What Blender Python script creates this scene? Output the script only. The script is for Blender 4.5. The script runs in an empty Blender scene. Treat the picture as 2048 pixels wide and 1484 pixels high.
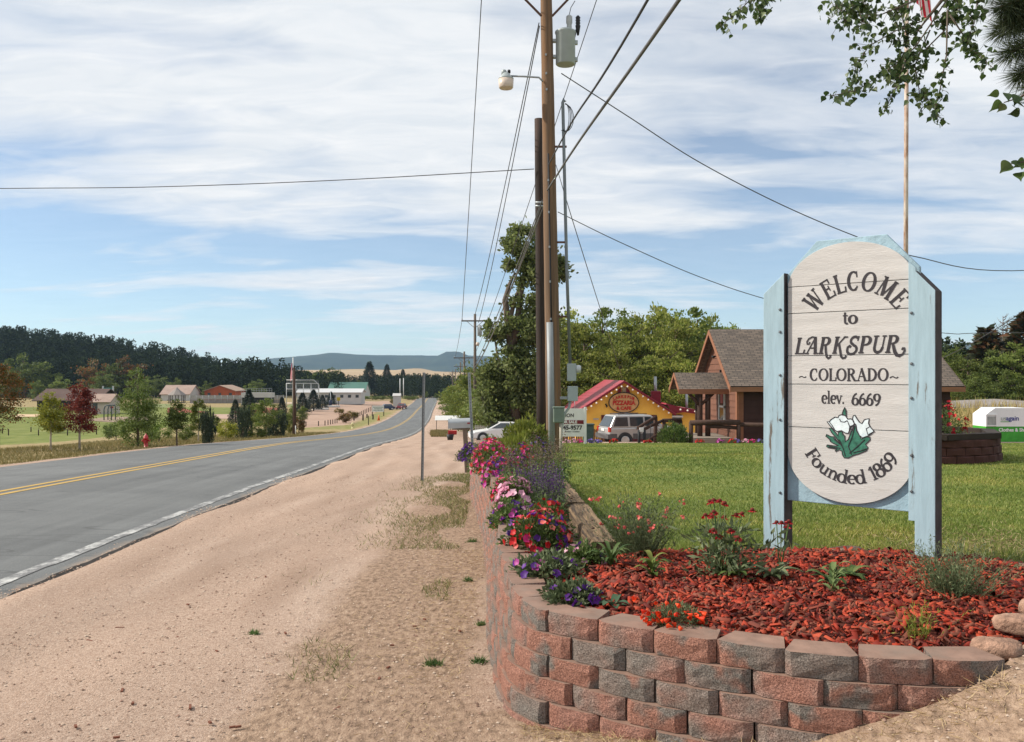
import bpy, bmesh, math
import numpy as np
from mathutils import Vector, Matrix
from mathutils.geometry import delaunay_2d_cdt

SC = bpy.context.scene
COL = SC.collection
R = np.random.default_rng(7)

# ---------------------------------------------------------------- camera
F = 1800.0; HZ = 750.0; CZ = 1.55          # focal length in photo pixels, horizon row, eye height
cam_d = bpy.data.cameras.new('camera'); cam = bpy.data.objects.new('camera', cam_d); COL.objects.link(cam)
cam_d.sensor_fit = 'HORIZONTAL'; cam_d.sensor_width = 36; cam_d.lens = 36 * F / 2048
cam_d.shift_y = (HZ - 742) / 2048
cam_d.clip_start = .05; cam_d.clip_end = 40000
cam.location = (0, 0, CZ); cam.rotation_euler = (math.pi / 2, 0, 0)
SC.camera = cam

# ---------------------------------------------------------------- sky, sun, exposure
EL = math.radians(38); SAZ = (-.993, .115)
SUN = Vector((SAZ[0] * math.cos(EL), SAZ[1] * math.cos(EL), math.sin(EL)))
W = bpy.data.worlds.new('World'); SC.world = W; W.use_nodes = True
def build_world():
    nt = W.node_tree; N = nt.nodes; L = nt.links; N.clear()
    def nd(t, **k):
        n = N.new(t)
        for a, b in k.items(): setattr(n, a, b)
        return n
    out = nd('ShaderNodeOutputWorld'); bg = nd('ShaderNodeBackground')
    sky = nd('ShaderNodeTexSky', sky_type='NISHITA', sun_disc=False, sun_elevation=EL,
             sun_rotation=math.atan2(SAZ[0], SAZ[1]), altitude=2000, air_density=1.0, dust_density=.6, ozone_density=1.2)
    tc = nd('ShaderNodeTexCoord'); sep = nd('ShaderNodeSeparateXYZ'); L.new(tc.outputs['Generated'], sep.inputs[0])
    def mth(op, a, b=None, c=None):
        n = nd('ShaderNodeMath', operation=op)
        for i, v in enumerate((a, b, c)):
            if v is None: continue
            if isinstance(v, (int, float)): n.inputs[i].default_value = v
            else: L.new(v, n.inputs[i])
        return n.outputs[0]
    zc = mth('ADD', mth('MAXIMUM', sep.outputs[2], 0.0), .11)
    px = mth('DIVIDE', sep.outputs[0], zc); py = mth('DIVIDE', sep.outputs[1], zc)
    cb = nd('ShaderNodeCombineXYZ'); L.new(px, cb.inputs[0]); L.new(py, cb.inputs[1])
    def noise(scale, loc, rot, stretch, detail=8, rough=.6, dist=0.0):
        mp = nd('ShaderNodeMapping'); mp.inputs['Location'].default_value = loc
        mp.inputs['Rotation'].default_value = (0, 0, rot); mp.inputs['Scale'].default_value = stretch
        L.new(cb.outputs[0], mp.inputs[0])
        n = nd('ShaderNodeTexNoise'); n.inputs['Scale'].default_value = scale; n.inputs['Detail'].default_value = detail
        n.inputs['Roughness'].default_value = rough; n.inputs['Distortion'].default_value = dist
        L.new(mp.outputs[0], n.inputs['Vector']); return n.outputs['Fac']
    big = noise(.55, (6.1, 0.4, 0), .6, (.9, 1.1, 1), 3, .5, .3)
    mid = noise(1.5, (5.4, 2.3, 0), .9, (.72, 1.3, 1), 5, .47, .7)
    fine = noise(5.0, (2.2, 0.3, 0), .8, (.6, 1.4, 1), 6, .6, .9)
    s = mth('ADD', mth('MULTIPLY', big, .70), mth('ADD', mth('MULTIPLY', mid, .62), mth('MULTIPLY', fine, .12)))
    # thin high cloud thickens with altitude above the horizon, broken into streaks lower down
    hgt = mth('MULTIPLY', mth('SUBTRACT', sep.outputs[2], .165), 1.15)
    hc = nd('ShaderNodeClamp'); L.new(hgt, hc.inputs[0]); hc.inputs[1].default_value = -.055; hc.inputs[2].default_value = .12
    s2 = mth('ADD', s, hc.outputs[0])
    rp = nd('ShaderNodeValToRGB'); L.new(s2, rp.inputs[0])
    e = rp.color_ramp.elements; e[0].position = .64; e[0].color = (.24, .24, .24, 1); e[1].position = .87; e[1].color = (1, 1, 1, 1)
    m = e.new(.735); m.color = (.66, .66, .66, 1)
    # cloud body: bright tops, slightly grey-blue thick parts
    rc = nd('ShaderNodeValToRGB'); L.new(fine, rc.inputs[0])
    e = rc.color_ramp.elements; e[0].position = .3; e[0].color = (7.1, 7.6, 8.1, 1); e[1].position = .7; e[1].color = (8.7, 8.85, 9.0, 1)
    mx = nd('ShaderNodeMix', data_type='RGBA'); L.new(rp.outputs[0], mx.inputs[0])
    # clear air between the clouds
    sm = nd('ShaderNodeMix', data_type='RGBA', blend_type='MULTIPLY'); sm.inputs[0].default_value = 1
    L.new(sky.outputs[0], sm.inputs[6]); sm.inputs[7].default_value = SKY_MUL
    L.new(sm.outputs[2], mx.inputs[6]); L.new(rc.outputs[0], mx.inputs[7])
    L.new(mx.outputs[2], bg.inputs[0]); bg.inputs[1].default_value = .094
    L.new(bg.outputs[0], out.inputs[0])
SKY_MUL = (1.0, 1.16, 1.22, 1)
build_world()
sd = bpy.data.lights.new('sun', 'SUN'); sd.energy = 5.0; sd.angle = math.radians(.9); sd.color = (1, .93, .82)
sun = bpy.data.objects.new('sun', sd); COL.objects.link(sun)
sun.rotation_euler = SUN.to_track_quat('Z', 'Y').to_euler()
vs = SC.view_settings; vs.view_transform = 'Standard'; vs.look = 'None'; vs.exposure = 0.2; vs.gamma = 1; vs.use_curve_mapping = False
SC.cycles.use_denoising = True
SC.cycles.max_bounces = 6; SC.cycles.transparent_max_bounces = 8; SC.cycles.diffuse_bounces = 3

# ---------------------------------------------------------------- helpers
def tag(o, label=None, cat=None, group=None, kind=None):
    if label: o['label'] = label
    if cat: o['category'] = cat
    if group: o['group'] = group
    if kind: o['kind'] = kind
    return o
def empty(name, loc, label=None, cat=None, group=None, rz=0):
    o = bpy.data.objects.new(name, None); COL.objects.link(o); o.location = loc; o.rotation_euler = (0, 0, rz)
    o.empty_display_size = .1
    return tag(o, label, cat, group)
def link(name, me, parent=None, loc=None, rz=None, sc=None):
    o = bpy.data.objects.new(name, me); COL.objects.link(o)
    if parent: o.parent = parent
    if loc is not None: o.location = loc
    if rz is not None: o.rotation_euler = (0, 0, rz)
    if sc is not None: o.scale = (sc,) * 3 if isinstance(sc, (int, float)) else sc
    return o
def nmesh(name, V, polys, mats=(), midx=None, smooth=False):
    """V (n,3); polys: list of (k,m) index arrays"""
    me = bpy.data.meshes.new(name); V = np.asarray(V, np.float32)
    me.vertices.add(len(V)); me.vertices.foreach_set('co', V.ravel())
    polys = [np.asarray(p, np.int32) for p in polys if len(p)]
    tot = np.concatenate([np.full(len(p), p.shape[1], np.int32) for p in polys])
    lv = np.concatenate([p.ravel() for p in polys])
    st = np.concatenate([[0], np.cumsum(tot)[:-1]]).astype(np.int32)
    me.loops.add(len(lv)); me.loops.foreach_set('vertex_index', lv)
    me.polygons.add(len(tot)); me.polygons.foreach_set('loop_start', st); me.polygons.foreach_set('loop_total', tot)
    for m in mats: me.materials.append(m)
    if midx is not None: me.polygons.foreach_set('material_index', np.asarray(midx, np.int32))
    if smooth: me.polygons.foreach_set('use_smooth', np.ones(len(tot), bool))
    me.update(calc_edges=True); me.validate(); return me
class MB:
    def __init__(s): s.v = []; s.f = []; s.m = []; s.sm = []
    def add(s, vs, fs, mi=0, smooth=False):
        b = len(s.v); s.v += [tuple(map(float, p)) for p in vs]
        for f in fs: s.f.append([b + i for i in f]); s.m.append(mi); s.sm.append(smooth)
        return s
    def box(s, c, d, mi=0, M=None, taper=1.0):
        x, y, z = d[0] / 2, d[1] / 2, d[2] / 2; t = taper
        p = [(-x, -y, -z), (x, -y, -z), (x, y, -z), (-x, y, -z), (-x * t, -y * t, z), (x * t, -y * t, z), (x * t, y * t, z), (-x * t, y * t, z)]
        p = [Vector(q) for q in p]
        if M is not None: p = [M @ q for q in p]
        p = [q + Vector(c) for q in p]
        return s.add(p, [(3, 2, 1, 0), (4, 5, 6, 7), (0, 1, 5, 4), (1, 2, 6, 5), (2, 3, 7, 6), (3, 0, 4, 7)], mi)
    def beam(s, a, b, w, h, mi=0, up=(0, 0, 1)):
        a = Vector(a); b = Vector(b); d = (b - a); L = d.length; d = d / L
        up = Vector(up)
        if abs(d.dot(up)) > .98: up = Vector((0, 1, 0))
        x = d.cross(up).normalized(); z = x.cross(d)
        M = Matrix((x, d, z)).transposed()
        return s.box((a + b) / 2, (w, L, h), mi, M)
    def tube(s, pts, r, n=8, mi=0, cap=True, smooth=True):
        pts = [Vector(p) for p in pts]; k = len(pts)
        rs = [r] * k if isinstance(r, (int, float)) else list(r)
        V = []; prev = None
        for i in range(k):
            d = (pts[min(i + 1, k - 1)] - pts[max(i - 1, 0)]).normalized()
            ref = prev if prev is not None else (Vector((1, 0, 0)) if abs(d.x) < .9 else Vector((0, 1, 0)))
            x = (ref - d * ref.dot(d)).normalized(); prev = x; y = d.cross(x)
            for j in range(n):
                a = 2 * math.pi * j / n; V.append(pts[i] + (x * math.cos(a) + y * math.sin(a)) * rs[i])
        Fc = [(i * n + j, i * n + (j + 1) % n, (i + 1) * n + (j + 1) % n, (i + 1) * n + j) for i in range(k - 1) for j in range(n)]
        s.add(V, Fc, mi, smooth)
        if cap:
            b = len(s.v) - len(V)
            s.f.append([b + j for j in range(n)][::-1]); s.m.append(mi); s.sm.append(False)
            s.f.append([b + (k - 1) * n + j for j in range(n)]); s.m.append(mi); s.sm.append(False)
        return s
    def lathe(s, prof, c=(0, 0, 0), n=16, mi=0, M=None, smooth=True):
        V = []
        for (r, z) in prof:
            for j in range(n):
                a = 2 * math.pi * j / n; p = Vector((r * math.cos(a), r * math.sin(a), z))
                if M is not None: p = M @ p
                V.append(p + Vector(c))
        k = len(prof)
        s.add(V, [(i * n + j, i * n + (j + 1) % n, (i + 1) * n + (j + 1) % n, (i + 1) * n + j) for i in range(k - 1) for j in range(n)], mi, smooth)
        b = len(s.v) - len(V)
        s.f.append([b + j for j in range(n)][::-1]); s.m.append(mi); s.sm.append(False)
        s.f.append([b + (k - 1) * n + j for j in range(n)]); s.m.append(mi); s.sm.append(False)
        return s
    def prism(s, poly, A, U, Wv, Nv, t, mi=0):
        """polygon (u,w) on plane A + u U + w W, extruded by t along N"""
        A = Vector(A); U = Vector(U); Wv = Vector(Wv); Nv = Vector(Nv); n = len(poly)
        a = [A + U * p[0] + Wv * p[1] for p in poly]; b = [p + Nv * t for p in a]
        fs = [tuple(range(n))[::-1], tuple(range(n, 2 * n))] + [(i, (i + 1) % n, n + (i + 1) % n, n + i) for i in range(n)]
        return s.add(a + b, fs, mi)
    def mesh(s, name, mats):
        me = bpy.data.meshes.new(name); me.from_pydata(s.v, [], s.f)
        for m in (mats if isinstance(mats, (list, tuple)) else [mats]): me.materials.append(m)
        me.polygons.foreach_set('material_index', s.m); me.polygons.foreach_set('use_smooth', s.sm)
        bm = bmesh.new(); bm.from_mesh(me); bmesh.ops.recalc_face_normals(bm, faces=bm.faces); bm.to_mesh(me); bm.free()
        me.update(); return me
    def build(s, name, mats, parent=None, loc=None, rz=None, bevel=0):
        o = link(name, s.mesh(name, mats), parent, loc, rz)
        if bevel:
            b = o.modifiers.new('bevel', 'BEVEL'); b.width = bevel; b.segments = 2; b.limit_method = 'ANGLE'
        return o
def copy_tree(o, parent=None):
    c = o.copy(); COL.objects.link(c); c.parent = parent
    for ch in list(o.children): copy_tree(ch, c)
    return c

# ---------------------------------------------------------------- materials
MATS = {}
def ramp(nt, fac, cols, poss=None, interp='LINEAR'):
    r = nt.nodes.new('ShaderNodeValToRGB'); e = r.color_ramp.elements; k = len(cols); r.color_ramp.interpolation = interp
    poss = poss or [i / max(1, k - 1) for i in range(k)]
    while len(e) < k: e.new(.5)
    for i in range(k): e[i].position = poss[i]; e[i].color = (*cols[i], 1)
    nt.links.new(fac, r.inputs[0]); return r.outputs[0]
def nz(nt, scale, detail=5, rough=.6, coord='Object', stretch=(1, 1, 1), dist=0):
    N = nt.nodes; tc = N.new('ShaderNodeTexCoord') if coord != 'World' else N.new('ShaderNodeNewGeometry')
    mp = N.new('ShaderNodeMapping'); mp.inputs['Scale'].default_value = stretch
    nt.links.new(tc.outputs[coord if coord != 'World' else 'Position'], mp.inputs[0])
    n = N.new('ShaderNodeTexNoise'); n.inputs['Scale'].default_value = scale; n.inputs['Detail'].default_value = detail
    n.inputs['Roughness'].default_value = rough; n.inputs['Distortion'].default_value = dist
    nt.links.new(mp.outputs[0], n.inputs['Vector']); return n.outputs['Fac']
def mixc(nt, fac, a, b, mode='MIX'):
    m = nt.nodes.new('ShaderNodeMix'); m.data_type = 'RGBA'; m.blend_type = mode
    for i, v in ((0, fac), (6, a), (7, b)):
        if isinstance(v, (int, float)): m.inputs[i].default_value = v
        elif isinstance(v, tuple): m.inputs[i].default_value = (*v, 1) if len(v) == 3 else v
        else: nt.links.new(v, m.inputs[i])
    return m.outputs[2]
def newmat(name):
    m = bpy.data.materials.new(name); m.use_nodes = True; nt = m.node_tree; b = nt.nodes['Principled BSDF']; MATS[name] = m
    return m, nt, b
def bumpn(nt, b, h, strength, dist=.01):
    bp = nt.nodes.new('ShaderNodeBump'); bp.inputs['Strength'].default_value = strength; bp.inputs['Distance'].default_value = dist
    nt.links.new(h, bp.inputs['Height']); nt.links.new(bp.outputs[0], b.inputs['Normal'])
def mat(name, base, rough=.75, var=.2, scale=4, bump=0, bscale=60, bdist=.004, spec=.3, metal=0, coord='Object', stretch=(1, 1, 1), dirt=None, dscale=2.5, dpos=(.5, .7)):
    if name in MATS: return MATS[name]
    m, nt, b = newmat(name)
    lo = tuple(c * (1 - var) for c in base); hi = tuple(min(1, c * (1 + var)) for c in base)
    c = ramp(nt, nz(nt, scale, coord=coord, stretch=stretch), [lo, hi], [.3, .7])
    if dirt is not None:
        f = ramp(nt, nz(nt, dscale, 8, .7, coord, stretch), [(0, 0, 0), (1, 1, 1)], list(dpos)); c = mixc(nt, f, c, dirt)
    nt.links.new(c, b.inputs['Base Color']); b.inputs['Roughness'].default_value = rough; b.inputs['Metallic'].default_value = metal
    b.inputs['Specular IOR Level'].default_value = spec
    if bump: bumpn(nt, b, nz(nt, bscale, 6, .65, coord, stretch), bump, bdist)
    return m
def leafmat(name, cols, trans=.3, rough=.6, objvar=.25, spec=.25, patch=None):
    """colours vary leaf by leaf and a little plant by plant"""
    if name in MATS: return MATS[name]
    m, nt, b = newmat(name); N = nt.nodes; L = nt.links
    g = N.new('ShaderNodeNewGeometry'); c = ramp(nt, g.outputs['Random Per Island'], cols)
    oi = N.new('ShaderNodeObjectInfo'); mr = N.new('ShaderNodeMapRange'); L.new(oi.outputs['Random'], mr.inputs[0])
    mr.inputs[3].default_value = 1 - objvar; mr.inputs[4].default_value = 1 + objvar
    hs = N.new('ShaderNodeHueSaturation'); L.new(c, hs.inputs['Color']); L.new(mr.outputs[0], hs.inputs['Value']); c = hs.outputs[0]
    if patch:
        c = mixc(nt, 1, c, ramp(nt, nz(nt, patch[0], 8, .7, 'World'), patch[1], [.34, .5, .66]), 'MULTIPLY')
    L.new(c, b.inputs['Base Color']); b.inputs['Roughness'].default_value = rough; b.inputs['Specular IOR Level'].default_value = spec
    if trans:
        t = N.new('ShaderNodeBsdfTranslucent'); L.new(c, t.inputs[0]); ms = N.new('ShaderNodeMixShader'); ms.inputs[0].default_value = trans
        L.new(b.outputs[0], ms.inputs[1]); L.new(t.outputs[0], ms.inputs[2]); L.new(ms.outputs[0], N['Material Output'].inputs[0])
    return m

# ---------------------------------------------------------------- pixels to places
def P(px, py, D): return Vector(((px - 1024) / F * D, D, CZ - (py - HZ) / F * D))
def interp(xs, ys):
    xs = np.array(xs, float); ys = np.array(ys, float); m = np.gradient(ys, xs)
    def f(x):
        x = np.clip(np.asarray(x, float), xs[0], xs[-1]); i = np.clip(np.searchsorted(xs, x) - 1, 0, len(xs) - 2)
        h = xs[i + 1] - xs[i]; t = (x - xs[i]) / h
        return (2 * t**3 - 3 * t**2 + 1) * ys[i] + (t**3 - 2 * t**2 + t) * h * m[i] + (-2 * t**3 + 3 * t**2) * ys[i + 1] + (t**3 - t**2) * h * m[i + 1]
    return f
def sstep(t): t = np.clip(t, 0, 1); return t * t * (3 - 2 * t)
ZR = interp([-40, 0, 4, 7, 14.2, 20.8, 36.6, 47, 73, 107, 132, 157, 218, 296, 330, 380, 500, 800, 3000, 20000],
            [.3, -.06, -.1, -.14, -.36, -.6, -1.27, -1.85, -3.3, -4.9, -5.75, -6.3, -6.95, -7.35, -7.2, -8.3, -10, -10, -10, -10])
XR = interp([-40, 3, 6.9, 14.2, 20.8, 36.6, 47, 73, 107, 132, 157, 218, 296, 330, 500, 900],
            [-1.7, -3.68, -3.85, -4.2, -4.45, -5.3, -5.95, -8.0, -10.7, -12.6, -14.4, -19.1, -24.8, -27.3, -40, -70])   # right edge of the asphalt
RW = 7.5
GX = interp([-1, 0, .48, 1.0, 1.19, 1.41, 1.71, 1.9, 2.3, 3, 6], [0, 0, .07, .15, .2, .3, .43, .53, .57, .58, .58])
ZL = interp([0, 3, 6, 10, 17, 25, 36, 60], [.42, .40, .34, .25, .115, -.42, -1.15, -2.6])       # lawn terrace
WALL = np.array([(-.66, 16.6), (-.56, 14.5), (-.345, 11.5), (-.21, 9.6), (-.13, 7.75), (-.105, 6.79), (-.08, 5.78), (-.03, 5.14), (0, 4.75), (.04, 4.5),
                 (.12, 4.32), (.348, 4.14), (.546, 3.99), (.75, 3.86), (.985, 3.74), (1.226, 3.62), (1.49, 3.56), (1.74, 3.53), (1.93, 3.54)])
TERR = np.concatenate([WALL, [(2.15, 3.8), (2.6, 4.3), (3.1, 4.75), (4.0, 5.0), (9, 5.2), (40, 6), (40, 36.4), (2.2, 36.2), (1.2, 30), (.3, 22), (-.3, 17.2)]])
def inpoly(X, Y, poly):
    X = np.asarray(X, float); Y = np.asarray(Y, float); r = np.zeros(X.shape, bool); n = len(poly)
    for i in range(n):
        x0, y0 = poly[i]; x1, y1 = poly[(i + 1) % n]
        if y0 == y1: continue
        c = ((y0 > Y) != (y1 > Y)) & (X < (x1 - x0) * (Y - y0) / (y1 - y0) + x0); r ^= c
    return r
def pdist(X, Y, poly):
    X = np.asarray(X, float); Y = np.asarray(Y, float); d = np.full(X.shape, 1e9)
    for i in range(len(poly)):
        a = np.array(poly[i]); b = np.array(poly[(i + 1) % len(poly)]); ab = b - a; L2 = max((ab**2).sum(), 1e-9)
        t = np.clip(((X - a[0]) * ab[0] + (Y - a[1]) * ab[1]) / L2, 0, 1)
        d = np.minimum(d, np.hypot(X - a[0] - t * ab[0], Y - a[1] - t * ab[1]))
    return d
PARKZ = -6.2
def gz(X, Y):
    """height of the open ground (no terrace)"""
    X = np.asarray(X, float); Y = np.asarray(Y, float)
    z = ZR(Y); xr = XR(Y); xl = xr - RW
    dl = xl - X
    z = z - .10 * sstep(dl / 2.0) + (PARKZ - z + .1) * sstep((dl - 3) / 46) * (dl > 3) * (Y < 700)
    near = sstep((5.2 - Y) / 1.2) * sstep((Y + 3) / 4)
    z = z + GX(np.clip(X, -1, 6)) * near * .93
    # the parking lot on the right lies lower than the road
    z = z - .62 * sstep((X - xr - 2.5) / 5) * sstep((Y - 42) / 12) * sstep((125 - Y) / 30)
    # left of the wall the shoulder sits a little below the asphalt
    z = z - .012 * sstep((X - xr) / .5) * (Y < 400)
    return z
def G(px, py, D0=3.0, D1=3000):
    D = np.geomspace(D0, D1, 6000); X = (px - 1024) / F * D; Zr = CZ - (py - HZ) / F * D
    g = gz(X, D); i = np.argmax(Zr <= g)
    if not (Zr <= g).any(): i = len(D) - 1
    return Vector((X[i], D[i], g[i]))
def on(X, Y): return Vector((X, Y, float(gz(X, Y))))
def onl(X, Y): return Vector((X, Y, float(ZL(Y))))
# ================================================================ the ground
def axis_from(d0, grow, lim):
    a = [0.0]; d = d0
    while a[-1] < lim: a.append(a[-1] + d); d *= grow
    return a
def build_ground():
    xneg = [-x for x in axis_from(.09, 1.037, 6500)][1:]
    near = list(np.arange(0, 3.6, .09)); rest = [3.6 + x for x in axis_from(.11, 1.05, 6500)]
    X1 = np.array(sorted(xneg) + near + rest)
    Y1 = np.array([-60, -40, -25, -15, -10, -7, -5, -3.5, -2.4, -1.5, -.7, 0, .6, 1.1, 1.6, 2.1] + list(np.arange(2.5, 6.2, .1)) + [6.2 + y for y in axis_from(.12, 1.026, 6300)])
    X, Y = np.meshgrid(X1, Y1); Z = gz(X, Y)
    # below the asphalt and below the terrace
    xr = XR(Y); dr = np.minimum(xr - X, X - (xr - RW)); Z = Z - .25 * sstep(dr / .35) * (Y < 900)
    it = inpoly(X, Y, TERR); dt = pdist(X, Y, TERR)
    Z = np.where(it, np.minimum(Z, ZL(Y)) - .35 * sstep(dt / .25), Z)
    # little unevenness near the camera, and shallow wheel ruts along the shoulder
    q = X - XR(Y) + .25 * np.sin(Y * .23) + .1 * np.sin(Y * .61 + 1); rut = sum(a * np.exp(-((q - c) / w)**2) for c, w, a in ((1.05, .13, -.030), (1.32, .10, .014), (2.55, .15, -.026), (2.85, .10, .012), (.45, .12, .016)))
    Z = Z + rut * (.6 + .4 * np.sin(Y * .9)) * sstep((Y - 1) / 2) * sstep((45 - Y) / 15) * (X > XR(Y)) * ~it
    Z = Z + .012 * np.sin(X * 2.1 + Y * .6) * np.sin(Y * 1.7 - X * .8) * (Y < 30) * (np.abs(X) < 40)
    ny, nx = X.shape; V = np.stack([X, Y, Z], -1).reshape(-1, 3)
    i = np.arange(ny * nx).reshape(ny, nx)
    Q = np.stack([i[:-1, :-1], i[:-1, 1:], i[1:, 1:], i[1:, :-1]], -1).reshape(-1, 4)
    me = nmesh('ground', V, [Q], [ground_material()], smooth=True)
    xf, yf = X.ravel(), Y.ravel(); xrf = XR(yf); dl = xrf - RW - xf
    right = xf - xrf
    grav = (right > -.5) * 1.0 * sstep((14 + 60 * (yf < 90) - right) / 6) * (yf < 420)
    grav = np.maximum(grav, sstep((.9 - dl) / .5) * (dl > -1) * (yf < 420))
    green = sstep((yf - 88) / 18) * sstep((235 - yf) / 40) * sstep((dl - 26) / 8)
    green = np.maximum(green, .45 * sstep((yf - 95) / 20) * sstep((230 - yf) / 30) * (dl > 1.2) * (dl < 14))
    lotp = [tuple(G(*p)[:2]) for p in ((596, 856), (690, 850), (742, 828), (790, 806), (775, 802), (690, 803), (640, 812), (596, 828))]
    lot = inpoly(xf, yf, lotp) * 1.0
    straw = np.exp(-((xf + .75) / .55)**2) * (yf < 17) * (yf > 2)
    straw = np.maximum(straw, sstep((2.6 - np.abs(xf - 1.9)) / .5) * sstep((4.6 - yf) / .3) * .9)
    qf = xf - xrf + .25 * np.sin(yf * .23) + .1 * np.sin(yf * .61 + 1); qg = xf - xrf - .16 * (yf - 6) + .3 * np.sin(yf * .3); ok = (yf > 1) * sstep((60 - yf) / 20) * (.55 + .45 * np.sin(yf * 1.3 + xf))
    track = np.clip(sum(np.exp(-((qf - c) / .17)**2) for c in (1.05, 2.55)) + .8 * sum(np.exp(-((qg - c) / .16)**2) for c in (.9, 2.35)), 0, 1) * ok; berm = np.clip(sum(np.exp(-((qf - c) / .11)**2) for c in (.72, 1.36, 2.2, 2.92)) + .7 * sum(np.exp(-((qg - c) / .10)**2) for c in (.62, 1.2, 2.05)), 0, 1) * ok
    for nme, a in (('track', track), ('berm', berm), ('gravel', grav * (1 - lot)), ('green', green * (1 - lot)), ('lot', lot), ('straw', straw)):
        at = me.attributes.new(nme, 'FLOAT', 'POINT'); at.data.foreach_set('value', a.astype(np.float32))
    tag(link('ground', me), kind='structure')
def attr(nt, n):
    a = nt.nodes.new('ShaderNodeAttribute'); a.attribute_name = n; return a.outputs['Fac']
def ground_material():
    m, nt, b = newmat('ground'); N = nt.nodes; L = nt.links
    # crushed granite: pink-tan grains, finer pale dust in the wheel paths
    gr = ramp(nt, nz(nt, 120, 4, .8, 'World'), [(.10, .065, .05), (.34, .235, .175), (.51, .38, .295), (.72, .59, .49)], [.32, .44, .57, .72])
    wide = ramp(nt, nz(nt, .8, 6, .6, 'World', (1.6, .35, 1)), [(.70, .69, .68), (1.02, 1.0, .985)], [.34, .64])
    gr = mixc(nt, 1.0, gr, wide, 'MULTIPLY')
    vor = N.new('ShaderNodeTexVoronoi'); vor.inputs['Scale'].default_value = 75; geo = N.new('ShaderNodeNewGeometry'); L.new(geo.outputs['Position'], vor.inputs['Vector'])
    gr = mixc(nt, .4, gr, ramp(nt, vor.outputs['Color'], [(.19, .12, .09), (.42, .30, .23), (.60, .48, .39)]))
    dark = ramp(nt, nz(nt, 2.3, 8, .7, 'World'), [(0, 0, 0), (1, 1, 1)], [.60, .72]); gr = mixc(nt, mult(nt, dark, .3), gr, (.22, .145, .10))
    dry = ramp(nt, nz(nt, 1.3, 9, .75, 'World'), [(.13, .10, .045), (.25, .19, .09), (.33, .26, .14), (.15, .15, .05)], [.3, .45, .58, .75])
    grn = ramp(nt, nz(nt, .35, 8, .7, 'World'), [(.09, .115, .025), (.15, .175, .045), (.22, .22, .08)], [.3, .5, .7])
    lot = ramp(nt, nz(nt, .25, 7, .65, 'World'), [(.30, .20, .15), (.39, .275, .21)], [.35, .65])
    strw = ramp(nt, nz(nt, 26, 6, .75, 'World', (1, .5, 1)), [(.09, .06, .04), (.28, .19, .13), (.46, .335, .24)], [.33, .5, .7])
    gn = nz(nt, 1.6, 8, .75, 'World')
    def thr(a, soft=.25):
        s = N.new('ShaderNodeMath'); s.operation = 'ADD'; L.new(attr(nt, a), s.inputs[0]); L.new(gn, s.inputs[1])
        return ramp(nt, s.outputs[0], [(0, 0, 0), (1, 1, 1)], [1.0 - soft / 2, 1.0 + soft / 2])
    gr = mixc(nt, mult(nt, attr(nt, 'track'), .55), gr, mixc(nt, .5, gr, (.56, .44, .36)))
    gr = mixc(nt, mult(nt, attr(nt, 'berm'), .5), gr, (.24, .16, .115))
    c = mixc(nt, thr('green'), dry, grn); c = mixc(nt, thr('gravel', .1), c, gr); c = mixc(nt, attr(nt, 'lot'), c, lot)
    sn = N.new('ShaderNodeMath'); sn.operation = 'MULTIPLY'; L.new(thr('straw', .5), sn.inputs[0]); sn.inputs[1].default_value = .85
    c = mixc(nt, sn.outputs[0], c, strw)
    L.new(c, b.inputs['Base Color']); b.inputs['Roughness'].default_value = .95; b.inputs['Specular IOR Level'].default_value = .1
    bp = N.new('ShaderNodeBump'); bp.inputs['Strength'].default_value = .9; bp.inputs['Distance'].default_value = .012
    a = N.new('ShaderNodeMath'); a.operation = 'ADD'; L.new(nz(nt, 95, 3, .7, 'World'), a.inputs[0]); L.new(nz(nt, 7, 6, .6, 'World'), a.inputs[1])
    L.new(a.outputs[0], bp.inputs['Height']); L.new(bp.outputs[0], b.inputs['Normal'])
    return m
def mult(nt, col, k):
    n = nt.nodes.new('ShaderNodeMath'); n.operation = 'MULTIPLY'; nt.links.new(col, n.inputs[0]); n.inputs[1].default_value = k; return n.outputs[0]
build_ground()

# ---------------------------------------------------------------- the road and its paint
def ys_road(y0=-30, y1=480):
    a = [y0]; 
    while a[-1] < y1: a.append(a[-1] + max(.16, abs(a[-1]) * .02))
    return np.array(a)
def strip(name, off0, off1, lift, m, y0=-30, y1=480, ragged=0, nx=2, gaps=None, parent=None):
    """a band parallel to the right edge; offsets measured to the left of it"""
    Y = ys_road(y0, y1); t = np.linspace(0, 1, nx)
    o = off0 + (off1 - off0) * t[None, :]; X = XR(Y)[:, None] - o
    if ragged:
        n = .5 * np.sin(Y * 3.1) + .3 * np.sin(Y * 7.7 + 1) + .25 * np.sin(Y * 1.3 + 2) + R.normal(0, .35, len(Y))
        X[:, 0] += ragged * n
    YY = np.repeat(Y[:, None], nx, 1)
    crown = .06 * (1 - ((XR(YY) - X) / (RW / 2) - 1)**2)
    Z = ZR(YY) + crown + lift; V = np.stack([X, YY, Z], -1).reshape(-1, 3); i = np.arange(len(V)).reshape(len(Y), nx)
    Q = np.stack([i[:-1, :-1], i[1:, :-1], i[1:, 1:], i[:-1, 1:]], -1)
    if gaps is not None: Q = Q[~gaps(.5 * (Y[1:] + Y[:-1]))]
    me = nmesh(name, V, [Q.reshape(-1, 4)[:, ::-1]], [m], smooth=True)
    at = me.attributes.new('across', 'FLOAT', 'POINT'); at.data.foreach_set('value', (XR(YY) - X).ravel().astype(np.float32))
    ob = link(name, me, parent); 
    return ob
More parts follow.
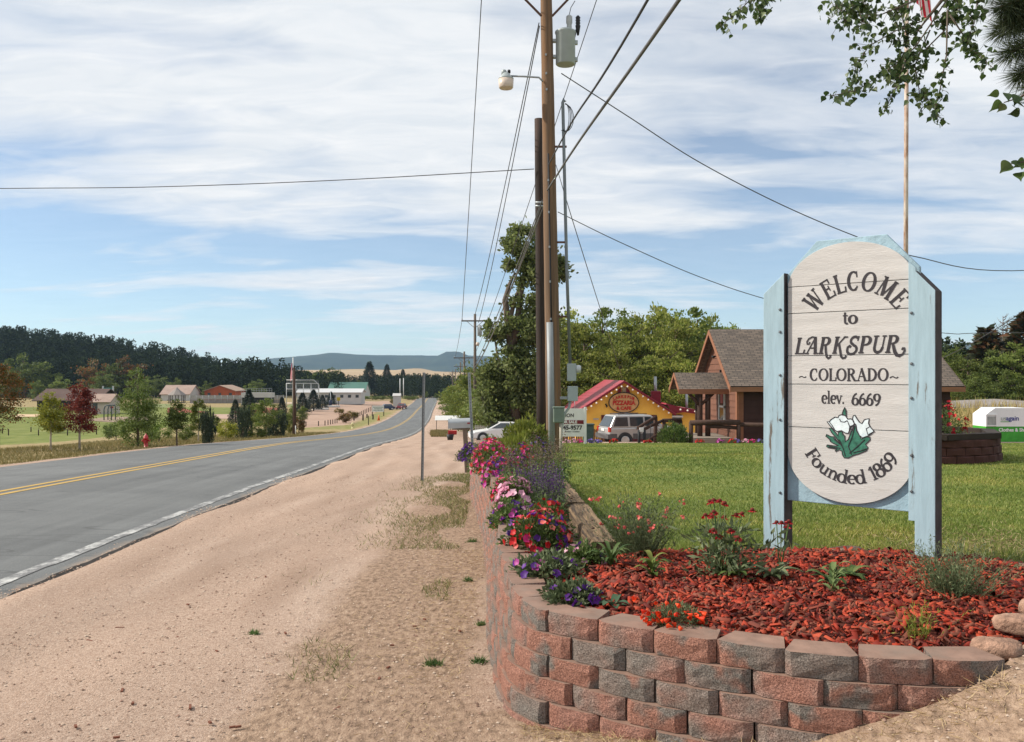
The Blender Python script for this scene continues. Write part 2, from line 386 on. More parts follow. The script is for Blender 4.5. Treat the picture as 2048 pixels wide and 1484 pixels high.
def road_material():
    m, nt, b = newmat('asphalt'); N = nt.nodes; L = nt.links
    base = ramp(nt, nz(nt, 130, 3, .7, 'World'), [(.07, .073, .074), (.13, .134, .135), (.215, .22, .22)], [.3, .5, .75])
    ac = attr(nt, 'across'); geo = N.new('ShaderNodeNewGeometry'); sp = N.new('ShaderNodeSeparateXYZ'); L.new(geo.outputs['Position'], sp.inputs[0])
    cb = N.new('ShaderNodeCombineXYZ'); L.new(ac, cb.inputs[0]); L.new(sp.outputs[1], cb.inputs[1])
    def n2(scale, st, det=7):
        mp = N.new('ShaderNodeMapping'); mp.inputs['Scale'].default_value = st; L.new(cb.outputs[0], mp.inputs[0])
        n = N.new('ShaderNodeTexNoise'); n.inputs['Scale'].default_value = scale; n.inputs['Detail'].default_value = det; n.inputs['Roughness'].default_value = .65
        L.new(mp.outputs[0], n.inputs['Vector']); return n.outputs['Fac']
    c = mixc(nt, 1, base, ramp(nt, n2(1.1, (1.6, .07, 1)), [(.78, .78, .78), (1.16, 1.16, 1.15)], [.33, .67]), 'MULTIPLY')
    c = mixc(nt, 1, c, ramp(nt, n2(.5, (.5, 1.2, 1)), [(.9, .9, .9), (1.08, 1.08, 1.07)], [.4, .6]), 'MULTIPLY')
    # sealed cracks across the lanes and rare pale scuffs
    cr = ramp(nt, n2(.35, (.25, 1.0, 1), 3), [(0, 0, 0), (1, 1, 1), (0, 0, 0)], [.497, .5, .503]); c = mixc(nt, mult(nt, cr, .55), c, (.05, .05, .05))
    sc = ramp(nt, n2(1.2, (.9, .45, 1), 6), [(0, 0, 0), (1, 1, 1)], [.735, .76]); c = mixc(nt, mult(nt, sc, .55), c, (.36, .35, .33))
    # sandy fringe where gravel strays onto the edge
    ed = N.new('ShaderNodeMath'); ed.operation = 'ADD'; L.new(mult(nt, ac, -2.2), ed.inputs[0]); L.new(n2(2.5, (1, .6, 1)), ed.inputs[1])
    c = mixc(nt, mult(nt, ramp(nt, ed.outputs[0], [(0, 0, 0), (1, 1, 1)], [.30, .62]), .6), c, (.34, .25, .18))
    L.new(c, b.inputs['Base Color']); b.inputs['Roughness'].default_value = .85; b.inputs['Specular IOR Level'].default_value = .25
    bumpn(nt, b, nz(nt, 140, 3, .7, 'World'), .5, .006); return m
def paint(name, col, lo, hi):
    m, nt, b = newmat(name)
    f = ramp(nt, nz(nt, 5.5, 9, .8, 'World', (1, .5, 1)), [(1, 1, 1), (0, 0, 0)], [lo, hi])
    sp = ramp(nt, nz(nt, 40, 4, .7, 'World'), [tuple(c * .8 for c in col), col], [.35, .6])
    nt.links.new(mixc(nt, f, sp, (.14, .14, .14)), b.inputs['Base Color']); b.inputs['Roughness'].default_value = .8; return m
road = tag(strip('road', -.0, RW, .004, road_material(), ragged=.022, nx=13), kind='structure')
# the broken edge of the mat: a low vertical lip of asphalt against the gravel
def road_lip():
    Y = ys_road(); co = np.empty(len(road.data.vertices) * 3, np.float32); road.data.vertices.foreach_get('co', co); co = co.reshape(-1, 13, 3)
    a = co[:, 0]; lo = a.copy(); lo[:, 2] -= .05; lo[:, 0] += .05; V = np.concatenate([a, lo]); n = len(a); i = np.arange(n - 1)
    link('road_edge', nmesh('road_edge', V, [np.stack([i, i + n, i + n + 1, i + 1], -1)], [mat('asphalt_edge', (.10, .09, .08), .9, bump=.6, bscale=40, coord='World')]), road)
road_lip()
yel = paint('yellow_paint', (.46, .29, .06), .3, .46); wht = paint('white_paint', (.50, .50, .48), .47, .60)
strip('centre_line', 3.58, 3.70, .009, yel, parent=road); strip('centre_line', 3.86, 3.98, .009, yel, parent=road)
strip('edge_line', .20, .33, .009, wht, ragged=.015, parent=road)

# ---------------------------------------------------------------- lawn terrace and mulch bed
def filled(poly, step_fn, zfun, inset=.02, nmax=60000):
    """triangulated sheet inside a polygon with interior points on a graded grid"""
    poly = np.asarray(poly, float); pts = []
    n = len(poly)
    for i in range(n):
        a = poly[i]; b = poly[(i + 1) % n]; L = np.hypot(*(b - a)); k = max(1, int(L / step_fn(*(.5 * (a + b)))))
        for j in range(k): pts.append(a + (b - a) * j / k)
    nb = len(pts); x0, y0 = poly.min(0); x1, y1 = poly.max(0); y = y0; inner = []
    while y < y1:
        s = step_fn(0, y); xs = np.arange(x0, x1, s); xs = xs + R.uniform(-.2, .2, len(xs)) * s; inner.append(np.stack([xs, np.full(len(xs), y) + R.uniform(-.2, .2, len(xs)) * s], -1)); y += s
    inner = np.concatenate(inner); k = inpoly(inner[:, 0], inner[:, 1], poly); inner = inner[k]
    d = pdist(inner[:, 0], inner[:, 1], poly); inner = inner[d > .4 * np.array([step_fn(0, q) for q in inner[:, 1]])]
    allp = np.concatenate([np.array(pts), inner])
    v, e, f, *_ = delaunay_2d_cdt([Vector(p) for p in allp], [], [list(range(nb))], 1, 1e-5)
    v = np.array([tuple(p) for p in v]); T = np.array([list(t) for t in f if len(t) == 3])
    Z = zfun(v[:, 0], v[:, 1]); return np.column_stack([v, Z]), T
def inset_path(path, d):
    path = np.asarray(path); t = np.gradient(path, axis=0); t /= np.linalg.norm(t, axis=1)[:, None]
    return path + np.stack([-t[:, 1], t[:, 0]], -1) * d
WIN = inset_path(WALL, .16)
LAWN = np.concatenate([inset_path(WALL, .14)[:8], [(.3, 5.2), (.62, 5.55), (.8, 5.8), (1.6, 5.95), (2.6, 5.75), (3.2, 5.25), (4.0, 5.0), (9, 5.2), (40, 6), (40, 36.4), (2.2, 36.2), (1.2, 30), (.3, 22), (-.3, 17.2)]])
def lawn_z(X, Y): return ZL(Y) - .03 + .012 * np.sin(X * 1.3) * np.sin(Y * 1.1 + 1)
def lawn_material():
    m, nt, b = newmat('lawn'); 
    c = ramp(nt, nz(nt, 1.1, 9, .75, 'World'), [(.07, .115, .02), (.15, .20, .04), (.25, .26, .07), (.38, .32, .13)], [.3, .45, .6, .78])
    c = mixc(nt, .55, c, ramp(nt, nz(nt, 55, 4, .8, 'World'), [(.06, .09, .02), (.17, .22, .05), (.30, .32, .11)], [.3, .5, .75]))
    nt.links.new(c, b.inputs['Base Color']); b.inputs['Roughness'].default_value = .9; b.inputs['Specular IOR Level'].default_value = .15
    bumpn(nt, b, nz(nt, 60, 4, .8, 'World'), .9, .03); return m
V, T = filled(LAWN, lambda x, y: max(.18, y * .035), lawn_z)
tag(link('lawn', nmesh('lawn', V, [T], [lawn_material()], smooth=True)), kind='structure')
BED = np.concatenate([WIN[6:], [(2.12, 3.82), (2.6, 4.3), (3.1, 4.75), (3.35, 5.2), (2.75, 5.9), (1.7, 6.08), (.85, 5.96), (.7, 5.8), (.5, 5.76), (.3, 5.72)]])
def bed_z(X, Y):
    d = pdist(X, Y, BED); return .385 + .05 * sstep(d / .35) + .012 * np.sin(X * 9 + Y * 4) * np.sin(Y * 8 - X * 3) - .02 * (Y > 5.6)
V, T = filled(BED, lambda x, y: .06, bed_z)
tag(link('mulch_bed', nmesh('mulch_bed', V, [T], [mat('mulch_soil', (.10, .022, .012), .9, .4, 30, .8, 60, .01)], smooth=True)), kind='structure')
# the soil strip between wall and timbers
SOIL = np.concatenate([inset_path(WALL, .13)[:8], [(.3, 5.75), (.5, 5.85), (.48, 8), (.42, 12), (.3, 15), (.1, 16.8)]])
V, T = filled(SOIL, lambda x, y: .15, lambda X, Y: ZL(Y) + .035 + 0 * X)
tag(link('flower_border_soil', nmesh('flower_border_soil', V, [T], [mat('soil', (.10, .06, .04), .95, .3, 20, .8, 50, .01)], smooth=True)), kind='structure')

# ---------------------------------------------------------------- far country
def ridge(name, pts_px, D, depth, base, m, noise_amp=0, seed=1, n=260, x0=None, x1=None):
    """hill mass whose crest follows photo points at distance D and whose front slope runs forward by depth"""
    rg = np.random.default_rng(seed); px = np.array([p[0] for p in pts_px], float); py = np.array([p[1] for p in pts_px], float)
    xs = np.linspace(px[0], px[-1], n); ys = np.interp(xs, px, py)
    if noise_amp: ys = ys + noise_amp * np.convolve(rg.normal(0, 1, n + 8), np.ones(9) / 3, 'valid')
    Xc = (xs - 1024) / F * D; Zc = CZ - (ys - HZ) / F * D; rows = []
    for k in range(13):
        u = k / 12; rows.append(np.stack([Xc * (1 + .0 * u), np.full(n, D - depth * (1 - u)), base + (Zc - base) * sstep(u)**.9], -1))
    for k in range(1, 5): u = k / 4; rows.append(np.stack([Xc * (1 + .3 * u), np.full(n, D + depth * u), Zc + (base - Zc) * sstep(u)], -1))
    V = np.concatenate(rows); i = np.arange(len(V)).reshape(len(rows), n)
    Q = np.stack([i[:-1, :-1], i[:-1, 1:], i[1:, 1:], i[1:, :-1]], -1).reshape(-1, 4)
    return tag(link(name, nmesh(name, V, [Q], [m], smooth=True)), kind='structure')
def hillmat(name, cols, s, st=(1, 1, 1)):
    m, nt, b = newmat(name); nt.links.new(ramp(nt, nz(nt, s, 9, .75, 'World', st), cols, [.32, .5, .68]), b.inputs['Base Color'])
    b.inputs['Roughness'].default_value = 1; b.inputs['Specular IOR Level'].default_value = 0; bumpn(nt, b, nz(nt, s * 2, 6, .8, 'World'), 1, 12); return m
mesa_m = hillmat('mesa', [(.018, .032, .022), (.035, .055, .035), (.06, .075, .045)], .006)
MESA = [(380, 752), (470, 733), (520, 721), (560, 716), (640, 710), (668, 706), (720, 709), (800, 711), (880, 712), (895, 704), (918, 703), (935, 711), (1100, 716), (1500, 720), (1850, 715), (1893, 690), (1990, 686), (2100, 670), (2500, 680)]
ridge('mesa', MESA, 5000, 1400, -20, mesa_m, .4, 3)
field_m = hillmat('tan_field', [(.34, .24, .14), (.42, .31, .19), (.36, .27, .15)], .004)
ridge('hill_field', [(300, 760), (520, 748), (600, 741), (720, 738), (800, 741), (840, 737), (870, 743), (1000, 748), (1500, 752), (2100, 750)], 2300, 1200, -14, field_m, .3, 5)
FH = interp([-60, 0, 120, 250, 350, 440, 520, 600, 680, 800], [706, 707, 718, 735, 752, 774, 789, 800, 806, 810])     # ground line of the wooded hill, photo rows
HD = 430.0
def forest_z(X, Y):
    """wooded hill on the left: rises away from the park"""
    px = 1024 + F * X / HD; top = CZ - (FH(px) - HZ) / F * HD
    return PARKZ + (top - PARKZ) * sstep((Y - 300) / 130.0)
def build_hill():
    X1 = np.linspace(-420, -104, 80); Y1 = np.linspace(295, 560, 50); X, Y = np.meshgrid(X1, Y1); Z = forest_z(X, np.minimum(Y, 431)) - sstep((Y - 445) / 110) * 14 - .05
    V = np.stack([X, Y, Z], -1).reshape(-1, 3); i = np.arange(len(V)).reshape(X.shape)
    Q = np.stack([i[:-1, :-1], i[:-1, 1:], i[1:, 1:], i[1:, :-1]], -1).reshape(-1, 4)
    tag(link('wooded_hill', nmesh('wooded_hill', V, [Q], [mat('forest_floor', (.03, .036, .018), .95, .4, .1, coord='World')], smooth=True)), kind='structure')
build_hill()
# ================================================================ retaining wall
BH = .102; BW = .286
def block_material():
    m, nt, b = newmat('split_block'); N = nt.nodes; L = nt.links
    oi = N.new('ShaderNodeObjectInfo'); ad = N.new('ShaderNodeMath'); ad.operation = 'ADD'
    n = nz(nt, 4.5, 3, .5, 'World'); L.new(mult(nt, oi.outputs['Random'], .62), ad.inputs[0]); L.new(n, ad.inputs[1])
    c = ramp(nt, ad.outputs[0], [(.47, .225, .165), (.42, .22, .17), (.31, .24, .205), (.24, .215, .19), (.42, .21, .155)], [.38, .58, .74, .92, 1.15])
    sp = ramp(nt, nz(nt, 150, 4, .8, 'World'), [(.35, .35, .35), (1, 1, 1), (1.75, 1.75, 1.75)], [.34, .5, .68]); c = mixc(nt, 1, c, sp, 'MULTIPLY')
    L.new(c, b.inputs['Base Color']); b.inputs['Roughness'].default_value = .92; b.inputs['Specular IOR Level'].default_value = .15
    a = N.new('ShaderNodeMath'); a.operation = 'ADD'; L.new(nz(nt, 45, 5, .75, 'World'), a.inputs[0]); L.new(mult(nt, nz(nt, 170, 3, .7, 'World'), .5), a.inputs[1])
    bumpn(nt, b, a.outputs[0], 1.0, .028); return m
blk_m = block_material(); cap_m = mat('block_top', (.225, .14, .105), .85, .25, 9, .35, 160, .003, coord='World', dirt=(.20, .15, .12), dscale=3)
def block_mesh(seed, cap):
    rg = np.random.default_rng(seed); w = BW / 2 - .003; h = BH - .003
    ch = rg.uniform(.02, .045, 2); cd = rg.uniform(.02, .034, 2)
    xs = [-w, -w + ch[0], -.045, .045, w - ch[1], w]; yy = [cd[0], .004, 0, 0, .004, cd[1]]
    rows = [0, .33 * h, .68 * h, h]; V = []
    for j, z in enumerate(rows):
        for i, x in enumerate(xs):
            edge = j in (0, 3)
            d = rg.uniform(-.0045, .0045) + (.001 if edge else -.002)
            V.append((x + (rg.uniform(-.005, .005) if 0 < i < 5 else 0), yy[i] + (d if 0 < i < 5 else max(d, 0)), z + (rg.uniform(-.003, .003) if not edge else 0)))
    fs = [(j * 6 + i, j * 6 + i + 1, (j + 1) * 6 + i + 1, (j + 1) * 6 + i) for j in range(3) for i in range(5)]; mi = [0] * 15
    b = len(V); t = .105; V += [(-t, .19, 0), (t, .19, 0), (t, .19, h), (-t, .19, h)]
    top = [18 + i for i in range(6)] + [b + 2, b + 3]; fs.append(tuple(top)); mi.append(1)
    fs += [(5, b + 1, b + 2, 11 + 12), (b, 0, 18, b + 3), (b + 1, b, b + 3, b + 2)]; mi += [0, 0, 0]
    me = bpy.data.meshes.new('block'); me.from_pydata(V, [], fs); me.materials.append(blk_m); me.materials.append(cap_m)
    me.polygons.foreach_set('material_index', mi); me.update(); return me
def arclen(p):
    d = np.hypot(*np.diff(p, axis=0).T); return np.concatenate([[0], np.cumsum(d)])
def build_wall():
    root = empty('retaining_wall', (0, 4.4, -.14), 'curved retaining wall of split red and grey concrete blocks around the flower bed', 'wall')
    BL = [block_mesh(100 + i, 0) for i in range(14)]
    for k in range(9):
        path = inset_path(WALL, -.017 * k); s = arclen(path); L = s[-1]; ztop = .43 - k * BH
        pos = (L - BW * .5 if k % 2 == 0 else L - .0) + (0 if k == 0 else R.uniform(-.03, .03))
        pos = L - BW * (.5 if k % 2 == 0 else 0.0) + .02
        while pos > 0:
            def at(q): return np.array([np.interp(q, s, path[:, 0]), np.interp(q, s, path[:, 1])])
            c = at(pos); d = at(min(pos + .12, L)) - at(max(pos - .12, 0)); d /= max(np.hypot(*d), 1e-6)
            zt = ztop + min(0.0, float(ZL(c[1])) - .27) * (c[1] > 8.0) * .55      # far courses step down with the slope
            g = float(gz(c[0] + d[1] * .06, c[1] - d[0] * .06))
            if zt > g - .035 and pos < L + .05:
                o = link('block', BL[R.integers(len(BL))], root, Vector((c[0], c[1], zt - BH)) - root.location, math.atan2(d[1], d[0]) + R.normal(0, .018))
                if k == 0: o.scale.x = 1.0
            pos -= BW
    return root
build_wall()

# ================================================================ boulders at the end of the wall, flat stones
rock_m = mat('pink_granite', (.36, .215, .15), .9, .45, 14, 1.0, 40, .03, dirt=(.33, .29, .25), dscale=5)
def rock(c, s, seed, label):
    rg = np.random.default_rng(seed); bm = bmesh.new(); bmesh.ops.create_icosphere(bm, subdivisions=3, radius=1)
    ph = rg.uniform(0, 6, (6, 3)); fr = rg.uniform(1.2, 3.4, (6, 3))
    for v in bm.verts:
        p = np.array(v.co); n = sum(math.sin(f @ p + q[0]) for f, q in zip(fr, ph)) * .10 + .05 * math.sin(9 * p[0] + seed) * math.sin(8 * p[1] + 2) + rg.normal(0, .02); q = p * (1 + n); q = np.sign(q) * np.abs(q)**.72
        v.co = Vector(q * np.array(s))
    me = bpy.data.meshes.new('boulder'); bm.to_mesh(me); bm.free(); me.materials.append(rock_m)
    for p in me.polygons: p.use_smooth = rg.random() < .8
    o = link('boulder', me, None, c, rg.uniform(0, 3)); tag(o, label, 'rock', 'granite rocks edging the mulch bed'); return o
rock((2.0, 3.72, .42), (.095, .06, .045), 1, 'blocky pink granite rock at the end of the block wall')
rock((2.22, 3.94, .46), (.10, .06, .04), 2, 'lumpy tan rock just beyond the one at the end of the block wall')
rock((2.45, 4.15, .47), (.1, .09, .05), 3, 'low tan rock edging the mulch, farthest from the block wall')
rock((3.0, 5.35, .40), (.14, .1, .03), 4, 'flat pinkish stone at the back of the mulch bed beside the sign post')
rock((3.22, 5.2, .40), (.12, .08, .028), 5, 'small flat stone at the back corner of the mulch bed')
rock((2.2, 6.02, .375), (.17, .05, .025), 6, 'thin buried stone at the lawn edge behind the sign')

# ================================================================ landscape timbers
tim_m = mat('weathered_timber', (.20, .135, .078), .9, .6, 3, 1.0, 14, .02, stretch=(14, .5, 14), dirt=(.055, .04, .03), dscale=2.2, dpos=(.50, .62))
def timber(a, b, w, h, label, seed):
    rg = np.random.default_rng(seed); a = Vector(a); b = Vector(b); L = (b - a).length; n = max(8, int(L / .09)); mb = MB(); V = []
    sec = [(-.5, 0), (-.5, .8), (-.38, 1), (-.1, 1.0), (.15, .985), (.4, 1), (.5, .82), (.5, 0)]; k = len(sec)
    for i in range(n + 1):
        y = L * i / n + (rg.uniform(0, .012) if i in (0, n) else 0)
        for j, (x, z) in enumerate(sec):
            e = rg.normal(0, .004); crack = -.022 if (j == 3 and .1 < i / n < .75) else 0
            V.append((x * w + e, y + (rg.uniform(-.012, .012) if i in (0, n) else 0), z * h + rg.normal(0, .003) + crack))
    fs = [(i * k + j, i * k + (j + 1) % k, (i + 1) * k + (j + 1) % k, (i + 1) * k + j) for i in range(n) for j in range(k)] + [tuple(range(k))[::-1], tuple(n * k + j for j in range(k))]
    mb.add(V, fs); d = b - a
    o = mb.build('landscape_timber', tim_m, None, a); o.rotation_euler = (math.atan2(d.z, math.hypot(d.x, d.y)), 0, math.atan2(d.y, d.x) - math.pi / 2)
    tag(o, label, 'timber', 'timbers between flower border and lawn')
    for t in (.12, .3, .5): MB().lathe([(.012, -.004), (.012, .004)], (rg.uniform(-.02, .03), L * t, h * 1.0), 8).build('nail_head', mat('rust', (.06, .03, .02), .9), o)
    return o
timber((.60, 5.80, .325), (.565, 7.62, .31), .185, .150, 'cracked grey-tan timber ending at the mulch bed', 1)
timber((.545, 7.66, .315), (.50, 9.95, .26), .18, .155, 'weathered timber just behind the one that ends at the mulch bed', 2)
timber((.485, 10.0, .262), (.42, 12.4, .20), .18, .15, 'weathered timber farthest from the mulch bed, half hidden by salvia', 3)

# ================================================================ lettering made of strokes, with serifs
TK, TN, SF = .20, .085, .075
def arc(cx, cy, rx, ry, a0, a1, n=14): return [(cx + rx * math.cos(math.radians(a0 + (a1 - a0) * i / n)), cy + ry * math.sin(math.radians(a0 + (a1 - a0) * i / n))) for i in range(n + 1)]
def ser(x, y, w=.30): return ([(x - w / 2, y), (x + w / 2, y)], SF)
def ring(cx, cy, rx, ry): return ([(p, None) for p in arc(cx, cy, rx, ry, 0, 360, 26)], 'ring')
S1 = .04
GL = {
 'L': (.72, [([(.2, 0), (.2, 1)], TK), ser(.2, 1 - S1), ([(.06, S1), (.66, S1)], SF), ([(.66, 0), (.7, .28)], .09)]),
 'E': (.78, [([(.2, 0), (.2, 1)], TK), ([(.06, 1 - S1), (.68, 1 - S1)], SF), ([(.06, S1), (.70, S1)], SF), ([(.2, .52), (.52, .52)], SF), ([(.52, .38), (.52, .66)], .07), ([(.67, 1), (.67, .74)], .085), ([(.69, 0), (.73, .28)], .085)]),
 'F': (.72, [([(.2, 0), (.2, 1)], TK), ([(.06, 1 - S1), (.68, 1 - S1)], SF), ser(.2, S1, .34), ([(.2, .52), (.52, .52)], SF), ([(.52, .38), (.52, .66)], .07), ([(.67, 1), (.67, .72)], .085)]),
 'W': (1.22, [([(.13, 1), (.38, .02)], TK), ([(.38, .02), (.60, 1)], TN), ([(.58, 1), (.84, .02)], TK), ([(.84, .02), (1.08, 1)], TN), ser(.13, 1 - S1, .32), ser(.59, 1 - S1, .28), ser(1.08, 1 - S1, .26)]),
 'M': (1.12, [([(.16, 0), (.2, 1)], TN), ([(.2, 1), (.55, .08)], TK), ([(.55, .08), (.9, 1)], TN), ([(.92, 0), (.9, 1)], TK), ser(.16, S1, .28), ser(.93, S1, .32), ser(.14, 1 - S1, .2), ser(.96, 1 - S1, .2)]),
 'C': (.86, [(arc(.46, .5, .34, .46, 60, 300, 22), 'mod'), ([(.66, .98), (.70, .68)], .085), ([(.62, .10), (.72, .24)], .085)]),
 'O': (.96, [('ring', .48, .5, .38, .46)]),
 'D': (.94, [([(.2, 0), (.2, 1)], TK), (arc(.32, .5, .46, .46, 90, -90, 18), 'mod'), ([(.06, 1 - S1), (.36, 1 - S1)], SF), ([(.06, S1), (.36, S1)], SF)]),
 'A': (.92, [([(.12, 0), (.45, 1)], TN), ([(.42, 1), (.78, 0)], TK), ([(.24, .36), (.62, .36)], SF), ser(.12, S1, .28), ser(.79, S1, .32)]),
 'R': (.92, [([(.2, 0), (.2, 1)], TK), (arc(.38, .745, .26, .215, 90, -90, 14), 'mod'), ([(.06, 1 - S1), (.42, 1 - S1)], SF), ([(.2, .53), (.42, .53)], SF), ([(.42, .52), (.74, .03)], TK * .9), ser(.2, S1, .32), ser(.79, S1, .2)]),
 'K': (.92, [([(.2, 0), (.2, 1)], TK), ([(.74, 1), (.26, .45)], TN), ([(.38, .58), (.78, 0)], TK), ser(.2, 1 - S1), ser(.2, S1), ser(.76, 1 - S1, .26)]),
 'S': (.74, [(arc(.38, .745, .24, .215, 35, 250, 14) + arc(.36, .265, .27, .225, 75, -150, 14), .15), ([(.60, .98), (.60, .72)], .075), ([(.12, .02), (.10, .28)], .075)]),
 'P': (.82, [([(.2, 0), (.2, 1)], TK), (arc(.36, .72, .30, .24, 90, -90, 14), 'mod'), ([(.06, 1 - S1), (.40, 1 - S1)], SF), ([(.2, .48), (.4, .48)], SF), ser(.2, S1, .34)]),
 'U': (.92, [([(.2, 1), (.2, .34)] + arc(.46, .34, .26, .30, 180, 360, 12), .16), ([(.72, .34), (.72, 1)], TN), ser(.2, 1 - S1, .32), ser(.72, 1 - S1, .26)]),
 't': (.46, [([(.22, .9), (.22, .2)] + arc(.36, .18, .14, .15, 180, 300, 8), .15), ([(.06, .65), (.42, .65)], SF)]),
 'o': (.70, [('ring', .35, .34, .27, .31)]),
 'e': (.64, [(arc(.34, .34, .25, .31, 5, 310, 20), 'mod'), ([(.1, .36), (.58, .36)], SF)]),
 'l': (.36, [([(.18, 0), (.18, 1.02)], .16), ser(.18, S1, .3), ([(.04, .99), (.18, .99)], SF)]),
 'v': (.66, [([(.1, .66), (.34, .02)], .16), ([(.34, .02), (.56, .66)], TN), ser(.1, .63, .26), ser(.56, .63, .22)]),
 '.': (.28, [('dot', .12, .08, .09)]),
 'u': (.76, [([(.2, .66), (.2, .24)] + arc(.37, .22, .17, .18, 180, 330, 8), .15), ([(.58, .66), (.58, 0)], .15), ([(.06, .63), (.2, .63)], SF), ([(.46, .63), (.58, .63)], SF), ([(.58, S1), (.72, S1)], SF)]),
 'n': (.78, [([(.2, 0), (.2, .66)], .15), ([(.2, .42)] + arc(.4, .42, .19, .22, 150, 0, 8) + [(.59, 0)], .15), ser(.2, S1, .28), ser(.6, S1, .28), ([(.06, .63), (.2, .63)], SF)]),
 'd': (.74, [('ring', .31, .33, .25, .31), ([(.57, 0), (.57, 1.02)], .15), ([(.44, .99), (.57, .99)], SF), ([(.57, S1), (.71, S1)], SF)]),
 '6': (.64, [('ring', .32, .30, .24, .28), (arc(.52, .34, .43, .62, 180, 98, 12), .13)]),
 '9': (.64, [('ring', .32, .66, .24, .28), (arc(.12, .62, .43, .60, 0, -82, 12), .13)]),
 '8': (.64, [('ring', .32, .74, .20, .22), ('ring', .32, .27, .25, .27)]),
 '1': (.44, [([(.24, 0), (.24, 1)], .17), ser(.24, S1, .34), ([(.06, .80), (.24, .97)], .08)]),
 '~': (.62, [([(.05, .40), (.14, .50), (.24, .52), (.36, .44), (.46, .40), (.56, .50)], .09)]),
 ' ': (.4, []),
}
GL['Rs'] = (1.25, [s for s in GL['R'][1][:4]] + [([(.40, .54), (.52, .30), (.64, .06), (.80, -.12), (1.0, -.18), (1.18, -.08), (1.25, .12), (1.20, .26), (1.10, .26), (1.07, .16)], [.12, .17, .19, .19, .16, .13, .11, .10, .11, .12]), ser(.2, S1, .32)])
GL['Ks'] = (.98, [([(.2, 0), (.2, 1)], TK), ([(.74, 1), (.26, .45)], TN), ([(.38, .58), (.56, .18), (.70, -.16), (.84, -.27), (1.0, -.24), (1.04, -.12)], .14), ser(.2, 1 - S1), ser(.2, S1), ser(.76, 1 - S1, .26)])
GL['Rk'] = (.95, [s for s in GL['R'][1][:4]] + [([(.42, .52), (.54, .12), (.66, -.16), (.80, -.27), (.93, -.2), (.9, -.1)], .13), ser(.2, S1, .32)])
GL['As'] = (.98, [([(.18, 0), (.60, 1)], TN), ([(.58, 1), (.80, 0)], TK), ([(.30, .36), (.7, .36)], SF), ser(.18, S1, .28), ser(.82, S1, .3), ([(.62, .98), (.36, 1.02), (.14, .92), (.04, .74), (.10, .60), (.22, .60), (.26, .72)], .085)])
GL['Ss'] = (.80, [(arc(.42, .745, .24, .215, 35, 250, 14) + arc(.36, .215, .31, .255, 75, -180, 16) + [(.05, .36), (.16, .44), (.26, .36)], .15), ([(.66, 1.0), (.64, .72)], .08)])
def ribbon(mb, pts, w, place, th, ring=False):
    p = np.array(pts, float); n = len(p); t = np.gradient(p, axis=0)
    if ring: t = np.roll(p, -1, 0) - np.roll(p, 1, 0)
    t /= np.linalg.norm(t, axis=1)[:, None] + 1e-9; nn = np.stack([-t[:, 1], t[:, 0]], -1)
    ww = (np.full(n, w) if isinstance(w, (int, float)) else np.asarray(w))[:, None] / 2
    a = p + nn * ww; b = p - nn * ww
    ins_a = p + nn * ww * .62; ins_b = p - nn * ww * .62
    V = [place(*q, 0) for q in a] + [place(*q, 0) for q in b] + [place(*q, th) for q in a] + [place(*q, th) for q in b]
    m = n if ring else n - 1; fs = []; 
    for i in range(m):
        j = (i + 1) % n
        fs += [(2 * n + i, 2 * n + j, 3 * n + j, 3 * n + i), (i, j, 2 * n + j, 2 * n + i), (n + i, 3 * n + i, 3 * n + j, n + j)]
    if not ring: fs += [(0, 2 * n, 3 * n, n), (n - 1, 2 * n - 1, 4 * n - 1, 3 * n - 1)]
    mb.add(V, fs, 0)
def glyph(mb, key, place, th=.004, bold=1.0):
    for k, st in enumerate(GL[key][1]):
        t = th + k * .0003
        if st[0] == 'ring':
            p = arc(st[1], st[2], st[3], st[4], 0, 360, 24)[:-1]; w = [(.085 + .125 * abs(math.cos(2 * math.pi * i / 24))**1.3) * bold for i in range(24)]; ribbon(mb, p, w, place, t, True)
        elif st[0] == 'dot':
            ribbon(mb, arc(st[1], st[2], st[3] / 2, st[3] / 2, 0, 360, 8)[:-1], st[3], place, t, True)
        else:
            p, w = st
            if w == 'mod':
                q = np.array(p); d = np.gradient(q, axis=0); d /= np.linalg.norm(d, axis=1)[:, None]; w = list((.085 + .125 * np.abs(d[:, 1])**1.3) * bold)
            else: w = [q * bold for q in w] if isinstance(w, list) else w * bold
            ribbon(mb, p, w, place, t)
def text_line(keys, A, U, Wv, Nv, h, s0, s1, z, slant=0, arcp=None, bold=1.0, th=.0012):
    """set letters between s0 and s1 on the board plane; arcp=(centre s, centre z, radius, sign)"""
    mb = MB(); A = Vector(A); U = Vector(U); Wv = Vector(Wv); Nv = Vector(Nv)
    wid = [GL[k][0] for k in keys]; tot = sum(wid) * h; sx = (s1 - s0) / tot; x = 0
    for k, w in zip(keys, wid):
        ww = w * h * sx
        if arcp is None:
            def place(a, b, n, x=x): return A + U * (s0 + x + a * h * sx + slant * b * h) + Wv * (z + b * h) + Nv * n
        else:
            cs, czz, rad, sg = arcp; mid = s0 + x + ww / 2; ang = (mid - (s0 + s1) / 2) / rad
            ca, sa = math.cos(ang), math.sin(ang)
            def place(a, b, n, ca=ca, sa=sa, ww=ww, ang=ang):
                lx = a * h * sx - ww / 2; ly = b * h
                if sg > 0:  # letters stand outward on the top of a circle
                    return A + U * (cs + sa * (rad + ly) + ca * lx) + Wv * (czz + ca * (rad + ly) - sa * lx) + Nv * n
                return A + U * (cs + sa * (rad - ly) + ca * lx) + Wv * (czz - ca * (rad - ly) + sa * lx) + Nv * n
        glyph(mb, k, place, th, bold); x += ww
    return mb

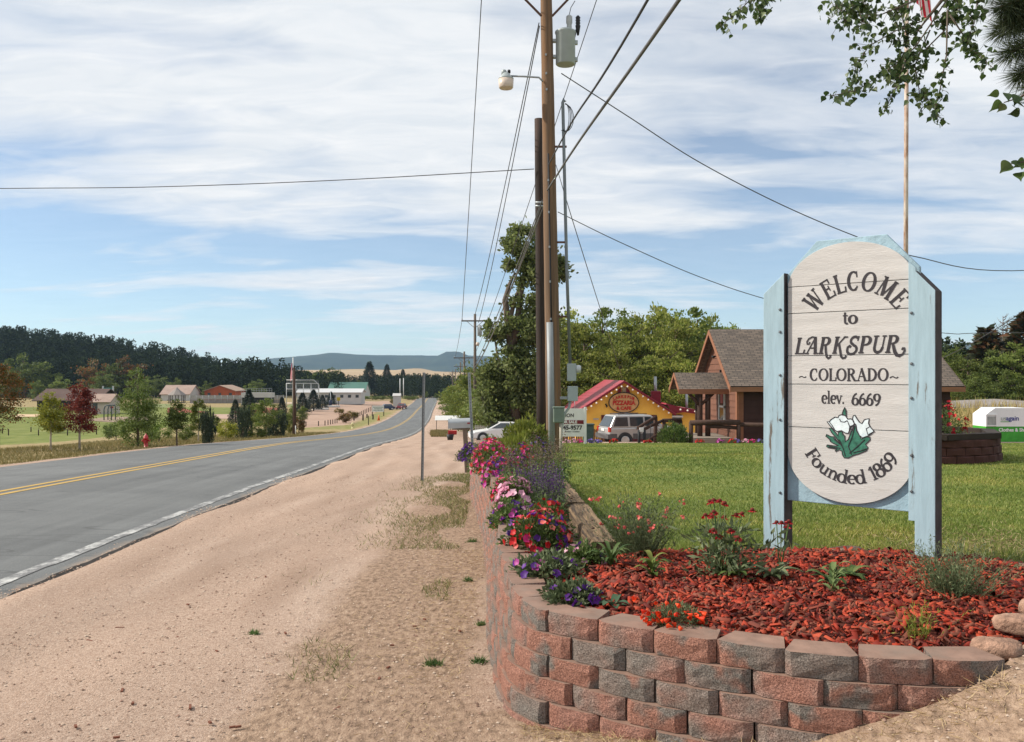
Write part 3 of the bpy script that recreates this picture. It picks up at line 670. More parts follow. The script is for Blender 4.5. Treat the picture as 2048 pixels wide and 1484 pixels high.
# ================================================================ the welcome sign
def build_sign():
    A0 = Vector((1.865, 6.07, 0)); B0 = Vector((2.485, 5.53, 0)); BWD = (B0 - A0).length
    U = (B0 - A0).normalized(); Wz = Vector((0, 0, 1)); Nn = Vector((U.y, -U.x, 0))          # towards the road
    if Nn.y > 0: Nn = -Nn
    base = Vector((2.175, 5.8, .34)); root = empty('welcome_sign', base, 'tall blue-framed welcome sign with white plank face standing in the mulch bed', 'sign')
    A = Vector((A0.x - base.x, A0.y - base.y, 0))
    blue = mat('pale_blue_paint', (.33, .45, .51), .8, .12, 5, .5, 40, .004, stretch=(6, 6, .6), dirt=(.14, .12, .10), dscale=2.6, dpos=(.585, .635))
    ply = mat('blue_plywood', (.31, .44, .51), .8, .15, 6, .7, 30, .01, dirt=(.25, .33, .36), dscale=4, dpos=(.55, .7))
    side_shade = mat('shaded_post_side', (.06, .05, .05), .9, .3, 10, .4, 30)  # shade painted onto the right-hand faces of the posts
    white = mat('white_plank', (.52, .50, .48), .8, .10, 3, .6, 22, .004, stretch=(1, 1, 8), dirt=(.36, .32, .28), dscale=2.2, dpos=(.58, .76))
    ink = mat('sign_ink', (.035, .03, .035), .6, .3, 30)
    z = lambda v: v - base.z
    # backing panel with clipped corners
    zs, zt, zb = 2.215, 2.435, .705
    poly = [(-.02, z(zb)), (BWD + .02, z(zb)), (BWD + .02, z(zs)), (.78 * BWD, z(zt)), (.235 * BWD, z(zt)), (-.02, z(zs))]
    mb = MB(); mb.prism(poly, A - Nn * .03, U, Wz, Nn, .03); mb.build('backing_panel', ply, root, bevel=.004)
    # white face: planks cut to a stadium outline
    cx = BWD / 2; hw = BWD / 2 - .006
    def lo(s): u = (s - cx) / hw; return 1.04 - .315 * math.sqrt(max(0, 1 - u * u * .995))
    def hi(s): u = (s - cx) / (hw); return 2.12 + .285 * math.sqrt(max(0, 1 - u * u * .985))
    joints = [.6, 1.203, 1.489, 1.678, 1.961, 2.139, 2.6]; ss = np.linspace(.008, BWD - .008, 41)
    for k in range(6):
        z0, z1 = joints[k] + .0022, joints[k + 1] - .0022; bot = []; top = []
        for s in ss:
            a = max(z0, lo(s)); b = min(z1, hi(s))
            if b > a + .0005: bot.append((s, z(a))); top.append((s, z(b)))
        mb = MB(); mb.prism(bot + top[::-1], A + Nn * (.002 + .0004 * (k % 3)), U, Wz, Nn, .022); mb.build('plank', white, root, bevel=.0015)
    # posts with slanted tops, front trim boards, bolts
    def post(s0, s1, ztopin, ztopout, left):
        lo_, hi_ = (ztopout, ztopin) if left else (ztopin, ztopout)
        p = [(s0, z(.22)), (s1, z(.22)), (s1, z(hi_)), (s0, z(lo_))]
        mb = MB(); mb.prism(p, A - Nn * .08, U, Wz, Nn, .135); o = mb.build('post', [blue], root, bevel=.004)
        me = o.data; me.materials.append(side_shade)
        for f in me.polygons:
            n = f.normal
            if n.dot(U) > .7: f.material_index = 1  # faces turned from the sun get the painted shade tone
        return o
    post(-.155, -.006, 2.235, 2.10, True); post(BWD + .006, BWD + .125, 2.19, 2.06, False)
    mb = MB(); mb.prism([(BWD - .03, z(.66)), (BWD + .012, z(.66)), (BWD + .012, z(2.205)), (BWD - .03, z(2.245))], A + Nn * .031, U, Wz, Nn, .024); mb.build('trim_board', blue, root, bevel=.002)
    bolt = mat('bolt', (.16, .17, .18), .5, .3, 20, metal=.6)
    for s, zz, d in [(-.035, 1.99, .055), (-.035, 1.84, .055), (-.035, 1.55, .055), (-.035, 1.25, .055), (-.035, .76, .055)] + [(BWD - .012, q, .055) for q in (1.93, 1.62, 1.41, 1.06, .84)]:
        m2 = MB(); rot = Nn.to_track_quat('Z', 'Y').to_matrix(); m2.lathe([(.009, 0), (.009, .006), (.005, .009)], A + U * s + Wz * z(zz) + Nn * d, 8, 0, rot); m2.build('bolt', bolt, root)
    # writing
    FA = A + Nn * .0250; zp = lambda row: z(CZ - (row - HZ) * 5.79 / F)
    def spx(px): q = (px - 1024) / F; t = (q * 6.07 - 1.865) / (.62 + q * .54); return t * BWD
    def put(mb): mb.build('lettering', ink, root)
    k = F / 5.79
    put(text_line(list('WELCOME'), FA, U, Wz, Nn, .126, .150, .752, 0, arcp=(.451, zp(679), .31, 1), bold=1.02))
    put(text_line(list('to'), FA, U, Wz, Nn, .083, spx(1687), spx(1718), zp(648)))
    put(text_line(['L', 'As', 'Rk', 'Ks', 'Ss', 'P', 'U', 'Rs'], FA, U, Wz, Nn, .111, spx(1591), spx(1811), zp(707), slant=.20, bold=1.0))
    put(text_line(list('COLORADO'), FA, U, Wz, Nn, .082, spx(1622), spx(1780), zp(762)))
    put(text_line(['~'], FA, U, Wz, Nn, .07, spx(1600), spx(1617), zp(764))); put(text_line(['~'], FA, U, Wz, Nn, .08, spx(1781), spx(1801), zp(766)))
    put(text_line(list('elev.'), FA, U, Wz, Nn, .083, spx(1646), spx(1692), zp(808))); put(text_line(list('6669'), FA, U, Wz, Nn, .078, spx(1706), spx(1764), zp(810)))
    put(text_line(list('Founded 1869'), FA, U, Wz, Nn, .088, .055, .795, 0, arcp=(.425, zp(860), .345, -1), bold=.9))
    # painted flower: white blooms over green leaves, dark outline
    gx, gy = lambda u: spx(1560 + u / 4.947), lambda v: zp(730 + v / 4.947)
    leaf = [(500, 630), (520, 628), (565, 672), (590, 705), (592, 668), (625, 655), (640, 690), (655, 700), (660, 760), (690, 735), (720, 655), (745, 600), (768, 605), (770, 640), (800, 690), (830, 712), (870, 700), (905, 705), (905, 730), (860, 775), (885, 805), (870, 835), (800, 868), (740, 890), (690, 918), (650, 918), (632, 890), (628, 855), (600, 840), (565, 862), (560, 850), (580, 835), (490, 826), (475, 815), (480, 800), (560, 806), (590, 800), (540, 780), (515, 765), (508, 745), (468, 712), (475, 695), (520, 715), (545, 715), (585, 765), (610, 780), (580, 735), (530, 680)]
    fl1 = [(480, 565), (505, 565), (520, 545), (560, 518), (590, 522), (600, 500), (640, 488), (665, 505), (685, 535), (715, 530), (740, 545), (750, 575), (740, 595), (715, 610), (705, 640), (690, 675), (660, 672), (625, 650), (580, 660), (545, 640), (510, 605)]
    fl2 = [(740, 500), (755, 493), (775, 525), (800, 560), (825, 575), (850, 535), (895, 522), (890, 570), (905, 600), (945, 645), (915, 670), (890, 690), (850, 705), (820, 722), (800, 690), (775, 640), (768, 590), (740, 560), (733, 525)]
    tip = [(628, 495), (640, 455), (655, 420), (668, 450), (670, 500)]
    fl3 = [(868, 622), (905, 600), (945, 645), (885, 680)]
    pw = mat('flower_white', (.66, .74, .76), .6, .15, 25, dirt=(.42, .55, .62), dscale=14, dpos=(.55, .75)); pg = mat('flower_green', (.035, .15, .10), .6, .45, 30)
    def flat(poly, mm, off, name, ol=.0035):
        pts = [(gx(u), gy(v)) for u, v in poly]; m2 = MB(); m2.prism(pts, FA, U, Wz, Nn, off); m2.build(name, mm, root)
        m3 = MB(); ribbon(m3, pts, .0062, lambda a, b, n: FA + U * a + Wz * b + Nn * n, off + .0012, True); m3.build('outline', ink, root)
    flat(leaf, pg, .0010, 'painted_leaf'); flat(fl1, pw, .0018, 'painted_bloom'); flat(fl2, pw, .0016, 'painted_bloom'); flat(tip, pg, .0026, 'painted_bud'); flat(fl3, pw, .0026, 'painted_bloom')
    m3 = MB(); pl = lambda a, b, n: FA + U * a + Wz * b + Nn * n
    for q in ([(690, 570), (680, 548), (650, 565), (615, 560), (605, 535)], [(700, 645), (705, 605), (750, 585), (735, 650)], [(505, 570), (530, 600), (555, 640)], [(690, 570), (705, 610)], [(720, 880), (690, 800), (730, 700), (750, 610)], [(660, 900), (640, 830), (600, 740)], [(700, 870), (780, 800), (850, 730)], [(740, 860), (810, 840), (870, 815)], [(625, 800), (540, 730)], [(610, 825), (500, 812)]):
        ribbon(m3, [(gx(u), gy(v)) for u, v in q], .0042, pl, .0042)
    m3.build('painted_detail', ink, root)
build_sign()
# ================================================================ foliage geometry
def unit(v): return v / (np.linalg.norm(v, axis=-1, keepdims=True) + 1e-9)
def leaves(C, D, L, Wd, rg, fold=.0):
    """diamond leaves: C base points, D directions, L lengths, Wd widths -> (V, quads)"""
    n = len(C); D = unit(D); r = unit(rg.normal(size=(n, 3))); S = unit(np.cross(D, r)); Nn = np.cross(S, D)
    L = np.broadcast_to(np.asarray(L, float), (n,))[:, None]; Wd = np.broadcast_to(np.asarray(Wd, float), (n,))[:, None]
    m = C + D * L * .45 + Nn * L * fold
    V = np.stack([C, m + S * Wd / 2, C + D * L, m - S * Wd / 2], 1).reshape(-1, 3)
    return V, np.arange(4 * n).reshape(n, 4)
def blades(C, H, Wd, lean, rg, dirbias=None):
    n = len(C); a = rg.uniform(0, 2 * np.pi, n); S = np.stack([np.cos(a), np.sin(a), 0 * a], -1)
    l = rg.normal(0, 1, (n, 2)) * lean
    if dirbias is not None: l = l + dirbias
    H = np.broadcast_to(np.asarray(H, float), (n,)); Wd = np.broadcast_to(np.asarray(Wd, float), (n,))[:, None]
    tip = C + np.stack([l[:, 0] * H, l[:, 1] * H, H], -1)
    V = np.stack([C - S * Wd / 2, C + S * Wd / 2, tip], 1).reshape(-1, 3); return V, np.arange(3 * n).reshape(n, 3)
def merge(parts):
    Vs, Fs, o = [], {}, 0
    for V, Fc in parts:
        Vs.append(V); Fs.setdefault(Fc.shape[1], []).append(Fc + o); o += len(V)
    return np.concatenate(Vs), [np.concatenate(f) for f in Fs.values()]
def sphere_pts(n, rg, upper=False):
    v = unit(rg.normal(size=(n, 3)))
    if upper: v[:, 2] = np.abs(v[:, 2])
    return v
def blossoms(C, Nn, r, rg, lobes=5, depth=.45, cup=.25):
    """open trumpets: ring of lobes round a sunken throat"""
    n = len(C); Nn = unit(Nn); a = unit(np.cross(Nn, rg.normal(size=(n, 3)))); b = np.cross(Nn, a); k = lobes * 2
    r = np.broadcast_to(np.asarray(r, float), (n,)); V = [C - Nn * (r * depth)[:, None]]
    for j in range(k):
        t = 2 * np.pi * j / k; rr = r * (1.0 if j % 2 == 0 else .80) * rg.uniform(.9, 1.1, n)
        V.append(C + (a * math.cos(t) + b * math.sin(t)) * rr[:, None] + Nn * (rg.uniform(-.1, cup, n) * r)[:, None])
    V = np.stack(V, 1); base = np.arange(n)[:, None] * (k + 1)
    Fc = np.concatenate([np.concatenate([base, base + 1 + j, base + 1 + (j + 1) % k], 1) for j in range(k)]); return V.reshape(-1, 3), Fc
def daisies(C, Nn, r, rg, petals=12, droop=.25):
    n = len(C); Nn = unit(Nn); a = unit(np.cross(Nn, rg.normal(size=(n, 3)))); b = np.cross(Nn, a); parts = []
    for j in range(petals):
        t = 2 * np.pi * j / petals; d = a * math.cos(t) + b * math.sin(t) - Nn * droop; parts.append(leaves(C + d * .25 * r, d, r, r * .42, rg))
    return merge(parts)

G_DK = leafmat('petunia_leaf', [(.05, .085, .02), (.10, .155, .04), (.17, .21, .07)], .3)
G_GREY = leafmat('grey_green_leaf', [(.06, .085, .035), (.12, .155, .07), (.20, .23, .12)], .2)
G_MID = leafmat('perennial_leaf', [(.035, .075, .018), (.075, .135, .035), (.14, .19, .06)], .25)
G_YEL = leafmat('yellow_green_leaf', [(.10, .13, .02), (.19, .22, .03), (.28, .29, .06)], .3)
G_BRN = leafmat('spent_stem', [(.09, .05, .045), (.15, .09, .07), (.11, .10, .045)], .1)
def petal(name, c1, c2): return leafmat(name, [c1, tuple((a + b) / 2 for a, b in zip(c1, c2)), c2], .25, .5, .08)
PT = {'hot': petal('hot_pink_petal', (.55, .02, .16), (.75, .07, .27)), 'red': petal('red_petal', (.42, .008, .012), (.62, .03, .03)), 'pink': petal('pale_pink_petal', (.68, .28, .42), (.80, .50, .60)),
      'purple': petal('purple_petal', (.055, .012, .14), (.15, .03, .30)), 'magenta': petal('magenta_petal', (.38, .04, .25), (.55, .10, .38)), 'coral': petal('coral_petal', (.70, .10, .09), (.80, .22, .18)),
      'salvia': petal('salvia_spike', (.045, .018, .075), (.12, .05, .18)), 'orange': petal('orange_red_petal', (.65, .03, .008), (.82, .09, .02)), 'gail': petal('dark_red_petal', (.22, .004, .01), (.45, .012, .02)), 'blue': petal('blue_violet_petal', (.11, .07, .32), (.24, .16, .5))}
def pmesh(name, parts, m): V, Fs = merge(parts); return nmesh(name, V, Fs, [m])
BEDG = 'flowers along the block wall'
def petunia(c, r, h, cols, nf, label, seed, fr=.026, fol=G_DK, nl=None):
    """mounded petunia: stems, small leaves, trumpets facing up and out"""
    rg = np.random.default_rng(seed); root = empty('petunia', c, label, 'flower', BEDG); nl = nl or int(2600 * r / .25)
    d = sphere_pts(nl, rg, True); rad = rg.uniform(.25, 1, nl)**.5; p = d * rad[:, None] * np.array([r, r, h]) * (1 + .22 * np.sin(d[:, :1] * 7 + d[:, 1:2] * 5 + seed))
    p[:, 2] += .01
    link('foliage', pmesh('foliage', [leaves(p, d + rg.normal(0, .5, (nl, 3)), rg.uniform(.022, .042, nl), rg.uniform(.011, .02, nl), rg)], fol), root)
    st = sphere_pts(60, rg, True) * np.array([r, r, h]) * .9; link('stem', pmesh('stem', [blades(np.zeros((60, 3)) + rg.normal(0, .02, (60, 3)) * (1, 1, 0), st[:, 2] + .02, .006, .0, rg)], fol), root)
    tot = sum(cols.values())
    for k, w in cols.items():
        n = max(2, int(2.6 * nf * w / tot)); d = sphere_pts(n, rg, True); d[:, 1] -= .25; d = unit(d); d[:, 2] = np.abs(d[:, 2]); q = d * np.array([r, r, h]) * rg.uniform(.92, 1.12, (n, 1)); q[:, 2] += .02
        link('blossom', pmesh('blossom', [blossoms(q, d + rg.normal(0, .25, (n, 3)), rg.uniform(.8, 1.15, n) * fr, rg)], PT[k]), root)
    return root
def salvia(c, rx, ry, h, n, m, label, seed, fol=G_GREY):
    rg = np.random.default_rng(seed); root = empty('salvia', c, label, 'flower', BEDG)
    b = rg.uniform(-1, 1, (n, 2)) * (rx, ry); tip = np.column_stack([b * 1.15 + rg.normal(0, .02, (n, 2)), h * rg.uniform(.7, 1.1, n)]); base = np.column_stack([b, np.zeros(n)])
    V, Fc = blades(base, tip[:, 2], .006, .08, rg); ti = V.reshape(n, 3, 3)[:, 2]
    link('stem', pmesh('stem', [(V, Fc)], fol), root)
    parts = []
    for t in np.linspace(.5, 1.0, 12):
        q = base + (ti - base) * t; parts.append(leaves(q, rg.normal(0, 1, (n, 3)) + (0, 0, .8), rg.uniform(.012, .022, n), .010, rg))
    link('flower_spike', pmesh('flower_spike', parts, m), root)
    k = n * 9; q = np.column_stack([rg.uniform(-1.1, 1.1, (k, 2)) * (rx, ry), rg.uniform(.0, .55, k) * h]); link('foliage', pmesh('foliage', [leaves(q, rg.normal(0, 1, (k, 3)) + (0, 0, .4), rg.uniform(.03, .06, k), rg.uniform(.012, .022, k), rg)], fol), root)
    return root
def rosette(c, n, L, w, label, m=G_MID, seed=0, up=.8, tall=0, name='perennial', stalk=None):
    rg = np.random.default_rng(seed); root = empty(name, c, label, 'plant', 'perennials in the mulch bed')
    k = 7; parts = []
    for i in range(n):
        a = i * 2.4 + rg.normal(0, .2); l = L * rg.uniform(.7, 1.1); z0 = tall * i / n; u = up * rg.uniform(.6, 1.2); V = []; d = np.array([math.cos(a), math.sin(a)]); s = np.array([-d[1], d[0]])
        for j in range(k):
            t = j / (k - 1); r = l * t; z = z0 + l * (u * t - (u * .55 + .25) * t * t); ww = w * math.sin(math.pi * min(.98, t * .88 + .09))**.8 / 2; q = d * r
            V += [(*(q + s * ww), z + .15 * ww), (*q, z - .12 * ww), (*(q - s * ww), z + .15 * ww)]
        Fc = [(3 * j + o, 3 * j + 3 + o, 3 * j + 4 + o, 3 * j + 1 + o) for j in range(k - 1) for o in (0, 1)]; parts.append((np.array(V), np.array(Fc)))
    link('leaf_whorl', pmesh('leaf_whorl', parts, m), root)
    if tall: MB().tube([(0, 0, 0), (.005, 0, tall)], .005, 6).build('stalk', m, root)
    return root
def wispy(c, rx, h, n, label, seed, m=G_GREY, cat='plant', flowers=None):
    """fine airy stems with small leaves"""
    rg = np.random.default_rng(seed); root = empty('wispy_perennial', c, label, cat, 'perennials in the mulch bed')
    b = rg.normal(0, .35, (n, 2)) * rx * .5; tip = np.column_stack([b * 2.6 + rg.normal(0, .25, (n, 2)) * rx, h * rg.uniform(.45, 1.05, n)]); base = np.column_stack([b, np.zeros(n)]); parts = []
    d = tip - base; s = unit(np.cross(d, rg.normal(size=(n, 3)))) * .0018; V = np.stack([base - s, base + s, tip], 1).reshape(-1, 3); parts.append((V, np.arange(3 * n).reshape(n, 3)))
    for t in np.linspace(.15, 1, 14):
        q = base + d * t; parts.append(leaves(q, unit(d) + rg.normal(0, .6, (n, 3)), rg.uniform(.012, .035, n), rg.uniform(.003, .006, n), rg))
    link('foliage', pmesh('foliage', parts, m), root)
    if flowers:
        col, k, r = flowers; idx = rg.choice(n, k, replace=k > n); q = np.repeat(tip[idx], 3, 0) + rg.normal(0, r * .8, (k * 3, 3))
        link('blossom', pmesh('blossom', [blossoms(q, rg.normal(0, 1, (len(q), 3)), rg.uniform(.7, 1.2, len(q)) * r, rg, depth=1.1)], PT[col]), root)
    return root
def fb(px, row, Y=None, dz=0.0):
    """place in the border by photo pixel at soil height"""
    D = 1.12 * F / (row - HZ)
    for _ in range(6): D = (CZ - (float(ZL(D)) + .04)) * F / (row - HZ)
    v = P(px, row, D); return Vector((v.x, v.y, float(ZL(v.y)) + .035 + dz))
# ---- border, from the mulch bed to the far end of the wall
petunia((.30, 4.52, .41), .145, .075, {'purple': 1}, 4, 'low trailing purple petunia spilling over the cap stones at the bend of the wall', 11, fol=G_GREY)
petunia((.20, 5.12, .40), .20, .11, {'purple': 3, 'magenta': 1}, 6, 'purple petunia mound between the wall caps and the timber end', 12, fol=G_GREY)
petunia((.42, 5.3, .40), .13, .13, {'purple': 3, 'pink': 2}, 8, 'small petunia with pale pink and purple blooms against the timber', 13)
petunia((.17, 5.95, .38), .215, .25, {'red': 5, 'purple': 3, 'coral': 2, 'hot': 2}, 38, 'full petunia mound of red and violet blooms beside the first timber', 14)
petunia((.24, 6.6, .37), .16, .24, {'red': 5, 'coral': 2, 'purple': 2}, 26, 'upright red petunia clump crowded against the timber', 15)
petunia((.0, 6.9, .37), .16, .20, {'purple': 3, 'magenta': 2, 'pink': 1}, 16, 'dark violet petunia clump hanging over the wall edge', 16)
petunia((.03, 7.55, .36), .17, .30, {'pink': 6}, 34, 'pale pink petunia clump hanging over the wall', 17, .034)
petunia((-.05, 7.05, .36), .11, .16, {'pink': 4, 'coral': 2}, 12, 'small pale pink and coral petunia at the wall lip', 18)
salvia((.24, 7.9, .34), .20, .32, .40, 190, PT['salvia'], 'dense dark purple salvia clump behind the pink petunias', 21)
petunia((-.06, 8.6, .33), .13, .22, {'hot': 4, 'red': 2}, 18, 'hot pink petunia hanging over the wall by the green salvia', 19)
salvia((.22, 9.3, .30), .30, .5, .50, 150, G_BRN, 'green salvia clump with spent brown spikes', 22, G_MID)
salvia((.42, 10.4, .27), .22, .5, .58, 130, G_BRN, 'tall brown-spiked salvia row near the lawn edge', 23, G_DK)
petunia((-.12, 10.2, .28), .22, .34, {'hot': 5, 'magenta': 4, 'purple': 3, 'red': 2}, 60, 'mixed hot pink and violet petunias trailing down the wall', 24)
petunia((.12, 11.0, .27), .26, .40, {'red': 4, 'magenta': 4, 'purple': 4, 'hot': 3}, 70, 'mixed red, magenta and violet petunia bank in front of the grassy perennial', 25)
petunia((-.28, 11.7, .26), .26, .42, {'hot': 8, 'red': 2, 'coral': 1}, 80, 'large hot pink petunia bank over the wall top', 26)
petunia((-.30, 12.9, .22), .28, .38, {'magenta': 5, 'coral': 3, 'purple': 2}, 60, 'magenta and coral petunia bank beyond the hot pink one', 27)
petunia((-.60, 14.4, .17), .26, .26, {'purple': 8}, 60, 'deep violet petunia mound at the far end of the wall', 28)
petunia((.35, 14.6, .15), .30, .38, {'blue': 5, 'purple': 4}, 50, 'blue-violet petunia mound beside the utility pole', 29)
def shrub(c, r, h, n, leaf, m, label, seed, ll=.07, lw=.03, cat='shrub', upright=.9, group=None, name='shrub'):
    rg = np.random.default_rng(seed); root = empty(name, c, label, cat, group); d = sphere_pts(n, rg, True); rad = rg.uniform(.15, 1, n)**.45
    lump = 1 + .16 * np.sin(d[:, 0] * 6 + seed) * np.cos(d[:, 1] * 5 + d[:, 2] * 7)
    p = d * (rad * lump)[:, None] * np.array([r, r, h]); p[:, 2] = np.abs(p[:, 2]) + .02
    link('foliage', pmesh('foliage', [leaves(p, d + rg.normal(0, .4, (n, 3)) + (0, 0, upright), rg.uniform(.7, 1.3, n) * ll, rg.uniform(.7, 1.3, n) * lw, rg)], m), root)
    mb = MB()
    for k in range(9):
        a = rg.uniform(0, 6.28); mb.tube([(0, 0, -.05), (.3 * r * math.cos(a), .3 * r * math.sin(a), h * .4), (.7 * r * math.cos(a), .7 * r * math.sin(a), h * .75)], [.012 * r / .4, .009 * r / .4, .003], 5)
    mb.build('stem', mat('twig', (.16, .11, .075), .9), root); return root
shrub((.05, 12.4, .23), .30, .44, 2600, 0, G_YEL, 'arching grassy yellow-green perennial in the middle of the flower border', 31, .10, .012, 'plant', 1.2, name='grassy_perennial')
shrub((.20, 14.9, .14), .42, .66, 3600, 0, G_YEL, 'bright yellow-green shrub at the far end of the flower border', 32, .07, .03)
# ---- mulch bed
def bz(X, Y): return Vector((X, Y, float(bed_z(np.array([X]), np.array([Y]))[0])))
def bpx(px, row):
    D = (CZ - .42) * F / (row - HZ); v = P(px, row, D); return bz(v.x, v.y)
rosette(bpx(1222, 1142), 22, .155, .022, 'spiky lance-leaved lily plant at the end of the timber', G_MID, 41, 1.7, .05)
rosette(bpx(1304, 1160), 15, .10, .034, 'small upright plant with a yellow-green tip in the mulch, right of the lily', leafmat('fresh_leaf', [(.06, .11, .02), (.13, .19, .04), (.25, .27, .06)], .25), 42, 1.5, .10)
rosette(bpx(1226, 1208), 8, .105, .045, 'low lobed-leaf seedling in the mulch near the wall caps', leafmat('blue_leaf', [(.05, .10, .05), (.09, .16, .085)], .2), 43, 1.0)
rosette(bpx(1545, 1168), 18, .16, .032, 'broad rosette plant with grey-green leaves in front of the sign post', G_GREY, 44, 1.2, .03)
rosette(bpx(1662, 1178), 12, .15, .035, 'dark leafy rosette in the mulch under the sign face', G_MID, 45, 1.3, .03)
rosette(bpx(1700, 1160), 14, .15, .033, 'spreading green-leaved plant behind the dark rosette under the sign', G_DK, 46, 1.0, .02)
rosette(bpx(1666, 1196), 14, .085, .026, 'pale green upright plant rising from the mulch below the sign', leafmat('pale_leaf', [(.10, .15, .05), (.19, .24, .09)], .25), 47, 1.4, .13)
rosette(bpx(1470, 1165), 14, .14, .03, 'leafy rosette at the foot of the red daisies', G_DK, 48, 1.2, .02)
wispy(bpx(1905, 1196), .26, .27, 260, 'wispy grey-green plant in front of the right sign post', 51)
wispy(bpx(1280, 1112), .27, .38, 420, 'tall airy plant with faded coral blossoms between timber and daisies', 52, flowers=('coral', 26, .011))
wispy(bpx(1835, 1275), .10, .16, 26, 'thin yellowing twig of a plant near the wall cap', 53, G_YEL)
def penstemon():
    rg = np.random.default_rng(61); root = empty('orange_trumpet_plant', bpx(1352, 1245), 'low spreading plant with orange-red trumpets at the edge of the wall caps', 'flower')
    n = 2600; d = sphere_pts(n, rg, True); p = d * rg.uniform(.2, 1, (n, 1))**.5 * np.array([.14, .12, .115]); link('foliage', pmesh('foliage', [leaves(p, d + rg.normal(0, .5, (n, 3)), .018, .005, rg)], G_GREY), root)
    k = 44; a = rg.uniform(0, 6.28, k); q = np.stack([np.cos(a) * rg.uniform(.07, .17, k) - .02, -np.abs(np.sin(a)) * rg.uniform(.05, .15, k), rg.uniform(.02, .09, k)], -1)
    q[:6] += (-.05, .03, .05); dd = np.stack([np.cos(a), np.sin(a) - .6, rg.uniform(-.5, .3, k)], -1)
    link('blossom', pmesh('blossom', [blossoms(q, dd, rg.uniform(.009, .014, k), rg, depth=2.4)], PT['orange']), root)
penstemon()
def gaillardia(c, n, h, r, label, seed, nl):
    rg = np.random.default_rng(seed); root = empty('red_daisy_plant', c, label, 'flower'); a = rg.uniform(0, 6.28, n); tip = np.stack([np.cos(a) * rg.uniform(.2, 1, n) * r, np.sin(a) * rg.uniform(.2, 1, n) * r, h * rg.uniform(.55, 1.05, n)], -1)
    mb = MB()
    for t in tip: mb.tube([(t[0] * .15, t[1] * .15, 0), (t[0] * .7, t[1] * .7, t[2] * .6), tuple(t)], .0028, 5)
    mb.build('stem', G_MID, root)
    q = np.column_stack([rg.normal(0, .42, (nl, 2)) * r * 1.25, rg.uniform(.0, .68, nl) * h])
    dd = rg.normal(0, .8, (nl, 3)) + np.column_stack([q[:, :2] * 4, np.full(nl, .5)])
    link('foliage', pmesh('foliage', [leaves(q, dd, rg.uniform(.04, .085, nl), rg.uniform(.012, .022, nl), rg, .05)], G_GREY), root)
    up = np.column_stack([tip[:, :2] * 1.5 + rg.normal(0, .1, (n, 2)), np.full(n, .6)]); V, Fs = daisies(tip, up, .024, rg); link('blossom', nmesh('blossom', V, Fs, [PT['gail']]), root)
    for t in tip: MB().lathe([(.0, -.002), (.013, .0), (.012, .009), (.004, .015)], t, 7).build('seed_head', mat('seed_head', (.12, .018, .012), .9, .4, 60), root)
gaillardia(bpx(1448, 1160), 15, .40, .17, 'bushy plant with dark red daisies beside the left sign post', 71, 520)
gaillardia(bpx(1560, 1140), 4, .30, .10, 'thin stems with single red daisies between the sign posts', 72, 40)
# ================================================================ utility poles, lamp, transformer, wires
wood = mat('pole_wood', (.17, .11, .07), .9, .35, 3, .8, 20, .008, stretch=(6, 6, .25), dirt=(.24, .12, .05), dscale=1.4, dpos=(.5, .7))
dkwood = mat('creosote_pole', (.032, .022, .018), .8, .35, 3, .6, 20, .006, stretch=(6, 6, .3), dirt=(.075, .035, .022), dscale=1.2)
galv = mat('galvanised_steel', (.34, .36, .37), .5, .15, 4, metal=.5, spec=.5)
greyp = mat('grey_enamel', (.33, .37, .37), .45, .08, 6, spec=.5)
black = mat('black_rubber', (.02, .02, .022), .6)
PB = Vector((.80, 17.0, .115)); PT_ = Vector((.60, 17.0, 11.2))
def pole_at(zv): t = (zv - PB.z) / (PT_.z - PB.z); return PB + (PT_ - PB) * t
def build_main_pole():
    r = empty('utility_pole', PB, 'tall brown wooden utility pole with braced crossarm standing in the lawn', 'utility pole'); o = lambda v: Vector(v) - PB
    k = 26; pts = [PB + (PT_ - PB) * (i / k) - Vector((0, 0, .35 if i == 0 else 0)) for i in range(k + 1)]
    mb = MB(); mb.tube([o(p) for p in pts], [.148 - .05 * i / k + .002 * math.sin(i * 2.1) for i in range(k + 1)], 20); mb.build('shaft', wood, r)
    ca = pole_at(9.05); MB().box(o(ca + Vector((0, -.16, 0))), (2.5, .10, .12)).build('crossarm', wood, r)
    for s in (-1, 1):
        MB().beam(o(pole_at(8.27) + Vector((s * .1, -.15, 0))), o(ca + Vector((s * .86, -.22, -.02))), .045, .03).build('brace', mat('rust_steel', (.10, .05, .035), .8), r)
        m = MB(); m.lathe([(.02, 0), (.02, .06), (.06, .08), (.05, .13), (.03, .16)], o(ca + Vector((s * 1.17, -.16, .06))), 10); m.build('insulator', mat('porcelain', (.35, .33, .3), .3, spec=.6), r)
    # steel guard over the riser
    zz = [.0, 1.2, 2.42]; mb = MB(); mb.tube([o(pole_at(.115 + z_)) + Vector((-.05, -.165, -.2 if z_ == 0 else 0)) for z_ in zz], .062, 12); mb.build('cable_guard', mat('guard_pvc', (.25, .27, .28), .5, .1, spec=.5), r)
    for zc in (2.6, 3.3, 3.95, 4.6, 5.2, 6.9, 7.2, 7.55):
        MB().box(o(pole_at(zc)) + Vector((-.03, -.14, 0)), (.03, .03, .04)).build('staple', galv, r)
    m = MB(); m.tube([o(pole_at(z_)) + Vector((-.02, -.137, 0)) for z_ in (2.4, 3.4, 4.6, 5.7)], .016, 6); m.build('riser_cable', black, r)
build_main_pole()
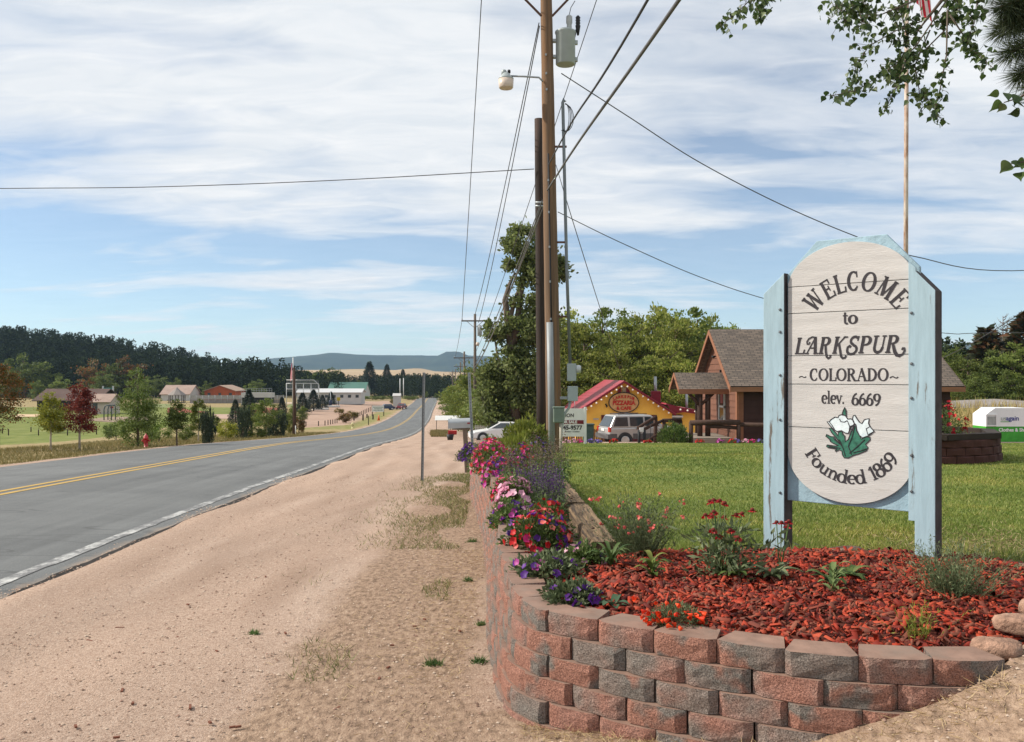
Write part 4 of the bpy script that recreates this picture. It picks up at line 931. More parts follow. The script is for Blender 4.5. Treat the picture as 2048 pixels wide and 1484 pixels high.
def build_mast():
    """service conduit with meter, fixed to the pole on stand-offs"""
    X0 = 1.06; r = empty('meter_mast', (X0, 16.95, .1), 'slim grey conduit mast with electric meter beside the brown utility pole', 'electric meter'); o = lambda x, z_, dy=0: (x - X0, dy, z_ - .1)
    m = MB(); m.tube([o(1.10, 1.6), o(1.03, 3.6), o(.96, 6.55), o(.955, 6.68), o(.98, 6.75), o(1.0, 6.70)], .03, 10); m.build('conduit', mat('conduit_grey', (.18, .20, .21), .5, .1, metal=.4), r)
    for zc in (5.85, 4.05, 2.65): MB().beam(o(.80, zc), o(1.03, zc), .035, .035).build('stand_off', mat('rust_steel', (.10, .05, .035)), r)
    MB().box(o(1.12, 1.60, -.03), (.17, .12, .33)).build('meter_base', greyp, r, bevel=.012)
    m = MB(); m.lathe([(.075, 0), (.075, .06), (.06, .09)], o(1.205, 1.66, -.03), 14, 0, Matrix.Rotation(math.pi / 2, 3, 'Y')); m.build('meter_glass', mat('meter_glass', (.45, .47, .48), .15, spec=.7), r)
    MB().box(o(1.14, 1.20, -.03), (.19, .12, .28)).build('breaker_box', greyp, r, bevel=.01)
    MB().beam(o(.85, 1.12), o(1.1, 1.12), .05, .05).build('bracket', galv, r)
    m = MB(); m.tube([o(1.10, 1.08), o(1.08, .95), o(.98, .80), o(.93, .5), o(.92, .0)], .025, 8); m.build('feed_conduit', greyp, r)
    m = MB()
    for k in range(4):
        rr = .16 - .03 * k; m.tube([o(1.0 + rr * math.sin(a) * 1.0, 6.45 + .26 * math.cos(a) - .06, -.02 * k) for a in np.linspace(0, 3.6, 12)], .007, 5)
    m.build('drip_loop', black, r)
build_mast()
def build_pedestal():
    r = empty('utility_pedestal', (.86, 16.55, .13), 'small grey-green utility box on a pale stake at the foot of the pole', 'utility box')
    MB().box((0, 0, .68), (.20, .13, .27)).build('cabinet', mat('cabinet_green', (.16, .20, .16), .5), r, bevel=.015)
    MB().box((0, 0, .825), (.225, .15, .03)).build('lid', mat('cabinet_green', (.16, .20, .16), .5), r, bevel=.01)
    m = MB(); m.tube([(.04, 0, -.1), (.04, 0, .55)], .028, 8); m.build('stake', mat('pvc_tan', (.42, .38, .31), .6), r)
build_pedestal()
def build_transformer():
    c = P(1131, 97, 17.0); r = empty('transformer', c - Vector((0, 0, .35)), 'grey cylindrical transformer hung near the top of the brown pole', 'transformer')
    m = MB(); m.lathe([(.17, 0), (.185, .015), (.185, .58), (.20, .60), (.20, .625), (.12, .67), (.0, .68)], (0, 0, .04), 22); m.build('tank', greyp, r)
    for zc in (.2, .5): MB().box((-.24, .02, zc), (.16, .10, .05)).build('mounting_bracket', galv, r)
    for zc in (.14, .46): MB().box((.20, 0, zc), (.06, .07, .07)).build('lug', greyp, r)
    m = MB(); m.lathe([(.04, .70), (.05, .74), (.045, .80), (.06, .83), (.06, .95), (.03, .98)], (.07, 0, 0), 12); m.build('bushing', mat('porcelain_grey', (.38, .40, .40), .3, spec=.6), r)
    m = MB(); m.lathe([(.02, .60)] + [(.035 if i % 2 else .05, .78 + i * .025) for i in range(7)] + [(.02, .97)], (.235, 0, 0), 10); m.tube([(.17, 0, .55), (.2, 0, .70), (.235, 0, .76)], .015, 6); m.build('surge_arrester', black, r)
    m = MB(); m.tube([(.07, 0, .98), (.10, 0, 1.12), (.18, 0, 1.25)], .007, 5); m.build('lead', black, r)
build_transformer()
def build_lamp():
    c = P(1012, 172, 16.9); r = empty('street_lamp', (pole_at(7.15).x, 16.9, 7.0), 'yard lamp with frosted globe on a short arm of the brown pole', 'street lamp'); q = Vector((pole_at(7.15).x, 16.9, 7.0)); o = lambda px, py: P(px, py, 16.9) - q
    m = MB(); m.tube([o(1086, 163), o(1078, 155), o(1050, 153), o(1022, 152)], .018, 8); m.build('arm', galv, r)
    m = MB(); m.lathe([(.035, -.02), (.07, -.04), (.10, -.09), (.145, -.13), (.145, -.15)], o(1012, 143) , 18); m.build('head', greyp, r)
    m = MB(); m.lathe([(.12, -.32), (.135, -.30), (.145, -.15)], o(1012, 143), 18); m.build('refractor', mat('frosted_plastic', (.60, .50, .42), .35, .1, 30, .4, 120), r)
    m = MB(); m.lathe([(.03, 0), (.03, .05), (.02, .06)], o(1018, 146), 10); m.build('photocell', black, r)
    m = MB(); m.lathe([(.05, -.04), (.05, .03), (.03, .05)], o(1008, 145), 10); m.build('ballast_housing', greyp, r)
build_lamp()
def dark_pole():
    b = P(1085, 862, 23.5); t = P(1078, 238, 23.5); r = empty('short_utility_pole', b, 'black creosoted pole with a flat top, standing behind the brown one', 'utility pole')
    m = MB(); m.tube([(0, 0, -.5)] + [(t - b) * (i / 8) for i in range(1, 9)], [.15 - .004 * i for i in range(9)], 16); m.build('shaft', dkwood, r)
    for row in (405, 412): m = MB(); m.tube([P(1071, row, 23.3) - b, P(1090, row, 23.3) - b], .03, 6); m.build('cable_clamp', galv, r)
dark_pole()
def far_pole(px, D, top, label, cross, transf=False, tilt=0, wide=2.4):
    b = on((px - 1024) / F * D, D); zt = CZ - (top - HZ) / F * D; h = zt - b.z; r = empty('line_pole', b, label, 'utility pole', 'poles along the road')
    m = MB(); m.tube([(0, 0, -.5), (tilt * h * .5, 0, h * .5), (tilt * h, 0, h)], [.16, .14, .11], 10); m.build('shaft', mat('grey_pole', (.13, .105, .085), .9, .2, stretch=(5, 5, .3)) if cross else wood, r)
    if cross:
        zc = h - .62 if transf else h - .8; MB().box((tilt * h, -.14, zc), (wide, .10, .12)).build('crossarm', mat('grey_pole', (.13, .105, .085)), r)
        for s in (-1, 1):
            MB().beam((tilt * h + s * .7, -.16, zc - .05), (tilt * h, -.16, zc - .65), .05, .04).build('brace', mat('grey_pole', (.13, .105, .085)), r)
            m = MB(); m.lathe([(.03, 0), (.05, .1), (.03, .16)], (tilt * h + s * (wide / 2 - .06), -.14, zc + .06), 8); m.build('insulator', galv, r)
    if transf:
        m = MB(); m.lathe([(.20, 0), (.21, .9), (.05, .98)], (tilt * h + .42, -.1, h - 1.95), 12); m.build('transformer_can', mat('pale_can', (.42, .44, .44), .4), r)
        m = MB(); m.lathe([(.10, 0), (.17, .16), (.12, .34)], (tilt * h + .24, -.15, h - 2.85), 10); m.build('lamp_globe', mat('frosted_plastic', (.60, .50, .42), .35), r)
    return r
far_pole(950, 80, 628, 'grey roadside pole with crossarm and pale transformer can', True, True)
far_pole(928.5, 112, 703, 'slim brown pole with crossarm beyond the pole with the can', True, wide=2.6)
far_pole(921, 165, 724, 'small far pole with crossarm, third along the roadside', True)
far_pole(911, 245, 738, 'tiny far pole near the crest of the road', True)
far_pole(905, 290, 741, 'tiny far pole nearest the crest of the road', True)
wire_m = mat('wire', (.055, .055, .06), .6); cable_m = mat('cable_grey', (.13, .13, .135), .6)
def wire(a, b, r, label, sag=0, m=wire_m, n=26, name='overhead_wire', grp='overhead wires at the brown pole', mids=None):
    a = Vector(a); b = Vector(b)
    if mids: key = [a] + [Vector(q) for q in mids] + [b]; t = np.linspace(0, 1, len(key)); pts = []
    if mids:
        kx = np.array([tuple(q) for q in key]); f = [interp(t, kx[:, j]) for j in range(3)]; pts = [Vector([float(g(u)) for g in f]) for u in np.linspace(0, 1, n)]
    else: pts = [a + (b - a) * (i / n) - Vector((0, 0, sag * 4 * (i / n) * (1 - i / n))) for i in range(n + 1)]
    rr = [r] * len(pts) if isinstance(r, (int, float)) else list(np.interp(np.linspace(0, 1, len(pts)), np.linspace(0, 1, len(r)), r))
    mb = MB(); mb.tube(pts, rr, 6); o = mb.build(name, m); return tag(o, label, 'wire', grp)
ca = pole_at(9.05)
wire(ca + Vector((-1.17, -.16, .2)), P(924, 639, 80), [.009, .024], 'power line from the left end of the crossarm to the next pole', .15)
wire(ca + Vector((1.17, -.16, .2)), P(977, 639, 80), [.009, .024], 'power line from the right end of the crossarm to the next pole', .15)
wire(P(1078, 46, 16.9), P(950, 629, 80), [.010, .026], 'power line from below the crossarm to the top of the next pole', .35)
wire(P(1079, 52, 16.9), P(957, 645, 80), [.010, .026], 'neutral line running just beside the top line to the next pole', .45)
wire(P(1095, 380, 16.8), (4.6, -16, 5.9), [.017, .022, .025], 'thick twisted grey cable sweeping overhead from the brown pole, lower of two', m=cable_m, mids=[(1.02, 13.4, 5.06), (1.575, 8.5, 5.09), (3.0, -4, 5.3)], n=40)
wire(P(1098, 328, 16.8), (3.6, -16, 6.0), [.013, .016, .018], 'thick dark cable sweeping overhead from the brown pole, upper of two', m=wire_m, mids=[(.90, 13.4, 5.33), (1.28, 8.5, 5.09), (2.4, -4, 5.3)], n=40)
wire(P(1123, 147, 17), P(2500, 500, 44), [.010, .02], 'long sagging service wire running from the transformer across behind the sign', mids=[P(1255, 232, 19.5), P(1400, 325, 23), P(1560, 408, 26), P(1705, 470, 29), P(1830, 513, 32), P(2048, 541, 37)], n=60)
wire(P(1116, 424, 17), P(2300, 662, 48), [.008, .018], 'thin sagging wire running low behind the sign towards the right', mids=[P(1250, 489, 20.5), P(1400, 554, 25), P(1535, 599, 28.5), P(1720, 646, 33), P(1900, 667, 38), P(1970, 666, 40)], n=50)
wire(P(1112, 330, 17), P(1245, 757, 62), [.006, .018], 'service drop from the pole to the peak of the red roof', mids=[P(1148, 450, 21), P(1195, 600, 34)], n=30)
wire(P(1068, 338, 23.4), P(-500, 384, 27), .012, 'single wire crossing the road from the black pole', mids=[P(660, 361, 25), P(300, 374, 26), P(0, 377, 26.5)], n=40)
for k, (dx, dy) in enumerate(((0, 0), (4, 8), (-3, 14))):
    wire(P(1085 + dx, 400 + dy, 17.1), P(950 + dx * .3, 728 + dy * .5, 80), [.012, .03], ['upper', 'middle', 'lower'][k] + ' telephone cable running from the brown pole to the next pole', .25 + .12 * k, cable_m)
wire(P(978, 640, 80), P(947, 712, 112), .02, 'wire from the transformer pole to the slim brown pole, right side', .2); wire(P(924, 640, 80), P(911, 712, 112), .02, 'wire from the transformer pole to the slim brown pole, left side', .2)
wire(P(1880, 718, 45), P(2200, 515, 22), .014, 'slanting wire rising over the trees beside the sign post', .2)
# flagpole in the planter
def flagpole():
    r = empty('flagpole', (6.74, 15.4, .2), 'rust-streaked white flagpole rising from the raised planter behind the sign', 'flagpole')
    m = MB(); m.tube([(0, 0, -.2), (.0, 0, 4), (.02, 0, 8.6)], [.04, .037, .032], 12); m.build('shaft', mat('rusty_white', (.52, .45, .38), .5, .1, 3, stretch=(2, 2, .7), dirt=(.24, .095, .03), dscale=2.2, dpos=(.42, .62)), r)
    m = MB(); m.lathe([(0, -.06), (.06, 0), (0, .06)], (.02, 0, 8.65), 12); m.build('finial', mat('brass', (.5, .35, .1), .3, metal=.8), r)
    f = empty('flag', (6.83, 15.38, 7.95), 'limp red and white flag hanging behind the cottonwood leaves', 'flag')
    V = []; nx, ny = 14, 14
    for j in range(ny):
        for i in range(nx):
            u = i / (nx - 1); v = j / (ny - 1); V.append((.02 + .34 * u * (.5 + .5 * v), .10 * math.sin(u * 11 + v * 2) * (.3 + .7 * u), .9 - .9 * v - .5 * u * v + .02))
    fs = [(j * nx + i, j * nx + i + 1, (j + 1) * nx + i + 1, (j + 1) * nx + i) for j in range(ny - 1) for i in range(nx - 1)]; mi = [(i % 2) for j in range(ny - 1) for i in range(nx - 1)]
    me = bpy.data.meshes.new('cloth'); me.from_pydata(V, [], fs); me.materials.append(leafmat('flag_red', [(.50, .03, .05), (.5, .03, .05)], .4)); me.materials.append(leafmat('flag_white', [(.7, .66, .66), (.7, .66, .66)], .4)); me.polygons.foreach_set('material_index', mi); me.polygons.foreach_set('use_smooth', [True] * len(fs)); me.update(); link('cloth', me, f)
flagpole()
# stakes and mailbox on the shoulder
def stake(a, b, label):
    A = P(*a); B = P(*b); r = empty('sign_stake', A, label, 'post', 'bare sign stakes on the shoulder'); m = MB(); d = (B - A); L = d.length
    sec = [(-.026, .010), (-.026, 0), (-.013, 0), (-.013, .022), (.013, .022), (.013, 0), (.026, 0), (.026, .010)]
    for (x0, y0), (x1, y1) in zip(sec[:-1], sec[1:]):
        m.add([Vector((x0, y0, -.15)), Vector((x1, y1, -.15)), d + Vector((x1, y1, 0)), d + Vector((x0, y0, 0))], [(0, 1, 2, 3)])
    o = m.build('channel', galv, r); so = o.modifiers.new('thick', 'SOLIDIFY'); so.thickness = .004
    h = MB()
    for k in range(34): t = (k + .5) / 34; h.lathe([(.006, -.002), (.006, .002)], d * t + Vector((0, .019, 0)), 6, 0, Matrix.Rotation(math.pi / 2, 3, 'X'))
    h.build('bolt_hole', black, r); return r
ga = G(844, 962); stake((844, 962, ga.y), (848, 745, ga.y), 'bare steel stake nearest the road on the gravel shoulder'); stake((949, 961, ga.y), (938, 745, ga.y + .1), 'leaning bare steel stake beside the mailbox')
def mailbox():
    b = G(935, 945); D = b.y; s = D / F; r = empty('mailbox', b, 'grey rural mailbox on a leaning weathered post', 'mailbox')
    m = MB(); m.beam((0, 0, -.2), (-.055, 0, 86 * s), .095, .095); m.build('post', mat('grey_post', (.20, .15, .115), .9, .3, 4, .6, 20, stretch=(5, 5, .4)), r, bevel=.006)
    # vaulted body seen from the side
    L = .47; h0 = 88 * s; sec = [(-.09, 0), (.09, 0), (.09, .12)] + [(.09 * math.cos(a), .12 + .09 * math.sin(a)) for a in np.linspace(.3, math.pi - .3, 8)] + [(-.09, .12)]
    m = MB(); m.prism(sec, (-.40, 0, h0), (0, -1, 0), (0, 0, 1), (1, 0, .045), L); m.build('body', mat('mailbox_alu', (.42, .44, .45), .35, .08, metal=.55, spec=.6), r)
    m = MB(); m.prism([(x * 1.04, z_ * 1.03) for x, z_ in sec], (-.415, 0, h0 - .002), (0, -1, 0), (0, 0, 1), (1, 0, 0), .02); m.build('door', mat('mailbox_alu2', (.36, .38, .40), .4, metal=.5), r)
    MB().box((-.12, 0, h0 - .01), (.42, .12, .03)).build('mount_board', mat('grey_post', (.2, .15, .115)), r)
    MB().box((.05, -.10, h0 + .12), (.10, .01, .03)).build('flag', mat('dull_red', (.3, .02, .02), .5), r)
mailbox()
def paper_tube():
    b = G(905, 880); r = empty('newspaper_box', b, 'red newspaper box on a white stand with a black pot, beyond the mailbox', 'newspaper box'); s = b.y / F
    MB().box((0, 0, 15 * s), (17 * s, .3, 8 * s)).build('box', mat('paper_red', (.38, .02, .02), .5), r, bevel=.02); MB().box((-7 * s, 0, 6 * s), (4 * s, .12, 20 * s)).build('stand', mat('white_stand', (.6, .6, .58), .6), r)
    m = MB(); m.lathe([(.14, 0), (.2, .32), (.18, .32)], (-4 * s, -.25, 0), 12); m.build('pot', black, r)
paper_tube()
def white_board():
    b = G(895, 862); s = b.y / F; r = empty('roadside_signboard', b, 'blank white low signboard on two legs beside the road', 'sign')
    M_ = Matrix.Rotation(-.9, 3, 'X'); MB().box((0, 0, 26 * s), (50 * s, .04, 14 * s), 0, M_).build('board', mat('white_sign', (.66, .66, .64), .6, .06), r)
    for dx in (-22, 6): MB().box((dx * s, 0, 11 * s), (.06, .06, 26 * s)).build('leg', mat('dark_leg', (.07, .06, .055)), r)
white_board()
# ================================================================ flat lettering with the built-in font
def font_mesh(body, size, ext=.004, bold=0.0, align='CENTER', shear=0):
    c = bpy.data.curves.new('lettering', 'FONT'); c.body = body; c.size = size; c.extrude = ext; c.offset = bold; c.align_x = align; c.align_y = 'CENTER'; c.shear = shear; c.resolution_u = 3
    o = bpy.data.objects.new('lettering', c); COL.objects.link(o); dg = bpy.context.evaluated_depsgraph_get(); dg.update()
    me = bpy.data.meshes.new_from_object(o.evaluated_get(dg)); bpy.data.objects.remove(o); bpy.data.curves.remove(c); return me
def lettering(body, size, loc, parent, m, rotz=0, bold=0.0, align='CENTER', sx=1.0, shear=0, ext=.004, roty=0):
    me = font_mesh(body, size, ext, bold, align, shear); me.materials.clear(); me.materials.append(m)
    o = link('lettering', me, parent, loc); o.rotation_euler = (math.pi / 2, roty, rotz); o.scale = (sx, 1, 1); return o

# ================================================================ brown gabled building
brick_m = None
siding = mat('brown_siding', (.155, .07, .045), .8, .12, 3, 0); shade_siding = mat('shaded_brown_siding', (.045, .021, .017), .85, .15, 2)  # second one: same siding darkened, shade of the long walls put into colour
fascia = mat('orange_stain', (.25, .11, .06), .7, .15, 5, stretch=(.4, 3, 3))
def shingle_material():
    m, nt, b = newmat('shingles'); N = nt.nodes; L = nt.links; br = N.new('ShaderNodeTexBrick'); tc = N.new('ShaderNodeTexCoord'); mp = N.new('ShaderNodeMapping')
    L.new(tc.outputs['UV'], mp.inputs[0]); L.new(mp.outputs[0], br.inputs[0]); br.inputs['Scale'].default_value = 1.0; br.inputs['Brick Width'].default_value = .32; br.inputs['Row Height'].default_value = .145
    br.inputs['Mortar Size'].default_value = .012; br.inputs['Color1'].default_value = (.155, .12, .095, 1); br.inputs['Color2'].default_value = (.085, .068, .056, 1); br.inputs['Mortar'].default_value = (.03, .025, .022, 1); br.inputs['Bias'].default_value = -.1
    L.new(br.outputs[0], b.inputs['Base Color']); b.inputs['Roughness'].default_value = .95; bumpn(nt, b, br.outputs['Fac'], .5, -.02); return m
shing = shingle_material()
def roof_plane(name, a, b, c, d, m, parent, t=.09):
    """quad a-b (eave) c-d (ridge), thickened downwards, with metric UVs"""
    a, b, c, d = map(Vector, (a, b, c, d)); n = (b - a).cross(d - a).normalized()
    if n.z < 0: n = -n
    V = [a, b, c, d] + [p - n * t for p in (a, b, c, d)]
    me = bpy.data.meshes.new(name); me.from_pydata(V, [], [(0, 1, 2, 3), (7, 6, 5, 4), (0, 4, 5, 1), (1, 5, 6, 2), (2, 6, 7, 3), (3, 7, 4, 0)]); me.materials.append(m)
    uv = me.uv_layers.new(name='UVMap'); e = (b - a).normalized(); f = n.cross(e)
    for lp in me.loops: p = Vector(V[lp.vertex_index]) - a; uv.data[lp.index].uv = (p.dot(e), p.dot(f))
    me.update(); return link(name, me, parent)
def brown_building():
    B = Vector((9.55, 38.0, -1.5)); r = empty('brown_building', B, 'brown wood-sided building with steep shingled gable roof and small porch', 'building'); o = lambda x, y, z_: (x - B.x, y - B.y, z_ - B.z)
    x0, x1, y0, y1, yr = 9.55, 18.5, 38.0, 45.4, 41.7; ze, zr_ = 1.22, 3.55
    # long wall with lap boards, gable walls
    m = MB(); m.add([o(x0, y0, -1.5), o(x1, y0, -1.5), o(x1, y0, ze), o(x0, y0, ze)], [(0, 1, 2, 3)]); m.add([o(x0, y1, -1.8), o(x1, y1, -1.8), o(x1, y1, ze), o(x0, y1, ze)], [(0, 1, 2, 3)]); m.build('side_wall', shade_siding, r)
    for xx in (x0, x1): m = MB(); m.add([o(xx, y0, -1.6), o(xx, y1, -1.6), o(xx, y1, ze), o(xx, yr, zr_), o(xx, y0, ze)], [(0, 1, 2, 3, 4)]); m.build('gable_wall', siding, r)
    nb = 18
    for k in range(nb):     # lap siding on the sunlit gable
        za = -1.45 + k * .27; zb = za + .262
        def half(zv): return max(.02, (y1 - yr) * min(1, (zr_ - zv) / (zr_ - ze)))
        if za > zr_ - .15: break
        ha, hb = half(za), half(min(zb, zr_ - .05))
        m = MB(); m.add([o(x0 - .035, yr - ha, za), o(x0 - .035, yr + ha, za), o(x0 - .008, yr + hb, zb), o(x0 - .008, yr - hb, zb), o(x0 - .004, yr - ha, za), o(x0 - .004, yr + ha, za)], [(0, 1, 2, 3), (0, 4, 5, 1)]); m.build('lap_board', siding, r)
    for k in range(10):
        za = -1.4 + k * .27; m = MB(); m.add([o(x0, y0 - .03, za), o(x1, y0 - .03, za), o(x1, y0 - .006, za + .262), o(x0, y0 - .006, za + .262), o(x0, y0 - .003, za), o(x1, y0 - .003, za)], [(0, 1, 2, 3), (0, 4, 5, 1)]); m.build('lap_board', shade_siding, r)
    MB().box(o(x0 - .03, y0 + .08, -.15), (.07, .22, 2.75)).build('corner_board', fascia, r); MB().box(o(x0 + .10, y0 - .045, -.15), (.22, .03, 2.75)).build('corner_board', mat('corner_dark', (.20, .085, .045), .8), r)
    ov = .42; e = .40; slope = (zr_ - ze) / (yr - y0); zo = ze - slope * e + .12
    roof_plane('roof', o(x0 - ov, y0 - e, zo), o(x1 + ov, y0 - e, zo), o(x1 + ov, yr, zr_ + .12), o(x0 - ov, yr, zr_ + .12), shing, r); roof_plane('roof', o(x1 + ov, y1 + e, zo), o(x0 - ov, y1 + e, zo), o(x0 - ov, yr + .02, zr_ + .12), o(x1 + ov, yr + .02, zr_ + .12), shing, r)
    for s, ya in ((1, y0 - e), (-1, y1 + e)):
        for xx in (x0 - ov - .012, x1 + ov + .012): m = MB(); m.add([o(xx, ya, zo - .03), o(xx, yr, zr_ + .09), o(xx, yr, zr_ - .13), o(xx, ya, zo - .26)], [(0, 1, 2, 3)]); q = m.build('rake_board', fascia, r); so = q.modifiers.new('t', 'SOLIDIFY'); so.thickness = .04; so.offset = 0
    MB().box(o((x0 + x1) / 2, y0 - e - .02, zo - .14), (x1 - x0 + 2 * ov, .035, .20)).build('eave_board', fascia, r)
    # window, lamps and vent on the gable
    w = MB(); xw = x0 - .06
    for a, b, c, d in ((40.15, 40.25, -.5, .80), (41.2, 41.3, -.5, .80), (40.15, 41.3, .72, .80), (40.15, 41.3, -.58, -.48), (40.15, 41.3, .08, .17)): w.box(o(xw, (a + b) / 2, (c + d) / 2), (.06, b - a, d - c))
    wo = w.build('window_frame', mat('white_frame', (.72, .70, .66), .5), r); MB().box(o(x0 - .05, 40.72, .12), (.02, .98, 1.25)).build('pane', mat('dark_glass', (.03, .035, .035), .08, spec=.8), r)
    MB().box(o(x0 - .066, 40.72, .48), (.006, .5, .42)).build('window_notice', mat('notice_red', (.35, .08, .07), .6), r)
    MB().box(o(x0 - .045, 40.72, .94), (.04, 1.3, .12)).build('window_head', fascia, r)
    m = MB(); m.lathe([(.02, 0), (.09, .05), (.09, .12)], o(x0 - .25, 41.55, 2.32), 10); m.box(o(x0 - .12, 41.6, 2.42), (.26, .05, .05)); m.build('flood_lamp', black, r)
    MB().box(o(x0 - .05, 41.0, 1.72), (.08, .1, .1)).build('vent', black, r)
    # porch: its own little gable roof on log posts, plank deck
    px0, px1, pya, pyb, pyr = 7.35, 9.52, 39.55, 42.05, 40.8; pze, pzr = .93, 1.66
    rf = roof_plane('porch_roof', o(px0, pya, pze), o(px1, pya, pze), o(px1, pyr, pzr), o(px0, pyr, pzr), shing, r, .07); roof_plane('porch_roof', o(px1, pyb, pze), o(px0, pyb, pze), o(px0, pyr + .01, pzr), o(px1, pyr + .01, pzr), shing, r, .07)
    MB().box(o((px0 + px1) / 2, pya - .01, pze - .11), (px1 - px0, .04, .22)).build('porch_eave_board', fascia, r)
    for ya in (pya, pyb): m = MB(); m.add([o(px0 - .01, ya, pze), o(px0 - .01, pyr, pzr), o(px0 - .01, pyr, pzr - .16), o(px0 - .01, ya, pze - .2)], [(0, 1, 2, 3)]); q = m.build('porch_rake_board', fascia, r); so = q.modifiers.new('t', 'SOLIDIFY'); so.thickness = .04; so.offset = 0
    log = mat('dark_log', (.06, .033, .024), .85, .25, 3, .5, 12, stretch=(4, 4, .4))
    for (x, y) in ((8.30, 39.75), (8.66, 39.8), (8.62, 41.8)): m = MB(); m.tube([o(x, y, -1.3), o(x, y, pze - .05)], .12, 10); m.build('porch_post', log, r)
    m = MB(); m.tube([o(8.3, 39.72, .2), o(8.95, 39.72, .8)], .07, 8); m.build('porch_brace', log, r); m = MB(); m.tube([o(8.3, 39.72, .2), o(7.7, 39.72, .85)], .07, 8); m.build('porch_brace', log, r)
    for k in range(14): MB().box(o(8.3, 38.75 + k * .25, -1.18), (2.3, .235, .06)).build('deck_board', mat('grey_deck', (.25, .21, .17), .9, .2, 4, stretch=(.4, 5, 5)), r)
    MB().box(o(8.3, 38.6, -1.36), (2.3, .05, .3)).build('deck_skirt', mat('grey_deck', (.25, .21, .17)), r)
brown_building()
logm = mat('dark_log', (.085, .045, .03))
def log_rail(name, pts_posts, rails, label):
    b = Vector(pts_posts[0][0]); b.z = min(p[0][2] for p in pts_posts); r = empty(name, b, label, 'railing')
    for a, h in pts_posts: m = MB(); a = Vector(a); m.tube([a - b - Vector((0, 0, .3)), a - b + Vector((0, 0, h))], .09, 10); m.build('post', logm, r)
    for a, c, rad in rails: m = MB(); m.tube([Vector(a) - b, (Vector(a) + Vector(c)) / 2 - b + Vector((0, 0, .02)), Vector(c) - b], rad, 10); m.build('rail', logm, r)
    return r
log_rail('log_fence', [(P(1382, 886, 36.9), .85), (P(1477, 886, 36.9), .82), (P(1545, 886, 37), .7)], [(P(1380, 846, 36.9), P(1480, 845, 36.9), .115), (P(1412, 853, 36.95), P(1476, 856, 36.95), .075), (P(1478, 849, 36.9), P(1900, 858, 37.2), .09)], 'low dark log fence along the lawn in front of the brown building')
log_rail('ramp_railing', [(P(1311, 880, 40), 1.0), (P(1328, 880, 40.5), .86), (P(1361, 880, 41), .86)], [(P(1276, 856, 39), P(1312, 834, 40), .07), (P(1282, 862, 39), P(1326, 841, 40.5), .07), (P(1326, 841, 40.5), P(1362, 842, 41), .09), (P(1290, 884, 39), P(1328, 862, 40.4), .05)], 'dark log handrail of the ramp beside the parked wagon')
def notice_box():
    b = P(1283, 886, 37.4); r = empty('notice_box', b, 'small white notice box on two dark posts in front of the parked wagon', 'notice box')
    for dx in (-.1, .12): m = MB(); m.tube([(dx, 0, -.2), (dx, 0, .55)], .06, 8); m.build('post', black, r)
    m = MB(); m.tube([(.38, 0, -.2), (.38, 0, .75)], .012, 6); m.build('stake', black, r)
    MB().box((0, -.02, .55), (.16, .12, .17)).build('box', mat('notice_white', (.65, .62, .6), .6, .2, 30), r)
notice_box()
SIGNW = mat('sign_white', (.68, .67, .64), .6, .05)
